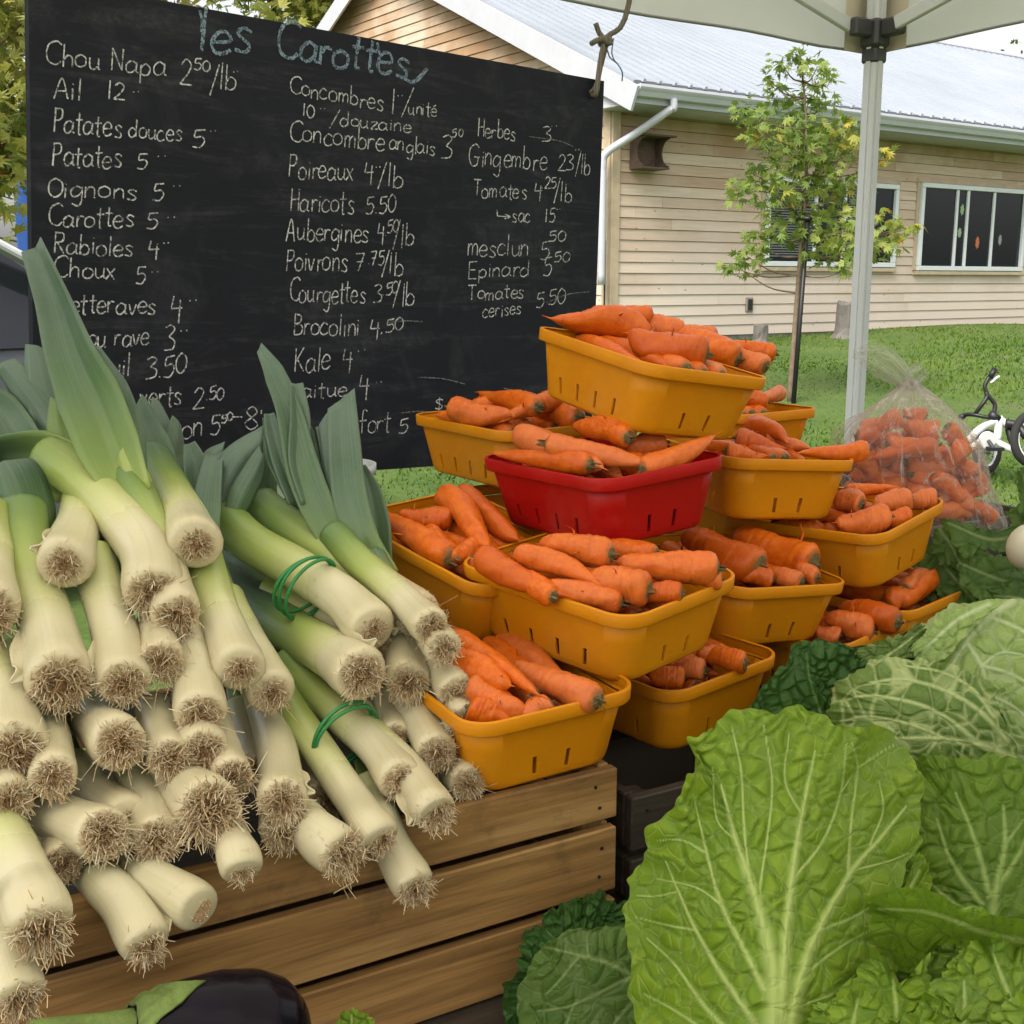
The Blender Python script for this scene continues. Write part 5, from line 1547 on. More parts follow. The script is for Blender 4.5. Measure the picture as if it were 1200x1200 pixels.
def leek(path, r0, wl, label, f=.0006, leaves=(), auto=3, d=None, tn=170, long=1.0, rtop=.92, group=LEEKG, seed=None, tf=1.0):
    seed = seed if seed is not None else int(rl.integers(1, 9999))
    rr = np.random.default_rng(seed)
    px = np.array(path, float)
    pp = smooth_path(px, 60)
    sl = np.concatenate([[0], np.cumsum(np.linalg.norm(np.diff(pp, axis=0), axis=1))])
    d0 = (pile_depth(*px[0]) if d is None else d)
    fd, yt = crate_front(max(px[0][0], -60))
    if px[0][1] > yt - 12: d0 = min(d0, fd - .046)
    dep = d0 + f * sl + .034 * (1 - np.exp(-sl / 52))
    R0 = r0 * d0 / F * .91
    if px[0][1] > yt - 12:      # hangs over the crate edge: stay in front of the slats, then bend in over the top
        cap = np.array([d0 + .00044 * l_ + max(0., crate_front(max(float(x_), -60))[1] - y_) * .0013 for l_, (x_, y_) in zip(sl, pp)])
        dep = np.minimum(dep, cap); k_ = np.ones(7) / 7
        dep[3:-3] = np.convolve(dep, k_, 'valid')
    P = at(pp[:, 0], pp[:, 1], dep)
    s3 = np.concatenate([[0], np.cumsum(np.linalg.norm(np.diff(P, axis=0), axis=1))])
    # resample: dense near the bulb
    L3 = s3[-1]
    tt = np.concatenate([np.array([0, .06, .16, .3, .5, .8, 1.15, 1.6, 2.1]) * R0, np.linspace(2.5 * R0, L3, 44)]) if L3 > 3.5 * R0 else np.concatenate([np.array([0, .06, .16, .3, .5, .8, 1.15]) * R0, np.linspace(min(1.6 * R0, L3 * .7), L3, 8)])
    C = np.stack([np.interp(tt, s3, P[:, k]) for k in range(3)], -1)
    u = tt / R0
    rad = R0 * np.interp(u, [0, .06, .16, .3, .5, .8, 1.15, 1.6, 2.4, 4, 40], [.78, .88, .95, .985, 1.0, 1.0, .975, .935, .89, .875, rtop])
    pl = np.interp(tt, s3, sl)
    g = pl / (wl * .74)
    lk = empty('leek', C[0], label, 'leek', group)
    V, f_, tq, ang = tube(C, rad, 20, True)
    V += .012 * R0 * np.sin(ang * 6.283 * 3 + seed + tq * 9)[:, None] * 0 
    n_ = 20
    cen = np.repeat(C, n_, 0); dv = V - cen
    V = cen + dv * (1 + .035 * np.sin(2 * 6.283 * ang + seed) + .02 * np.sin(3 * 6.283 * ang + tq * 12 + seed))[:, None]
    MB().add(V, f_, g=np.repeat(g, n_), ang=ang).build('stalk', M_LEEK, lk, True)
    axis = unit(C[0] - C[3])
    tuft(C[0], axis, R0 * tf, tn, lk, long, seed)
    topdir = unit(C[-1] - C[-3]); side = unit(np.cross(topdir, [0, .3, 1]))
    g_end = g[-1]
    # sheathing leaves that leave the stalk
    for q, lf in enumerate(leaves):
        lp, lw = lf[0], lf[1]; opt = lf[2] if len(lf) > 2 else {}
        lp = np.array(lp, float)
        ll = np.concatenate([[0], np.cumsum(np.linalg.norm(np.diff(lp, axis=0), axis=1))])
        ld = dep[-1] + opt.get('dd', -.012 + .006 * q) + opt.get('f', .00018) * ll
        Pl = at(lp[:, 0], lp[:, 1], ld)
        wd = np.array(lw, float) * dep[-1] / F
        strap(Pl, wd, lk, opt.get('g0', max(1.0, g_end * .9)), opt.get('g1', float(rr.uniform(2.5, 3.5))), opt.get('fold', .5), seed + q)
    # a loose papery outer skin torn back at the base of some stalks
    if seed % 3 == 0 and L3 > 4 * R0:
        vw = unit(O3 - C[4]); sd = unit(np.cross(axis, vw)) * (1 if seed % 2 else -1)
        k0 = int(np.searchsorted(tt, 1.0 * R0)); k1 = int(np.searchsorted(tt, 3.2 * R0))
        q0 = C[k1] + sd * rad[k1] * .82 + vw * rad[k1] * .50; q1 = C[k0] + sd * rad[k0] * .88 + vw * rad[k0] * .52; q2 = q1 + axis * R0 * .55 + sd * R0 * .42
        strap(np.array([q0, (q0 + q1) / 2 + sd * .0012 + vw * .001, q1 + sd * .001, q2]), [R0 * .15, R0 * .65, R0 * .7, R0 * .12], lk, .1, .3, -.5, seed, 'torn_skin')
    for q in range(auto):
        dr = unit(topdir + side * (q - (auto - 1) / 2) * .35 + np.array([0, .25, -.12]) + rr.normal(0, .1, 3))
        ln = rr.uniform(.12, .2)
        st = C[-1] - topdir * .01 + side * (q - (auto - 1) / 2) * rad[-1] * .5
        pts = np.array([st, st + dr * ln * .45, st + dr * ln + np.array([0, .02, -.05 * rr.random()])])
        strap(pts, [rad[-1] * 1.5, rad[-1] * 1.7, rad[-1] * 1.0], lk, max(1.0, g_end), 3.2, .3, seed + q)
    return lk

# ---- left heap
leek([(180, 695), (172, 650), (135, 600), (95, 560), (60, 535)], 39, 175, 'big leek lying over the heap with its leaves fanned to the left edge', .0006,
     [([(95, 560), (55, 538), (20, 532), (-25, 535)], [80, 84, 70, 60], {'g0': 1.25, 'g1': 2.4, 'dd': .0}),
      ([(85, 560), (60, 500), (30, 455), (2, 425)], [60, 66, 52, 30], {'g0': 1.8, 'dd': .02}),
      ([(90, 555), (72, 500), (58, 450), (44, 405)], [60, 74, 60, 26], {'g0': 2.0, 'g1': 3.4, 'dd': .03}),
      ([(112, 590), (88, 545), (72, 505), (66, 468)], [50, 46, 36, 14], {'g0': 1.2, 'g1': 1.9, 'dd': -.012}),
      ([(70, 545), (30, 520), (0, 480), (-30, 470)], [50, 60, 52, 40], {'g0': 2.0, 'dd': .03})], 0, tn=200, rtop=1.04)
leek([(207, 722), (195, 670), (172, 610), (150, 560)], 33, 120, 'leek with the tallest broad leaf standing in front of the chalkboard', .0006,
     [([(158, 585), (135, 530), (112, 470), (88, 415), (66, 350), (42, 290)], [56, 82, 88, 72, 50, 34], {'g0': 1.15, 'g1': 3.0, 'dd': -.02, 'f': .0002, 'fold': .62}),
      ([(152, 560), (146, 505), (130, 450), (112, 405)], [44, 50, 40, 10], {'g0': 1.9, 'g1': 3.0, 'dd': .0, 'fold': .2}),
      ([(160, 600), (150, 560), (140, 530)], [52, 50, 30], {'g0': 1.0, 'g1': 1.3, 'dd': -.028})], 0, tn=190)
leek([(230, 638), (216, 606), (196, 570), (178, 540)], 36, 62, 'leek with its round root disc facing the viewer, highest in the left heap', .0016,
     [([(190, 560), (178, 525), (168, 498), (160, 474)], [46, 48, 40, 20], {'dd': .0}),
      ([(196, 570), (200, 540), (206, 515), (208, 492)], [40, 40, 30, 12], {'dd': .01}),
      ([(186, 555), (186, 520), (190, 495), (186, 470)], [36, 40, 34, 14], {'dd': .02}),
      ([(180, 550), (160, 520), (152, 490), (150, 470)], [36, 36, 30, 16], {'dd': .03})], 0, tn=150, long=.75, tf=.8)
leek([(75, 662), (88, 628), (98, 600), (100, 580)], 36, 95, 'leek with a round root disc turned to the viewer below the fanned leaves', .0014, (), 0, tn=150, long=.8, tf=.82)
leek([(70, 800), (58, 745), (40, 690), (28, 640), (24, 600)], 45, 150, 'thick leek at the left edge with a torn white skin at its base', .0006,
     [([(26, 630), (22, 590), (14, 560), (4, 540)], [96, 100, 90, 70], {'g0': 1.6, 'g1': 2.9, 'dd': .0})], 0, tn=210)
leek([(145, 800), (136, 745), (122, 700), (108, 650)], 35, 200, 'slim leek sloping down right of the thick left edge leek', .0006, (), 1, tn=180)
leek([(190, 775), (186, 755), (180, 730)], 28, 220, 'short leek end wedged between two longer ones, roots hanging straight down', .0009, (), 0, tn=170, long=1.4)
leek([(235, 838), (230, 795), (216, 745), (205, 700)], 34, 230, 'leek in the middle of the left heap with roots over a second tuft', .0006, (), 1, tn=190)
leek([(282, 785), (262, 735), (246, 690), (236, 650)], 34, 130, 'leek coming down under the highest root disc, with a neat small tuft', .0006, (), 1, tn=150, tf=.75)
leek([(318, 812), (298, 770), (278, 735), (262, 700)], 32, 160, 'leek close behind, its tuft just right of the neat small one', .00065, (), 1, tn=160, tf=.85, d=float(pile_depth(282, 785)) + .02)
leek([(331, 940), (326, 885), (312, 830), (300, 780)], 33, 230, 'long white leek hanging straight down the middle with a shaggy beard of roots', .0012, (), 0, tn=230, long=1.15)
leek([(140, 872), (112, 845), (92, 820), (80, 800)], 38, 90, 'leek with a wide shaggy root disc facing forward at mid left', .0014, (), 0, tn=230, long=.95, tf=.95)
leek([(62, 912), (62, 885), (55, 850), (45, 820)], 32, 140, 'leek with a dark hollow root disc low at the left', .0010, (), 0, tn=190)
leek([(18, 880), (8, 830), (-14, 780), (-40, 740)], 42, 170, 'leek cut by the left picture edge with long pale roots', .0006, (), 1, tn=190, long=1.2)
leek([(122, 978), (80, 962), (30, 940), (-10, 910)], 37, 200, 'leek lying nearly sideways at the lower left with a big tangled tuft', .0005, (), 1, tn=230, long=1.1)
leek([(148, 965), (126, 948), (100, 925), (80, 900)], 36, 150, 'bare white leek bulb behind the sideways leek', .0006, (), 1, tn=60, tf=.6, d=float(pile_depth(122, 978)) + .045)
leek([(185, 985), (176, 955), (160, 915), (150, 880)], 32, 140, 'leek with a dense brown tuft under the others at the lower middle', .0008, (), 1, tn=260, long=1.0, tf=1.05, d=float(pile_depth(185, 985)) + .012)
leek([(245, 950), (212, 922), (185, 890), (170, 860)], 42, 150, 'leek with the bushiest pale roots at the lower middle of the heap', .0008, (), 1, tn=320, long=1.35)
leek([(200, 890), (190, 860), (180, 830)], 30, 160, 'leek end with straggling roots between the shaggy disc and the middle leeks', .0008, (), 0, tn=240, long=1.2, d=float(pile_depth(200, 890)) + .01)
leek([(238, 880), (232, 850), (224, 815)], 32, 200, 'leek whose reddish tuft hangs just below another in the middle', .0007, (), 0, tn=230, d=float(pile_depth(238, 880)) + .008)
leek([(272, 912), (262, 880), (250, 840)], 28, 200, 'leek end with splayed straw coloured roots left of the long hanging leek', .0008, (), 0, tn=230, long=1.35, d=float(pile_depth(272, 912)) + .01)
leek([(48, 1088), (30, 1035), (2, 980), (-24, 930)], 43, 190, 'thick leek hanging low over the crate edge at the left', .00045, (), 1, tn=210)
leek([(172, 1108), (146, 1062), (112, 1025), (84, 985)], 33, 210, 'lowest leek over the top slat with two long dangling root threads', .0005, (), 1, tn=180, tf=.85, long=1.1)
leek([(234, 1066), (208, 1048), (174, 1028), (150, 1005)], 33, 200, 'leek with its roots trimmed off flat resting on the top slat', .0006, (), 1, tn=50, long=.25, tf=.72)
leek([(284, 1022), (278, 1000), (268, 975)], 28, 160, 'small glossy leek bulb peeping out above the top slat', .0008, (), 0, tn=70, long=1.3, tf=.6)
leek([(24, 1170), (10, 1130), (-10, 1085)], 34, 160, 'leek at the bottom left corner almost out of view', .0005, (), 1, tn=160)
leek([(74, 1012), (70, 985), (60, 960)], 28, 160, 'shadowed leek with brown roots behind the thick low one', .0009, (), 0, tn=230, d=float(pile_depth(74, 1012)) + .035)
leek([(262, 975), (258, 950), (250, 920)], 28, 160, 'dim leek end tucked behind the bushy roots', .0009, (), 0, tn=190, d=float(pile_depth(262, 975)) + .03)
leek([(332, 975), (328, 950), (320, 915)], 30, 180, 'leek directly beneath the long hanging one, only its tuft showing', .0009, (), 0, tn=230, long=1.1, d=float(pile_depth(332, 975)) + .02)
leek([(10, 940), (0, 905), (-15, 870)], 34, 160, 'leek in the gap at the left edge below the pale rooted one', .0008, (), 1, tn=190, d=float(pile_depth(10, 940)) + .015)
leek([(-12, 720), (-15, 660), (-20, 600)], 40, 130, 'greenish leek at the very left edge beside the thick one', .0006, (), 1, tn=120)
# ---- right heap
leek([(424, 790), (385, 764), (340, 738), (290, 705), (255, 678)], 37, 72, 'dark green leek with a large open root disc between the two bands', .0010,
     (), 2, tn=230, long=.95, tf=.95, d=.985)
b1a = leek([(437, 738), (400, 700), (350, 668), (300, 640), (262, 606)], 33, 165, 'front leek of the upper banded bunch with a smooth white base', .00055,
     [([(275, 620), (258, 590), (275, 545), (308, 512)], [48, 52, 52, 26], {'dd': -.012, 'g0': 1.7}), ([(270, 615), (285, 580), (300, 552), (308, 532)], [26, 34, 30, 16], {'dd': -.02, 'g0': 2.0}),
      ([(268, 612), (236, 575), (228, 540), (222, 520)], [36, 36, 30, 16], {'dd': .0, 'g0': 1.9}), ([(268, 612), (246, 570), (246, 540), (262, 524)], [30, 34, 30, 12], {'dd': .005, 'g0': 2.0})], 0, tn=160, long=.6, tf=.75, d=1.025)
b1b = leek([(492, 722), (450, 690), (395, 655), (345, 622), (305, 590)], 31, 150, 'back leek of the upper banded bunch ending in a bushy pale tuft', .00055,
     [([(318, 602), (292, 575), (285, 550), (290, 525)], [38, 38, 32, 16], {'dd': .0}), ([(322, 606), (312, 575), (318, 540), (314, 505)], [30, 32, 30, 12], {'dd': .01, 'g0': 2.0}), ([(325, 608), (345, 585), (360, 560)], [30, 26, 10], {'dd': .01, 'g0': 2.2})], 0, tn=220, d=1.055)
leek([(440, 765), (410, 738), (360, 715), (318, 690)], 28, 150, 'leek under the upper banded bunch, squeezed below the band', .0006, (), 1, tn=140, d=1.05)
leek([(478, 800), (472, 770), (455, 745)], 30, 200, 'short white leek with a combed tuft below the bushy one', .0008, (), 0, tn=190, d=1.02)
leek([(535, 812), (512, 775), (485, 735), (460, 705)], 26, 200, 'slim leek at the right of the heap beside the lower left basket', .00055, (), 1, tn=200, d=1.01)
leek([(545, 848), (530, 822), (505, 790)], 27, 200, 'leek tuft hanging just beneath the slim one by the basket', .0006, (), 0, tn=230, d=1.0)
leek([(512, 882), (492, 845), (468, 805)], 28, 200, 'leek with a grey brown tuft above the rightmost low root', .0006, (), 1, tn=210, d=.985)
leek([(548, 918), (528, 900), (500, 875)], 25, 200, 'rightmost low leek whose roots brush the front yellow basket', .0007, (), 0, tn=190, d=.985)
leek([(462, 862), (455, 840), (445, 815)], 20, 200, 'thin leek in the dark gap above the lower band', .0009, (), 0, tn=120, d=1.01)
b2a = leek([(470, 915), (440, 875), (400, 838), (360, 800), (335, 775)], 30, 150, 'upper leek of the lower banded bunch with a round tuft', .0006, (), 2, tn=190, tf=.9, d=.945)
b2b = leek([(510, 952), (478, 905), (435, 862), (395, 835), (360, 815)], 30, 190, 'right leek of the lower banded bunch with pinkish roots', .0006, (), 1, tn=190, d=.955)
b2c = leek([(446, 985), (412, 935), (378, 885), (345, 840), (325, 805)], 29, 190, 'left leek of the lower banded bunch with reddish clipped roots', .0006, (), 1, tn=160, long=.7, tf=.9, d=.93)
leek([(486, 1040), (462, 998), (445, 955), (430, 915)], 28, 230, 'leek hanging lowest over the slats below the lower band', .0005, (), 1, tn=190, d=.925)
leek([(400, 1000), (378, 985), (355, 960)], 33, 150, 'leek with a splayed spiky root star above the top slat', .0010, (), 0, tn=260, long=1.15, d=.945)
leek([(385, 935), (378, 905), (365, 875)], 28, 150, 'shaded leek behind the left leek of the lower bunch', .0009, (), 0, tn=180, d=.985)
leek([(300, 905), (290, 870), (280, 830)], 26, 150, 'shaded leek in the dark gap left of the lower bunch', .0008, (), 1, tn=150, d=1.0)
# ---- tall leaves behind
leek([(505, 735), (470, 700), (425, 662), (390, 625)], 25, 110, 'leek behind the band with one narrow leaf kinked up against the chalkboard', .00075,
     [([(400, 640), (375, 600), (355, 550), (338, 480), (322, 440), (304, 408)], [46, 46, 46, 34, 30, 12], {'dd': .0, 'g0': 1.7, 'fold': .35}),
      ([(365, 590), (350, 540), (350, 490), (346, 450)], [30, 32, 28, 20], {'dd': .012, 'g0': 2.4}),
      ([(350, 590), (332, 545), (322, 510), (316, 485)], [30, 28, 24, 14], {'dd': .02, 'g0': 2.4}),
      ([(345, 580), (322, 540), (316, 515), (310, 490)], [24, 20, 14, 5], {'dd': .03, 'g0': 2.4}),
      ([(372, 590), (366, 540), (362, 510), (358, 496)], [20, 20, 14, 6], {'dd': .03, 'g0': 2.4})], 0, tn=120, d=1.0)
leek([(520, 760), (488, 720), (455, 688), (436, 655)], 25, 80, 'leek with broad upright leaves cut straight across at the top', .0008,
     [([(445, 680), (425, 635), (410, 580), (404, 525), (400, 468)], [56, 46, 46, 44, 38], {'dd': .0, 'g0': 1.3, 'g1': 3.1, 'fold': .22}),
      ([(420, 630), (400, 580), (390, 530), (383, 484)], [34, 34, 32, 26], {'dd': .018, 'g0': 2.0, 'fold': .3}),
      ([(415, 620), (393, 570), (386, 530), (374, 500)], [30, 30, 24, 10], {'dd': .03, 'g0': 2.4}),
      ([(446, 680), (442, 620), (434, 575), (424, 545)], [36, 40, 30, 10], {'dd': .03, 'g0': 2.0}),
      ([(440, 690), (420, 630), (395, 590), (375, 560)], [30, 36, 30, 14], {'dd': .03, 'g0': 2.4})], 0, tn=120, d=1.0)
leek([(480, 770), (450, 730), (410, 690), (370, 660)], 26, 120, 'leek buried under the upper bunch at the back of the heap', .0007, (), 2, tn=120, d=1.12)
for k, (px_, py_) in enumerate(((60, 860), (420, 850))):
    leek([(px_, py_), (px_ - 30, py_ - 50), (px_ - 55, py_ - 95)], 30, 150, 'leek buried deep inside the heap, hardly showing', .0006, (), 1, tn=110, d=float(pile_depth(px_, py_)) + .085, group='buried leeks')

# rubber bands round the two bunches
M_BAND = plain('green_rubber_band', (.03, .22, .06), .45, .15, 20)
def band(cx_, cy_, d_, du, dv_, rpx, rdep, n_loops, label, tilt=0):
    """ellipse across the bunch: du = screen direction across it"""
    o = empty('rubber_band', at(cx_, cy_, d_), label, 'rubber band', 'green bands round the leek bunches')
    mb = MB(); rr = random.Random(int(cx_))
    fw = np.array([0, CP, -SP]); rt_ = np.array([1., 0, 0]); up_ = np.array([0, SP, CP])
    a_ = unit(rt_ * du[0] - up_ * du[1]); ax = unit(rt_ * dv_[0] - up_ * dv_[1])
    fw = fw * math.cos(.6) + ax * math.sin(.6)
    for k in range(n_loops):
        c_ = at(cx_, cy_, d_) + ax * (k - (n_loops - 1) / 2) * .0042
        tl = rr.uniform(-.12, .12)
        th_ = np.linspace(0, 6.283, 49)[:-1]
        R_ = rpx * d_ / F * (1 + .02 * k)
        mb.tube([c_ + a_ * R_ * math.cos(q) * (1 + .03 * math.cos(2 * q)) + fw * rdep * math.sin(q) + ax * (tl * R_ * math.cos(q + k)) for q in th_], .0017, 6, closed=True)
    mb.build('band_loop', M_BAND, o, True); return o
band(360, 688, 1.085, (.56, -.83), (.83, .56), 38, .030, 3, 'green rubber band looped three times round the upper leek bunch')
band(404, 862, 1.00, (.62, -.78), (.78, .62), 42, .032, 2, 'green rubber band round the lower leek bunch')

# ================================================================== BAG OF CARROTS
BGD = 1.66
bag = empty('plastic_bag', at(1075, 608, BGD), 'clear plastic bag full of carrots knotted at the top', 'bag')
t = NT('clear_film')
an_ = t.attr('ang'); tq = t.attr('t')
cx = t.n('CombineXYZ'); t.l(t.math('MULTIPLY', an_, 44.0), cx.inputs[0]); t.l(t.math('MULTIPLY', tq, 4.0), cx.inputs[1])
wr = t.noise(cx.outputs[0], 1.0, 5, .7, 1.2)
ob = t.coord('Object', (1, 1, 1)); cr2 = t.noise(ob, 26, 5, .75, 1.6)
wm = t.math('MAXIMUM', t.ramp(wr, [(.54, 0.0), (.68, 1.0)]), t.ramp(cr2, [(.55, 0.0), (.70, 1.0)]))  # white streaks along the wrinkles, painted highlights of the film
neck = t.ramp(tq, [(.0, .55), (.14, .30), (.32, .10), (.5, .02)])
fac = t.math('ADD', t.math('MULTIPLY', wm, .45), t.math('ADD', neck, .09), clamp=True)
tb_ = t.n('BsdfTransparent'); tb_.inputs[0].default_value = (.97, .96, .95, 1)
t.set(col=(.88, .85, .80), rough=.14, spec=.8)
tr_ = t.n('BsdfTranslucent'); tr_.inputs[0].default_value = (.85, .80, .72, 1)
m1 = t.n('MixShader'); m1.inputs[0].default_value = .35; t.l(t.b.outputs[0], m1.inputs[1]); t.l(tr_.outputs[0], m1.inputs[2])
m2 = t.n('MixShader'); t.l(fac, m2.inputs[0]); t.l(tb_.outputs[0], m2.inputs[1]); t.l(m1.outputs[0], m2.inputs[2])
t.l(m2.outputs[0], t.out.inputs['Surface'])
t.bump(t.math('ADD', wr, cr2), .8, .006)
M_FILM = t.m
sil = [(449, 1057, 1076), (456, 1052, 1082), (466, 1038, 1094), (480, 1018, 1110), (497, 996, 1128), (515, 983, 1144), (540, 979, 1153), (570, 984, 1160), (595, 1000, 1170), (612, 1018, 1176), (619, 1040, 1166)]
S_ = smooth_path(np.array(sil, float), 40); NA = 72
th_ = np.arange(NA) / NA * 6.283
V = []; tqv = []
for i, (y_, xl, xr) in enumerate(S_):
    u = i / 39
    c_ = at((xl + xr) / 2, y_, BGD); hw = (xr - xl) / 2 * BGD / F; hd = min(hw * .75, .085)
    wrk = 1 + (.10 * (1 - u) ** .7 + .02) * (np.sin(th_ * 9 + 1) * .5 + np.sin(th_ * 17 + 2 + u * 4) * .5 + .6 * np.sin(th_ * 29 + u * 3)) + .035 * u * np.sin(th_ * 4 + u * 9) + .02 * np.sin(th_ * 7 - u * 14)
    V.append(c_ + np.array([1., 0, 0]) * (hw * wrk * np.cos(th_))[:, None] + np.array([0, 1., 0]) * (hd * wrk * np.sin(th_))[:, None] + UPV * (.004 * np.sin(th_ * 5 + u * 12))[:, None])
    tqv.append(np.full(NA, u))
V = np.concatenate(V); ni = len(S_)
fq = [(i * NA + k, i * NA + (k + 1) % NA, (i + 1) * NA + (k + 1) % NA, (i + 1) * NA + k) for i in range(ni - 1) for k in range(NA)] + [tuple(range((ni - 1) * NA, ni * NA))]
MB().add(V, fq, t=np.concatenate(tqv), ang=np.tile(np.arange(NA) / NA, ni)).build('bag_film', M_FILM, bag, True)
def ear(pts, wid, nm, seed):
    P = at(np.array(pts)[:, 0], np.array(pts)[:, 1], np.full(len(pts), BGD)); P = smooth_path(P, 18)
    W = np.interp(np.linspace(0, 1, 18), np.linspace(0, 1, len(wid)), wid) * BGD / F
    T = np.gradient(P, axis=0); T /= np.linalg.norm(T, axis=1)[:, None]
    S1 = np.cross(T, [0, 1, 0]); S1 /= np.linalg.norm(S1, axis=1)[:, None]
    K = 13; V = []
    for k in range(K):
        x = k / (K - 1) * 2 - 1
        V.append(P + S1 * (x * W / 2)[:, None] + np.array([0, 1., 0]) * (W * (.16 * math.sin(x * 7 + seed) + .25 * x * x))[:, None])
    V = np.stack(V, 1)
    MB().add(V.reshape(-1, 3), [(i * K + k, i * K + k + 1, (i + 1) * K + k + 1, (i + 1) * K + k) for i in range(17) for k in range(K - 1)], t=np.repeat(np.linspace(.1, .3, 18), K), ang=np.tile(np.linspace(0, .5, K), 18)).build(nm, M_FILM, bag, True)
ear([(1066, 454), (1056, 440), (1038, 425), (1020, 417), (1000, 415)], [12, 30, 38, 30, 8], 'bag_ear', 1)
ear([(1066, 454), (1072, 442), (1080, 436), (1084, 432)], [12, 26, 28, 18], 'bag_ear', 3)
mb = MB(); kc = at(1066, 452, BGD); mb.tube([kc + .011 * np.array([math.cos(a_), math.sin(a_), .35 * math.sin(2 * a_)]) for a_ in np.linspace(0, 6.28, 14)[:-1]], .006, 8, closed=True); mb.build('bag_knot', M_FILM, bag, True)
rc_ = random.Random(9)
BC = [(1003, 512, 1042, 516, 13), (1040, 523, 1080, 513, 13), (1097, 503, 1060, 497, 15), (1030, 505, 1010, 495, 11), (1098, 522, 1018, 541, 12), (1104, 538, 1034, 555, 12), (1124, 546, 1050, 567, 11), (1092, 556, 1128, 590, 12), (1118, 575, 1150, 606, 13),
      (1132, 520, 1112, 545, 12), (1144, 556, 1120, 535, 12), (1150, 580, 1138, 545, 11), (1164, 609, 1138, 590, 11), (998, 548, 1042, 570, 13), (1058, 490, 1028, 503, 13), (1085, 488, 1058, 478, 12), (1110, 500, 1136, 522, 12), (1008, 575, 1062, 588, 13),
      (1070, 592, 1110, 602, 12), (1060, 575, 1100, 585, 12), (1000, 530, 1030, 560, 12), (1075, 530, 1120, 530, 12), (1130, 565, 1150, 560, 11), (1095, 600, 1140, 605, 12), (1020, 595, 1060, 605, 12)]
sp_lab = {0: 'carrot with a dark cut end at the upper left inside the clear bag', 1: 'pale carrot lying crosswise under the bag knot', 4: 'long carrot across the middle of the clear bag', 8: 'carrot pressed against the lower right side of the clear bag', 12: 'blunt carrot end in the bottom right corner of the clear bag'}
for i, (a, b, c_, d_, r_) in enumerate(BC):
    z_ = rc_.uniform(-.02, .03) if i not in sp_lab else (-.03 if i in (1, 4) else .005)
    carrot(at(a, b, BGD + z_), at(c_, d_, BGD + z_ + rc_.uniform(-.015, .015)), r_ * BGD / F, sp_lab.get(i, 'orange carrot packed among others inside the clear plastic bag'), 'carrots in the clear bag')
for i in range(46):
    px_, py_ = rc_.uniform(1010, 1140), rc_.uniform(520, 605); a_ = rc_.uniform(-.6, .6)
    dx, dy = 42 * math.cos(a_), 42 * math.sin(a_)
    if 984 < px_ - dx and px_ + dx < 1156 and py_ + abs(dy) < 610:
        carrot(at(px_ - dx, py_ - dy, BGD + rc_.uniform(.0, .05)), at(px_ + dx, py_ + dy, BGD + rc_.uniform(.01, .05)), 12 * BGD / F, 'orange carrot packed among others inside the clear plastic bag', 'carrots in the clear bag')
# crate carrying the bag and the greens at the far right
cg = c0 + e0 * 1.12 + n0 * .40
crate('dark crate under the bag of carrots and the turnip greens', cg, .52, .46, 1.085, (.06, .06, .06, .03), M_DARKWOOD)

# ================================================================== LEAVES
def leaf_mat(name, lo, mid, hi, vein, net=0.0, netscale=40, rough=.45, bump=.5, trans=.25, waxy=.28):
    t = NT(name)
    vf = t.attr('vein'); cell = t.attr('cell'); edge = t.attr('edge')
    ob = t.coord(); nz = t.noise(ob, 16, 6, .7); n2 = t.noise(ob, 90, 4, .7)
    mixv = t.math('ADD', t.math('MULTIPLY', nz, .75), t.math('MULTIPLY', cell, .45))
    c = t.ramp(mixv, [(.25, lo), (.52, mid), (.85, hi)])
    vo = t.n('TexVoronoi', feature='DISTANCE_TO_EDGE')
    wv = t.n('VectorMath', operation='ADD'); t.l(ob, wv.inputs[0])
    nd = t.n('TexNoise'); nd.inputs['Scale'].default_value = 35; t.l(ob, nd.inputs['Vector'])
    sc_ = t.n('VectorMath', operation='SCALE'); t.l(nd.outputs['Color'], sc_.inputs[0]); sc_.inputs['Scale'].default_value = .012
    t.l(sc_.outputs[0], wv.inputs[1]); t.l(wv.outputs[0], vo.inputs['Vector']); vo.inputs['Scale'].default_value = netscale
    netm = t.ramp(vo.outputs['Distance'], [(.0, 1.0), (.07, 0.0)])
    c = t.mix(t.math('MULTIPLY', netm, net), c, vein)
    c = t.mix(t.math('MULTIPLY', vf, 1.0, clamp=True), c, vein)
    spots = t.noise(ob, 60, 5, .7)
    c = t.mix(t.ramp(spots, [(.70, 0.0), (.78, .5)]), c, (.16, .13, .03))
    t.set(col=c, rough=t.ramp(n2, [(.3, rough - .08), (.7, rough + .14)]), spec=waxy)
    tr_ = t.n('BsdfTranslucent'); t.l(t.mix(.5, c, (.30, .50, .03)), tr_.inputs['Color'])
    ms = t.n('MixShader'); ms.inputs[0].default_value = trans
    t.l(t.b.outputs[0], ms.inputs[1]); t.l(tr_.outputs[0], ms.inputs[2]); t.l(ms.outputs[0], t.out.inputs['Surface'])
    h = t.math('ADD', t.math('MULTIPLY', nz, .6), t.math('ADD', t.math('MULTIPLY', n2, .25), t.math('MULTIPLY', netm, -.5)))
    t.bump(h, bump, .002)
    return t.m
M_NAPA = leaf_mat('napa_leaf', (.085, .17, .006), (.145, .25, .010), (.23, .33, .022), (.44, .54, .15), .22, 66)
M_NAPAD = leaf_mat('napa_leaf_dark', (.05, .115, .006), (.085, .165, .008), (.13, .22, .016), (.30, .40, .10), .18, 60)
M_FRILL = leaf_mat('frilly_leaf', (.075, .16, .006), (.13, .235, .011), (.22, .33, .028), (.40, .50, .14), .12, 60)
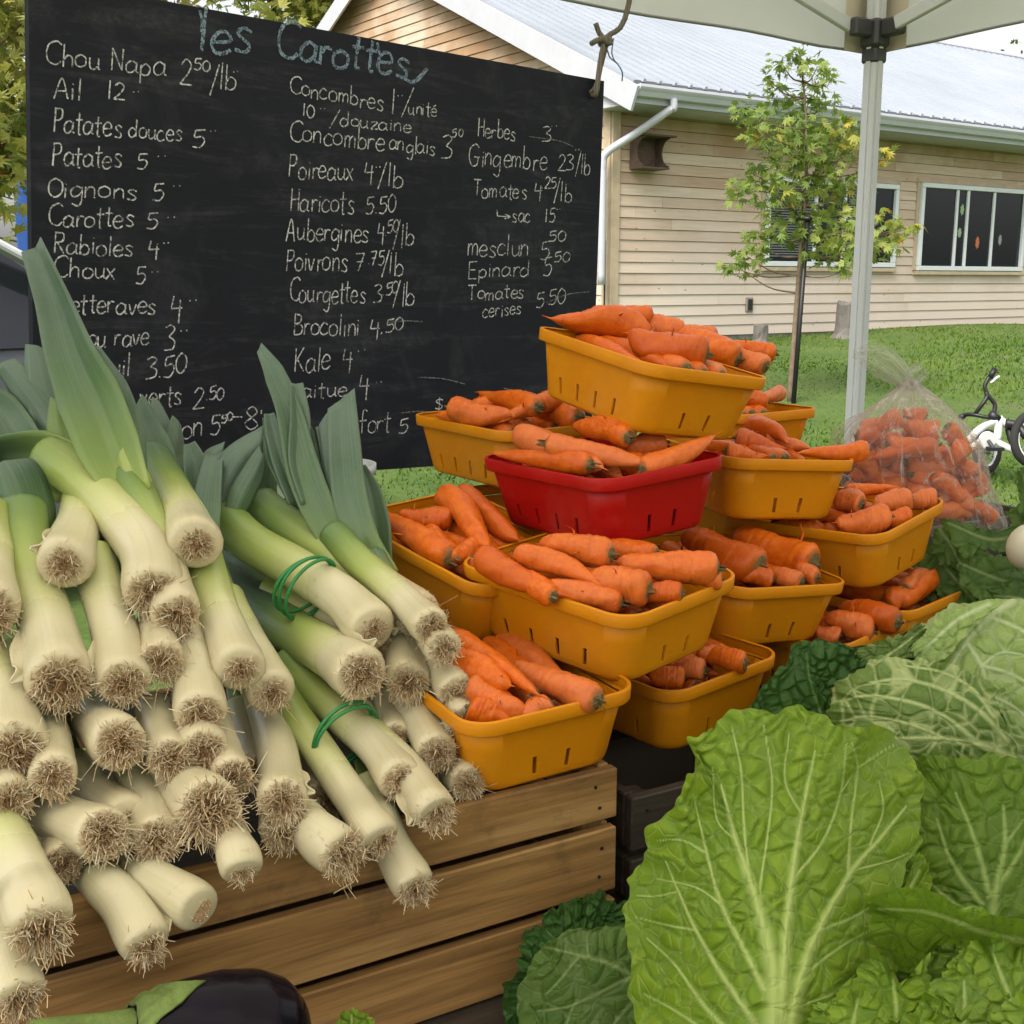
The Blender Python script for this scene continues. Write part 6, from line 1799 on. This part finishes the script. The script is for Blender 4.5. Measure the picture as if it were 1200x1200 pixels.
M_SAVOY = leaf_mat('savoy_leaf', (.05, .115, .02), (.10, .18, .032), (.17, .25, .06), (.50, .57, .24), .12, 110)
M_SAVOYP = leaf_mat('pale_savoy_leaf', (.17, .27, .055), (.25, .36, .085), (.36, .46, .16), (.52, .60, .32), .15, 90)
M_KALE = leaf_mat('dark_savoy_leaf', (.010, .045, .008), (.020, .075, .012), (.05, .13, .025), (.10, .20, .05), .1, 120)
M_GREENS = leaf_mat('turnip_leaf', (.03, .075, .012), (.055, .115, .02), (.09, .16, .035), (.20, .27, .10), .15, 70)

def seg_dist(X, Y, pts):
    D = np.full(X.shape, 1e9); S = np.zeros(X.shape)
    pts = np.asarray(pts, float); L = np.concatenate([[0], np.cumsum(np.linalg.norm(np.diff(pts, axis=0), axis=1))])
    for i in range(len(pts) - 1):
        a, b = pts[i], pts[i + 1]; ab = b - a; q = np.clip(((X - a[0]) * ab[0] + (Y - a[1]) * ab[1]) / (ab @ ab + 1e-9), 0, 1)
        d_ = np.hypot(X - a[0] - q * ab[0], Y - a[1] - q * ab[1]); m_ = d_ < D
        D = np.where(m_, d_, D); S = np.where(m_, (L[i] + q * (L[i + 1] - L[i])) / L[-1], S)
    return D, S

def leaf(name, outline, depth, mat, parent, veins=(), cell=30, camp=.003, vamp=.004, ruffle=.008, rk=14, frill=2.5, ns=90, nt=300, seed=1, center=None, cellvein=0.0, warp=4, curl=0.0, vw=1.0):
    """A leaf surface: the outline and veins come in photo pixels, depth(x, y) gives the leaf's own curved shape in space,
    then veins stand out, the blade bulges between them and the rim is ruffled."""
    rr = np.random.default_rng(seed)
    O = np.array(outline, float); O2 = smooth_path(np.vstack([O, O[:1]]), nt + 1)[:-1]
    cen = np.array(center if center else O.mean(0))
    th_ = np.arange(nt) / nt
    dv = O2 - cen; ln = np.linalg.norm(dv, axis=1)
    fr = sum(rr.uniform(.3, 1) * np.sin(2 * math.pi * th_ * k + rr.uniform(0, 6)) / (1 + k / 14) for k in (5, 8, 13, 19, 29, 41, 57)) * frill * 1.45
    O2 = cen + dv * (1 + fr / ln)[:, None]
    s = np.linspace(0, 1, ns) ** .75
    G = cen + s[:, None, None] * (O2 - cen)[None]
    X, Y = G[..., 0], G[..., 1]
    D0 = depth(X, Y)
    px2m = D0 / F
    # vein field
    vmask = np.zeros(X.shape); vh = np.zeros(X.shape); dmin = np.full(X.shape, 60.0)
    for (pts, w0_, w1_) in veins:
        d_, q = seg_dist(X, Y, smooth_path(pts, max(8, 5 * len(pts))))
        w_ = (w0_ + (w1_ - w0_) * q) * vw
        vmask = np.maximum(vmask, np.clip(1.25 - d_ / w_ * .75, 0, 1)); vh = np.maximum(vh, np.exp(-(d_ / (w_ * 1.1)) ** 2) * np.clip(w_ / 6, .25, 1.2)); dmin = np.minimum(dmin, np.maximum(0, d_ - w_ * .5))
    # blistered cells between the veins (irregular Voronoi)
    x0, x1, y0, y1 = X.min(), X.max(), Y.min(), Y.max()
    npt = int((x1 - x0) * (y1 - y0) / cell ** 2) + 6
    C = np.stack([rr.uniform(x0 - cell, x1 + cell, npt), rr.uniform(y0 - cell, y1 + cell, npt)], -1)
    for _ in range(2):   # relax a little
        pass
    wx = X + warp * wob(X, Y, seed + 50, .09); wy = Y + warp * wob(X, Y, seed + 51, .09)
    f1 = np.full(X.shape, 1e9); f2 = np.full(X.shape, 1e9)
    for c_ in C:
        d_ = np.hypot(wx - c_[0], wy - c_[1])
        f2 = np.minimum(np.maximum(f1, d_), f2); f1 = np.minimum(f1, d_)
    e_ = np.clip((f2 - f1) / cell, 0, 1)
    bulge = np.minimum(1, e_ * 2.2) ** .6
    if cellvein > 0: vmask = np.maximum(vmask, np.clip(1.15 - e_ / .24, 0, 1) * cellvein)
    near = 1 - np.exp(-dmin / (cell * .4)) if len(veins) else 1
    S2 = np.broadcast_to(s[:, None], X.shape)
    ruf = ruffle * .6 * (.55 + .45 * np.sin(2 * math.pi * th_ * 3 + seed))[None] * S2 ** 3 * (np.sin(2 * math.pi * th_ * rk + rr.uniform(0, 6)) + .7 * np.sin(2 * math.pi * th_ * rk * 1.7 + 1) + .4 * np.sin(2 * math.pi * th_ * rk * 3.1 + 2))[None]
    dd = D0 - camp * bulge * (.35 + .65 * near) - vamp * vh + ruf + .0025 * wob(X, Y, seed + 9, .03) + curl * S2 ** 5
    P = at(X, Y, dd)
    n_ = nt
    f_ = [(i * n_ + k, (i + 1) * n_ + k, (i + 1) * n_ + (k + 1) % n_, i * n_ + (k + 1) % n_) for i in range(ns - 1) for k in range(n_)]
    o = MB().add(P.reshape(-1, 3), f_, vein=vmask.reshape(-1), cell=(bulge * near).reshape(-1), edge=S2.reshape(-1)).build(name, mat, parent, True)
    return o
def dome(cx_, cy_, rx, ry, d_, h_, sx=0, sy=0):
    """depth of a rounded cabbage cheek: nearest (d_) at the centre, h_ metres deep at the rim"""
    return lambda X, Y: d_ + h_ * (1 - np.sqrt(np.clip(1 - ((X - cx_) / rx) ** 2 - ((Y - cy_) / ry) ** 2, .0, 1))) + sx * (X - cx_) + sy * (Y - cy_)
def ball(parent, cpx, cpy, d_, r3, mat, seed=0, name='cabbage_core'):
    c_ = at(cpx, cpy, d_); n1_, n2_ = 40, 22; V = []
    for j in range(n2_ + 1):
        ph = math.pi * j / n2_
        for i in range(n1_):
            a_ = 6.283 * i / n1_; dvec = np.array([math.sin(ph) * math.cos(a_), math.sin(ph) * math.sin(a_), math.cos(ph)])
            V.append(c_ + dvec * np.array(r3) * (1 + .03 * math.sin(3 * a_ + seed) * math.sin(ph) + .02 * math.sin(5 * ph + seed)))
    MB().add(V, [(j * n1_ + i, j * n1_ + (i + 1) % n1_, (j + 1) * n1_ + (i + 1) % n1_, (j + 1) * n1_ + i) for j in range(n2_) for i in range(n1_)], vein=0.0, cell=.3, edge=.2).build(name, mat, parent, True)

CG = 'cabbages on the right'
# ---- turnip greens
def turnip(cx_, cy_, d_, r, label):
    tp_ = empty('turnip', at(cx_, cy_, d_), label, 'turnip', 'white turnips at the right edge')
    c_ = at(cx_, cy_, d_); ax = unit(np.array([.8, -.45, -.3])); th2 = np.linspace(-1.5, 1.5, 22)
    pth = [c_ + ax * r * .88 * math.sin(q) for q in th2]; rd = [max(.002, r * math.cos(q)) for q in th2]
    mb = MB(); mb.tube(pth + [pth[-1] + ax * r * .25 - UPV * .006, pth[-1] + ax * r * .7 - UPV * .02], rd + [.0025, .0006], 26); mb.build('bulb', M_TURN, tp_, True)
    return tp_
M_TURN = plain('white_turnip', (.62, .58, .44), .35, .1, 14)
turnip(1206, 641, 1.38, .028, 'round white turnip at the right edge lying on dark green leaves')
gr = empty('turnip_greens', at(1150, 680, 1.42), 'dark green turnip leaves spread under the white turnip and the bag', 'turnip greens')
for k, (ol, d_, vn, mt) in enumerate((
    ([(1100, 607), (1130, 612), (1165, 622), (1195, 616), (1210, 632), (1180, 648), (1150, 642), (1135, 655), (1120, 640)], 1.43, [([(1205, 625), (1160, 632), (1110, 612)], 2.5, 1)], M_GREENS),
    ([(1098, 615), (1120, 625), (1140, 650), (1130, 668), (1108, 662), (1092, 645)], 1.46, [([(1100, 618), (1115, 640), (1125, 662)], 2, 1)], M_GREENS),
    ([(1120, 655), (1150, 645), (1180, 655), (1205, 670), (1200, 700), (1160, 708), (1130, 690)], 1.42, [([(1200, 690), (1160, 675), (1125, 660)], 2.5, 1)], M_GREENS),
    ([(1098, 650), (1130, 665), (1150, 690), (1160, 715), (1120, 720), (1095, 690)], 1.45, [([(1150, 712), (1125, 685), (1100, 655)], 2, 1)], M_GREENS),
    ([(1160, 690), (1190, 680), (1230, 690), (1240, 720), (1200, 725), (1165, 715)], 1.40, [([(1235, 715), (1200, 702), (1165, 698)], 2, 1)], M_GREENS),
    ([(1192, 552), (1210, 545), (1225, 600), (1215, 625), (1200, 610), (1193, 580)], 1.45, [([(1212, 622), (1206, 590), (1200, 556)], 2.5, 1)], M_GREENS),
    ([(1080, 640), (1110, 630), (1125, 650), (1118, 690), (1090, 705), (1070, 680)], 1.48, [([(1080, 695), (1098, 665), (1110, 635)], 2, 1)], M_GREENS),
    ([(1180, 600), (1200, 590), (1225, 610), (1220, 640), (1190, 630)], 1.46, [([(1220, 636), (1200, 612)], 2, 1)], M_GREENS),
)):
    cx_ = np.mean([p[0] for p in ol]); cy_ = np.mean([p[1] for p in ol])
    leaf('leaf', ol, (lambda d_, cx_, cy_, k: lambda X, Y: d_ + .0003 * (cy_ - Y) + .0002 * (X - cx_) * (-1) ** k + .00001 * (X - cx_) ** 2)(d_, cx_, cy_, k), mt, gr, vn, 14, .003, .002, .006, 7, 2.0, 36, 120, 60 + k)

# ---- pale savoy at the right edge
s2 = empty('savoy_cabbage', at(1200, 830, 1.12), 'large pale savoy cabbage at the right edge behind the netted one', 'cabbage', CG)
ball(s2, 1205, 850, 1.20, (.088, .088, .095), M_SAVOYP, 1)
leaf('outer_leaf', [(1062, 768), (1072, 742), (1092, 722), (1125, 708), (1165, 703), (1210, 706), (1260, 740), (1290, 830), (1250, 910), (1190, 905), (1180, 850), (1150, 805), (1110, 782)], dome(1190, 830, 150, 150, 1.07, .10), M_SAVOYP, s2,
     [([(1185, 705), (1160, 722), (1135, 748), (1114, 780)], 5, 3), ([(1132, 752), (1150, 780), (1160, 815), (1170, 850)], 3.0, 1.5), ([(1150, 780), (1185, 790), (1220, 810)], 2.5, 1.2), ([(1138, 745), (1110, 745), (1080, 762)], 2.5, 1.2),
      ([(1160, 722), (1200, 740), (1240, 770)], 2.5, 1.2), ([(1160, 815), (1190, 830), (1220, 860)], 2, 1), ([(1150, 780), (1175, 765), (1210, 770)], 2, 1), ([(1170, 850), (1190, 870), (1200, 890)], 1.5, 1)], 20, .0045, .004, .006, 11, 2.2, 80, 260, 3, (1175, 800), .55, 5)
leaf('outer_leaf', [(1085, 740), (1105, 718), (1150, 704), (1175, 706), (1140, 735), (1110, 770), (1075, 775), (1070, 758)], dome(1160, 800, 160, 160, 1.075, .10), M_SAVOYP, s2, [([(1160, 708), (1120, 728), (1080, 765)], 3, 1.5)], 14, .003, .003, .004, 7, 1.5, 40, 140, 5, None, .3)
# ---- netted savoy
s1 = empty('savoy_cabbage', at(1090, 850, 1.05), 'netted savoy cabbage with raised pale veins above the big napa leaf', 'cabbage', CG)
ball(s1, 1100, 868, 1.10, (.058, .06, .058), M_SAVOY, 2)
leaf('outer_leaf', [(972, 845), (974, 818), (986, 796), (1010, 780), (1045, 771), (1090, 773), (1130, 784), (1160, 806), (1178, 840), (1192, 895), (1150, 905), (1100, 905), (1050, 895), (1005, 870)], dome(1095, 850, 130, 110, .985, .085), M_SAVOY, s1,
     [([(1188, 890), (1150, 874), (1100, 866), (1042, 866)], 5, 2.2), ([(1180, 868), (1150, 835), (1110, 810), (1060, 796), (1020, 800)], 3.2, 1.4), ([(1150, 874), (1115, 845), (1075, 825), (1020, 815), (985, 822)], 3, 1.3),
      ([(1165, 840), (1140, 808), (1105, 788), (1060, 780)], 2.4, 1.1), ([(1110, 867), (1070, 850), (1020, 840), (985, 845)], 2.4, 1.1), ([(1100, 866), (1085, 885), (1075, 900)], 2.2, 1.1), ([(1130, 870), (1125, 890)], 2.2, 1.1)],
     17, .0052, .004, .006, 15, 3.0, 90, 300, 7, (1085, 840), .85, 5)
# ---- dark crinkled savoy leaf
s3 = empty('savoy_cabbage', at(980, 810, 1.15), 'dark green tightly crinkled savoy leaf in front of the lower right baskets', 'cabbage', CG)
ball(s3, 1000, 835, 1.19, (.075, .06, .062), M_KALE, 3)
leaf('outer_leaf', [(880, 842), (888, 812), (905, 788), (928, 766), (956, 750), (985, 751), (1012, 758), (1040, 757), (1062, 748), (1074, 733), (1083, 738), (1078, 766), (1050, 780), (1015, 790), (985, 805), (975, 830), (960, 850), (915, 855)], dome(970, 830, 130, 120, 1.09, .07), M_KALE, s3,
     [([(965, 845), (950, 800), (945, 765)], 2, 1)], 10.5, .0058, .002, .007, 16, 3.2, 80, 280, 9, (955, 805), .25, 3)
leaf('inner_leaf', [(1000, 762), (1040, 748), (1066, 740), (1074, 730), (1084, 735), (1080, 758), (1060, 772), (1020, 785), (1000, 790)], dome(1040, 790, 110, 90, 1.10, .05), M_SAVOY, s3, [([(1005, 785), (1040, 768), (1076, 742)], 2, 1)], 9, .004, .002, .009, 11, 3, 40, 160, 12, None, .4, 3)

# ---- napa cabbage
NP = 'napa cabbages at the front right'
n1 = empty('napa_cabbage', at(905, 1230, .80), 'big napa cabbage with a broad upright veined leaf at the front', 'napa cabbage', CG)
ball(n1, 930, 1120, .90, (.075, .07, .085), M_NAPAD, 4)
def nd1(X, Y): return .735 + .00026 * (1200 - Y) + .075 * ((X - 905) / 180) ** 2 - .012 * np.cos((X - 905) / 42) * np.clip((Y - 860) / 300, 0, 1)
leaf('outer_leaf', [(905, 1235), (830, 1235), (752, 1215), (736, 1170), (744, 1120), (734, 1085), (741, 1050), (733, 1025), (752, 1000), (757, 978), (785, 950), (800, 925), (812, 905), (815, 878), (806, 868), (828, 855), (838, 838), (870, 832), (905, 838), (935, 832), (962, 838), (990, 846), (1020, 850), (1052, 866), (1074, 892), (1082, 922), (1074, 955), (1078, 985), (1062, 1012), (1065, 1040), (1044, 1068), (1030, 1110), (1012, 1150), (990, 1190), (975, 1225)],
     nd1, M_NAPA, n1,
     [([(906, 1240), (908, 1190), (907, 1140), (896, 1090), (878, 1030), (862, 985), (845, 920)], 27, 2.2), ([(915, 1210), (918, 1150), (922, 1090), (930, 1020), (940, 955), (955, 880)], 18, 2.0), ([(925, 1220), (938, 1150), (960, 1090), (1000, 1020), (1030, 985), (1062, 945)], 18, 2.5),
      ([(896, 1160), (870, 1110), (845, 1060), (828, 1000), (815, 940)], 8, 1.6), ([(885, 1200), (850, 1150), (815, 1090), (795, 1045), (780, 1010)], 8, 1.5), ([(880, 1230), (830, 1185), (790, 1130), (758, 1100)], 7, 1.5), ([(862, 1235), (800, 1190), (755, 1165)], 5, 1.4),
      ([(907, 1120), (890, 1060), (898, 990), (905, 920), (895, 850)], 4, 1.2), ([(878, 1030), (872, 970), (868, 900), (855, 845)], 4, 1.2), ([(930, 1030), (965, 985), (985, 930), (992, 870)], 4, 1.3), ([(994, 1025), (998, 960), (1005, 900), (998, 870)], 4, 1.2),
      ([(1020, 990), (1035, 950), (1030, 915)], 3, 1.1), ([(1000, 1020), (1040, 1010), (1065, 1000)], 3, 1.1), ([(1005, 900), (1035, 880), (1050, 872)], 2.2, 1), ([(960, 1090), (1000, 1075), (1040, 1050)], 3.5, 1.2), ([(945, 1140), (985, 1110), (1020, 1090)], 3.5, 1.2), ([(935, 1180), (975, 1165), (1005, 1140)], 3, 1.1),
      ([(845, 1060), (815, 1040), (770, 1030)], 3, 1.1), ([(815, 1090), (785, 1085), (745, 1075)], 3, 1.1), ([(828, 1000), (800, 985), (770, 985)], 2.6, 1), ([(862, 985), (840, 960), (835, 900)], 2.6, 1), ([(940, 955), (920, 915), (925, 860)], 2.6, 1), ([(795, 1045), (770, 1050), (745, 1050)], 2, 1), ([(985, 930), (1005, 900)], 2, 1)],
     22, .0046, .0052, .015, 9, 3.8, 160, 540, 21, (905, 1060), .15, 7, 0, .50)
leaf('outer_leaf', [(740, 1080), (770, 1000), (800, 950), (830, 900), (870, 870), (860, 950), (830, 1040), (800, 1120), (760, 1150)], lambda X, Y: nd1(X, Y) + .022, M_NAPAD, n1, [([(800, 1120), (815, 1000), (850, 890)], 3, 1.2)], 18, .003, .002, .012, 10, 4, 50, 180, 23)
leaf('inner_leaf', [(960, 1200), (990, 1130), (1020, 1080), (1060, 1040), (1075, 1000), (1090, 1020), (1080, 1080), (1050, 1150), (1010, 1220)], lambda X, Y: nd1(X, Y) + .03, M_NAPA, n1, [([(985, 1200), (1030, 1110), (1078, 1020)], 4, 1.5)], 20, .003, .003, .008, 8, 3, 50, 180, 24)
n2 = empty('napa_cabbage', at(1165, 1060, .92), 'second napa cabbage with a darker leaf standing at the right edge', 'napa cabbage', CG)
ball(n2, 1190, 1080, 1.0, (.08, .07, .085), M_NAPAD, 5)
leaf('outer_leaf', [(1062, 905), (1078, 888), (1105, 884), (1140, 888), (1175, 886), (1205, 896), (1240, 950), (1250, 1030), (1220, 1080), (1170, 1085), (1110, 1080), (1062, 1065), (1040, 1045), (1055, 1000), (1072, 960)], lambda X, Y: .895 + .00022 * (1060 - Y) + .05 * ((X - 1150) / 120) ** 2, M_NAPAD, n2,
     [([(1162, 1085), (1168, 1040), (1178, 990), (1176, 945)], 6, 1.8), ([(1160, 1050), (1150, 1010), (1135, 965), (1120, 930)], 4, 1.4), ([(1166, 1045), (1195, 1000), (1210, 960)], 4, 1.4), ([(1150, 1060), (1115, 1010), (1098, 960)], 3.5, 1.3), ([(1140, 1075), (1095, 1040), (1070, 1000)], 3, 1.2), ([(1178, 990), (1200, 960)], 2, 1)],
     20, .0042, .0035, .007, 13, 3.2, 80, 280, 25, (1150, 990), .22, 6)
n3 = empty('napa_cabbage', at(1120, 1190, .72), 'frilly light green napa cabbage with curled leaf rims in the bottom right corner', 'napa cabbage', CG)
ball(n3, 1130, 1230, .82, (.06, .06, .05), M_NAPAD, 6)
def fr(cx_, cy_, d_, kx=.00035, ky=.0004, cv=.00000): return lambda X, Y: d_ + kx * (X - cx_) + ky * (cy_ - Y) + cv * ((X - cx_) ** 2 + (Y - cy_) ** 2)
for k, (ol, dp, vn, am, mt) in enumerate((
    ([(1015, 1058), (1036, 1045), (1076, 1043), (1118, 1053), (1160, 1072), (1215, 1082), (1240, 1115), (1200, 1135), (1150, 1120), (1100, 1105), (1078, 1130), (1062, 1155), (1042, 1125), (1022, 1090)], fr(1100, 1090, .80, .0001, -.0009), [([(1235, 1110), (1160, 1095), (1090, 1070), (1030, 1065)], 4, 1.5)], .012, M_FRILL),
    ([(1030, 1085), (1070, 1070), (1130, 1085), (1190, 1110), (1240, 1130), (1240, 1200), (1160, 1190), (1090, 1170), (1050, 1140)], fr(1130, 1130, .85, 0, .0002), [([(1160, 1190), (1150, 1130), (1120, 1090)], 4, 1.5)], .010, M_NAPAD),
    ([(1118, 1120), (1150, 1098), (1190, 1104), (1240, 1110), (1250, 1200), (1185, 1225), (1135, 1205), (1112, 1160)], fr(1170, 1150, .765, .0003, .0006), [([(1200, 1220), (1180, 1160), (1160, 1110)], 4, 1.5)], .015, M_FRILL),
    ([(1008, 1132), (1034, 1120), (1058, 1150), (1088, 1118), (1092, 1156), (1116, 1186), (1085, 1228), (1022, 1222), (992, 1190), (978, 1168)], fr(1050, 1170, .735, -.0002, .0007), [([(1050, 1225), (1050, 1180), (1045, 1140)], 4, 1.5)], .015, M_FRILL),
    ([(940, 1225), (952, 1182), (982, 1172), (1012, 1158), (1042, 1186), (1062, 1225), (1000, 1240)], fr(1000, 1200, .70, .0003, .0008), [([(1000, 1235), (1000, 1200), (1005, 1170)], 4, 1.5)], .014, M_FRILL),
    ([(1082, 1160), (1120, 1132), (1160, 1150), (1196, 1190), (1180, 1235), (1110, 1240), (1080, 1210)], fr(1130, 1190, .72, .0005, .0006), [([(1120, 1235), (1130, 1190), (1130, 1150)], 4, 1.5)], .016, M_FRILL),
    ([(1040, 1200), (1075, 1180), (1110, 1190), (1130, 1230), (1080, 1250), (1030, 1240)], fr(1080, 1215, .69, -.0003, .0008), [([(1080, 1245), (1080, 1195)], 4, 1.5)], .014, M_FRILL),
    ([(1160, 1190), (1200, 1165), (1240, 1180), (1250, 1240), (1190, 1250), (1155, 1225)], fr(1200, 1205, .70, .0002, .0008), [([(1200, 1245), (1205, 1190)], 4, 1.5)], .014, M_FRILL),
)):
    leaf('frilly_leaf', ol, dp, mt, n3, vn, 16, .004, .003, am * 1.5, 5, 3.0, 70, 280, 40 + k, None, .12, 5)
# ---- savoy at the bottom left of the napa
s4 = empty('savoy_cabbage', at(680, 1190, .92), 'dark savoy cabbage low in front of the crate left of the big napa leaf', 'cabbage', CG)
ball(s4, 690, 1215, 1.0, (.055, .05, .055), M_KALE, 7)
leaf('outer_leaf', [(588, 1240), (592, 1165), (604, 1128), (622, 1094), (642, 1066), (675, 1054), (712, 1050), (748, 1060), (760, 1100), (752, 1160), (760, 1240), (670, 1260)], dome(690, 1190, 130, 150, .955, .06), M_KALE, s4, [([(740, 1180), (680, 1130), (640, 1090)], 2.5, 1)], 10.5, .0055, .002, .010, 19, 4.0, 80, 280, 31, (675, 1150), .3, 3)
leaf('inner_leaf', [(612, 1240), (606, 1180), (618, 1135), (642, 1104), (680, 1088), (722, 1086), (752, 1098), (765, 1150), (770, 1240), (690, 1260)], dome(700, 1180, 130, 150, .925, .055), leaf_mat('smooth_savoy_leaf', (.045, .10, .014), (.07, .14, .02), (.11, .19, .035), (.24, .32, .10), .10, 80), s4,
     [([(752, 1150), (715, 1130), (672, 1118), (632, 1108)], 3.2, 1.4), ([(740, 1145), (700, 1165), (665, 1180), (630, 1185)], 2.4, 1.1), ([(680, 1120), (655, 1150), (640, 1165)], 2.2, 1), ([(690, 1122), (688, 1100), (692, 1090)], 1.8, 1), ([(755, 1160), (720, 1200), (700, 1240)], 2.5, 1.2), ([(672, 1178), (660, 1210)], 1.8, 1)],
     18, .0036, .003, .005, 9, 1.5, 70, 240, 33, (690, 1160), .35, 5)

# ================================================================== EGGPLANT
ep = empty('eggplant', at(255, 1215, .80), 'glossy black eggplant with a green cap in front of the crate', 'eggplant')
t = NT('eggplant_skin'); t.set(col=t.ramp(t.noise(t.coord(), 12, 4), [(.3, (.004, .003, .005)), (.7, (.010, .006, .012))]), rough=.17, spec=.14)
A_, B_ = at(150, 1206, .745), at(356, 1220, .815)
ax = unit(B_ - A_); L = np.linalg.norm(B_ - A_)
us = np.linspace(0, 1, 34); RM = .043
rad = RM * np.interp(us, [0, .04, .12, .25, .45, .65, .8, .9, .96, 1], [.30, .42, .56, .74, .93, 1.0, .92, .70, .46, .05])
mb = MB(); mb.tube([A_ + ax * L * u for u in us], rad, 40); mb.build('body', t.m, ep, True)
M_CALYX = plain('green_calyx', (.12, .17, .03), .6, .5, 30, .8)
mb = MB(); n_ = 40; V = []
u_ = unit(np.cross(ax, [0, 0, 1.])); v_ = np.cross(ax, u_)
for j in range(12):
    q = j / 11
    for i in range(n_):
        a_ = 6.283 * i / n_
        lobe = .10 + .18 * max(0, math.cos(2.5 * a_ + .6)) ** 1.8 + .03 * math.sin(11 * a_) + .015 * math.sin(23 * a_)
        uu = q * lobe; r_ = float(np.interp(uu, us, rad)) + .0022 + .0012 * math.sin(7 * a_ + 9 * q)
        V.append(A_ + ax * L * (uu - .005) + (u_ * math.cos(a_) + v_ * math.sin(a_)) * r_)
mb.add(V, [(j * n_ + i, j * n_ + (i + 1) % n_, (j + 1) * n_ + (i + 1) % n_, (j + 1) * n_ + i) for j in range(11) for i in range(n_)])
o = mb.build('calyx', M_CALYX, ep, True); md = o.modifiers.new('thickness', 'SOLIDIFY'); md.thickness = .0016
mb = MB(); mb.tube(smooth_path([A_ + ax * .006, A_ - ax * .022, A_ - ax * .05 - UPV * .004, A_ - ax * .062 - UPV * .006], 14), np.interp(np.linspace(0, 1, 14), [0, .3, .9, 1], [.014, .008, .0065, .006]), 14); mb.build('stem', M_CALYX, ep, True)
# loose green leaf scrap at the bottom
ls = empty('loose_leaf', at(410, 1192, .86), 'small curled green leaf scrap in front of the crate near the bottom', 'leaf')
leaf('leaf_blade', [(392, 1215), (398, 1190), (410, 1183), (425, 1186), (438, 1196), (432, 1215), (410, 1222)], dome(412, 1205, 50, 50, .855, .03), M_FRILL, ls, [([(412, 1220), (412, 1190)], 2, 1)], 10, .002, .002, .003, 5, 1.5, 24, 90, 71)
# white tub edge behind the leeks under the board
tubw = at(436, 585, 1.62)
tw_ = empty('white_tub', tubw - UPV * .2, 'white plastic tub, a sliver of it showing between the leek leaves and the grass', 'tub')
mb = MB(); cxy = at(381, 585, 1.66); V = []
pr = [(.052, -.26), (.056, -.24), (.066, .02), (.072, .022), (.072, .034), (.066, .034), (.062, .02), (.05, -.24)]
for r_, z_ in pr:
    V += [cxy + np.array([r_ * math.cos(a_), r_ * math.sin(a_), z_ + .015]) for a_ in np.linspace(0, 6.283, 33)[:-1]]
mb.add(V, [(j * 32 + i, j * 32 + (i + 1) % 32, (j + 1) * 32 + (i + 1) % 32, (j + 1) * 32 + i) for j in range(len(pr) - 1) for i in range(32)] + [tuple(range(32))[::-1]]); mb.build('tub_body', plain('white_plastic', (.70, .72, .74), .4, .04), tw_, True)
bpy.context.view_layer.update()
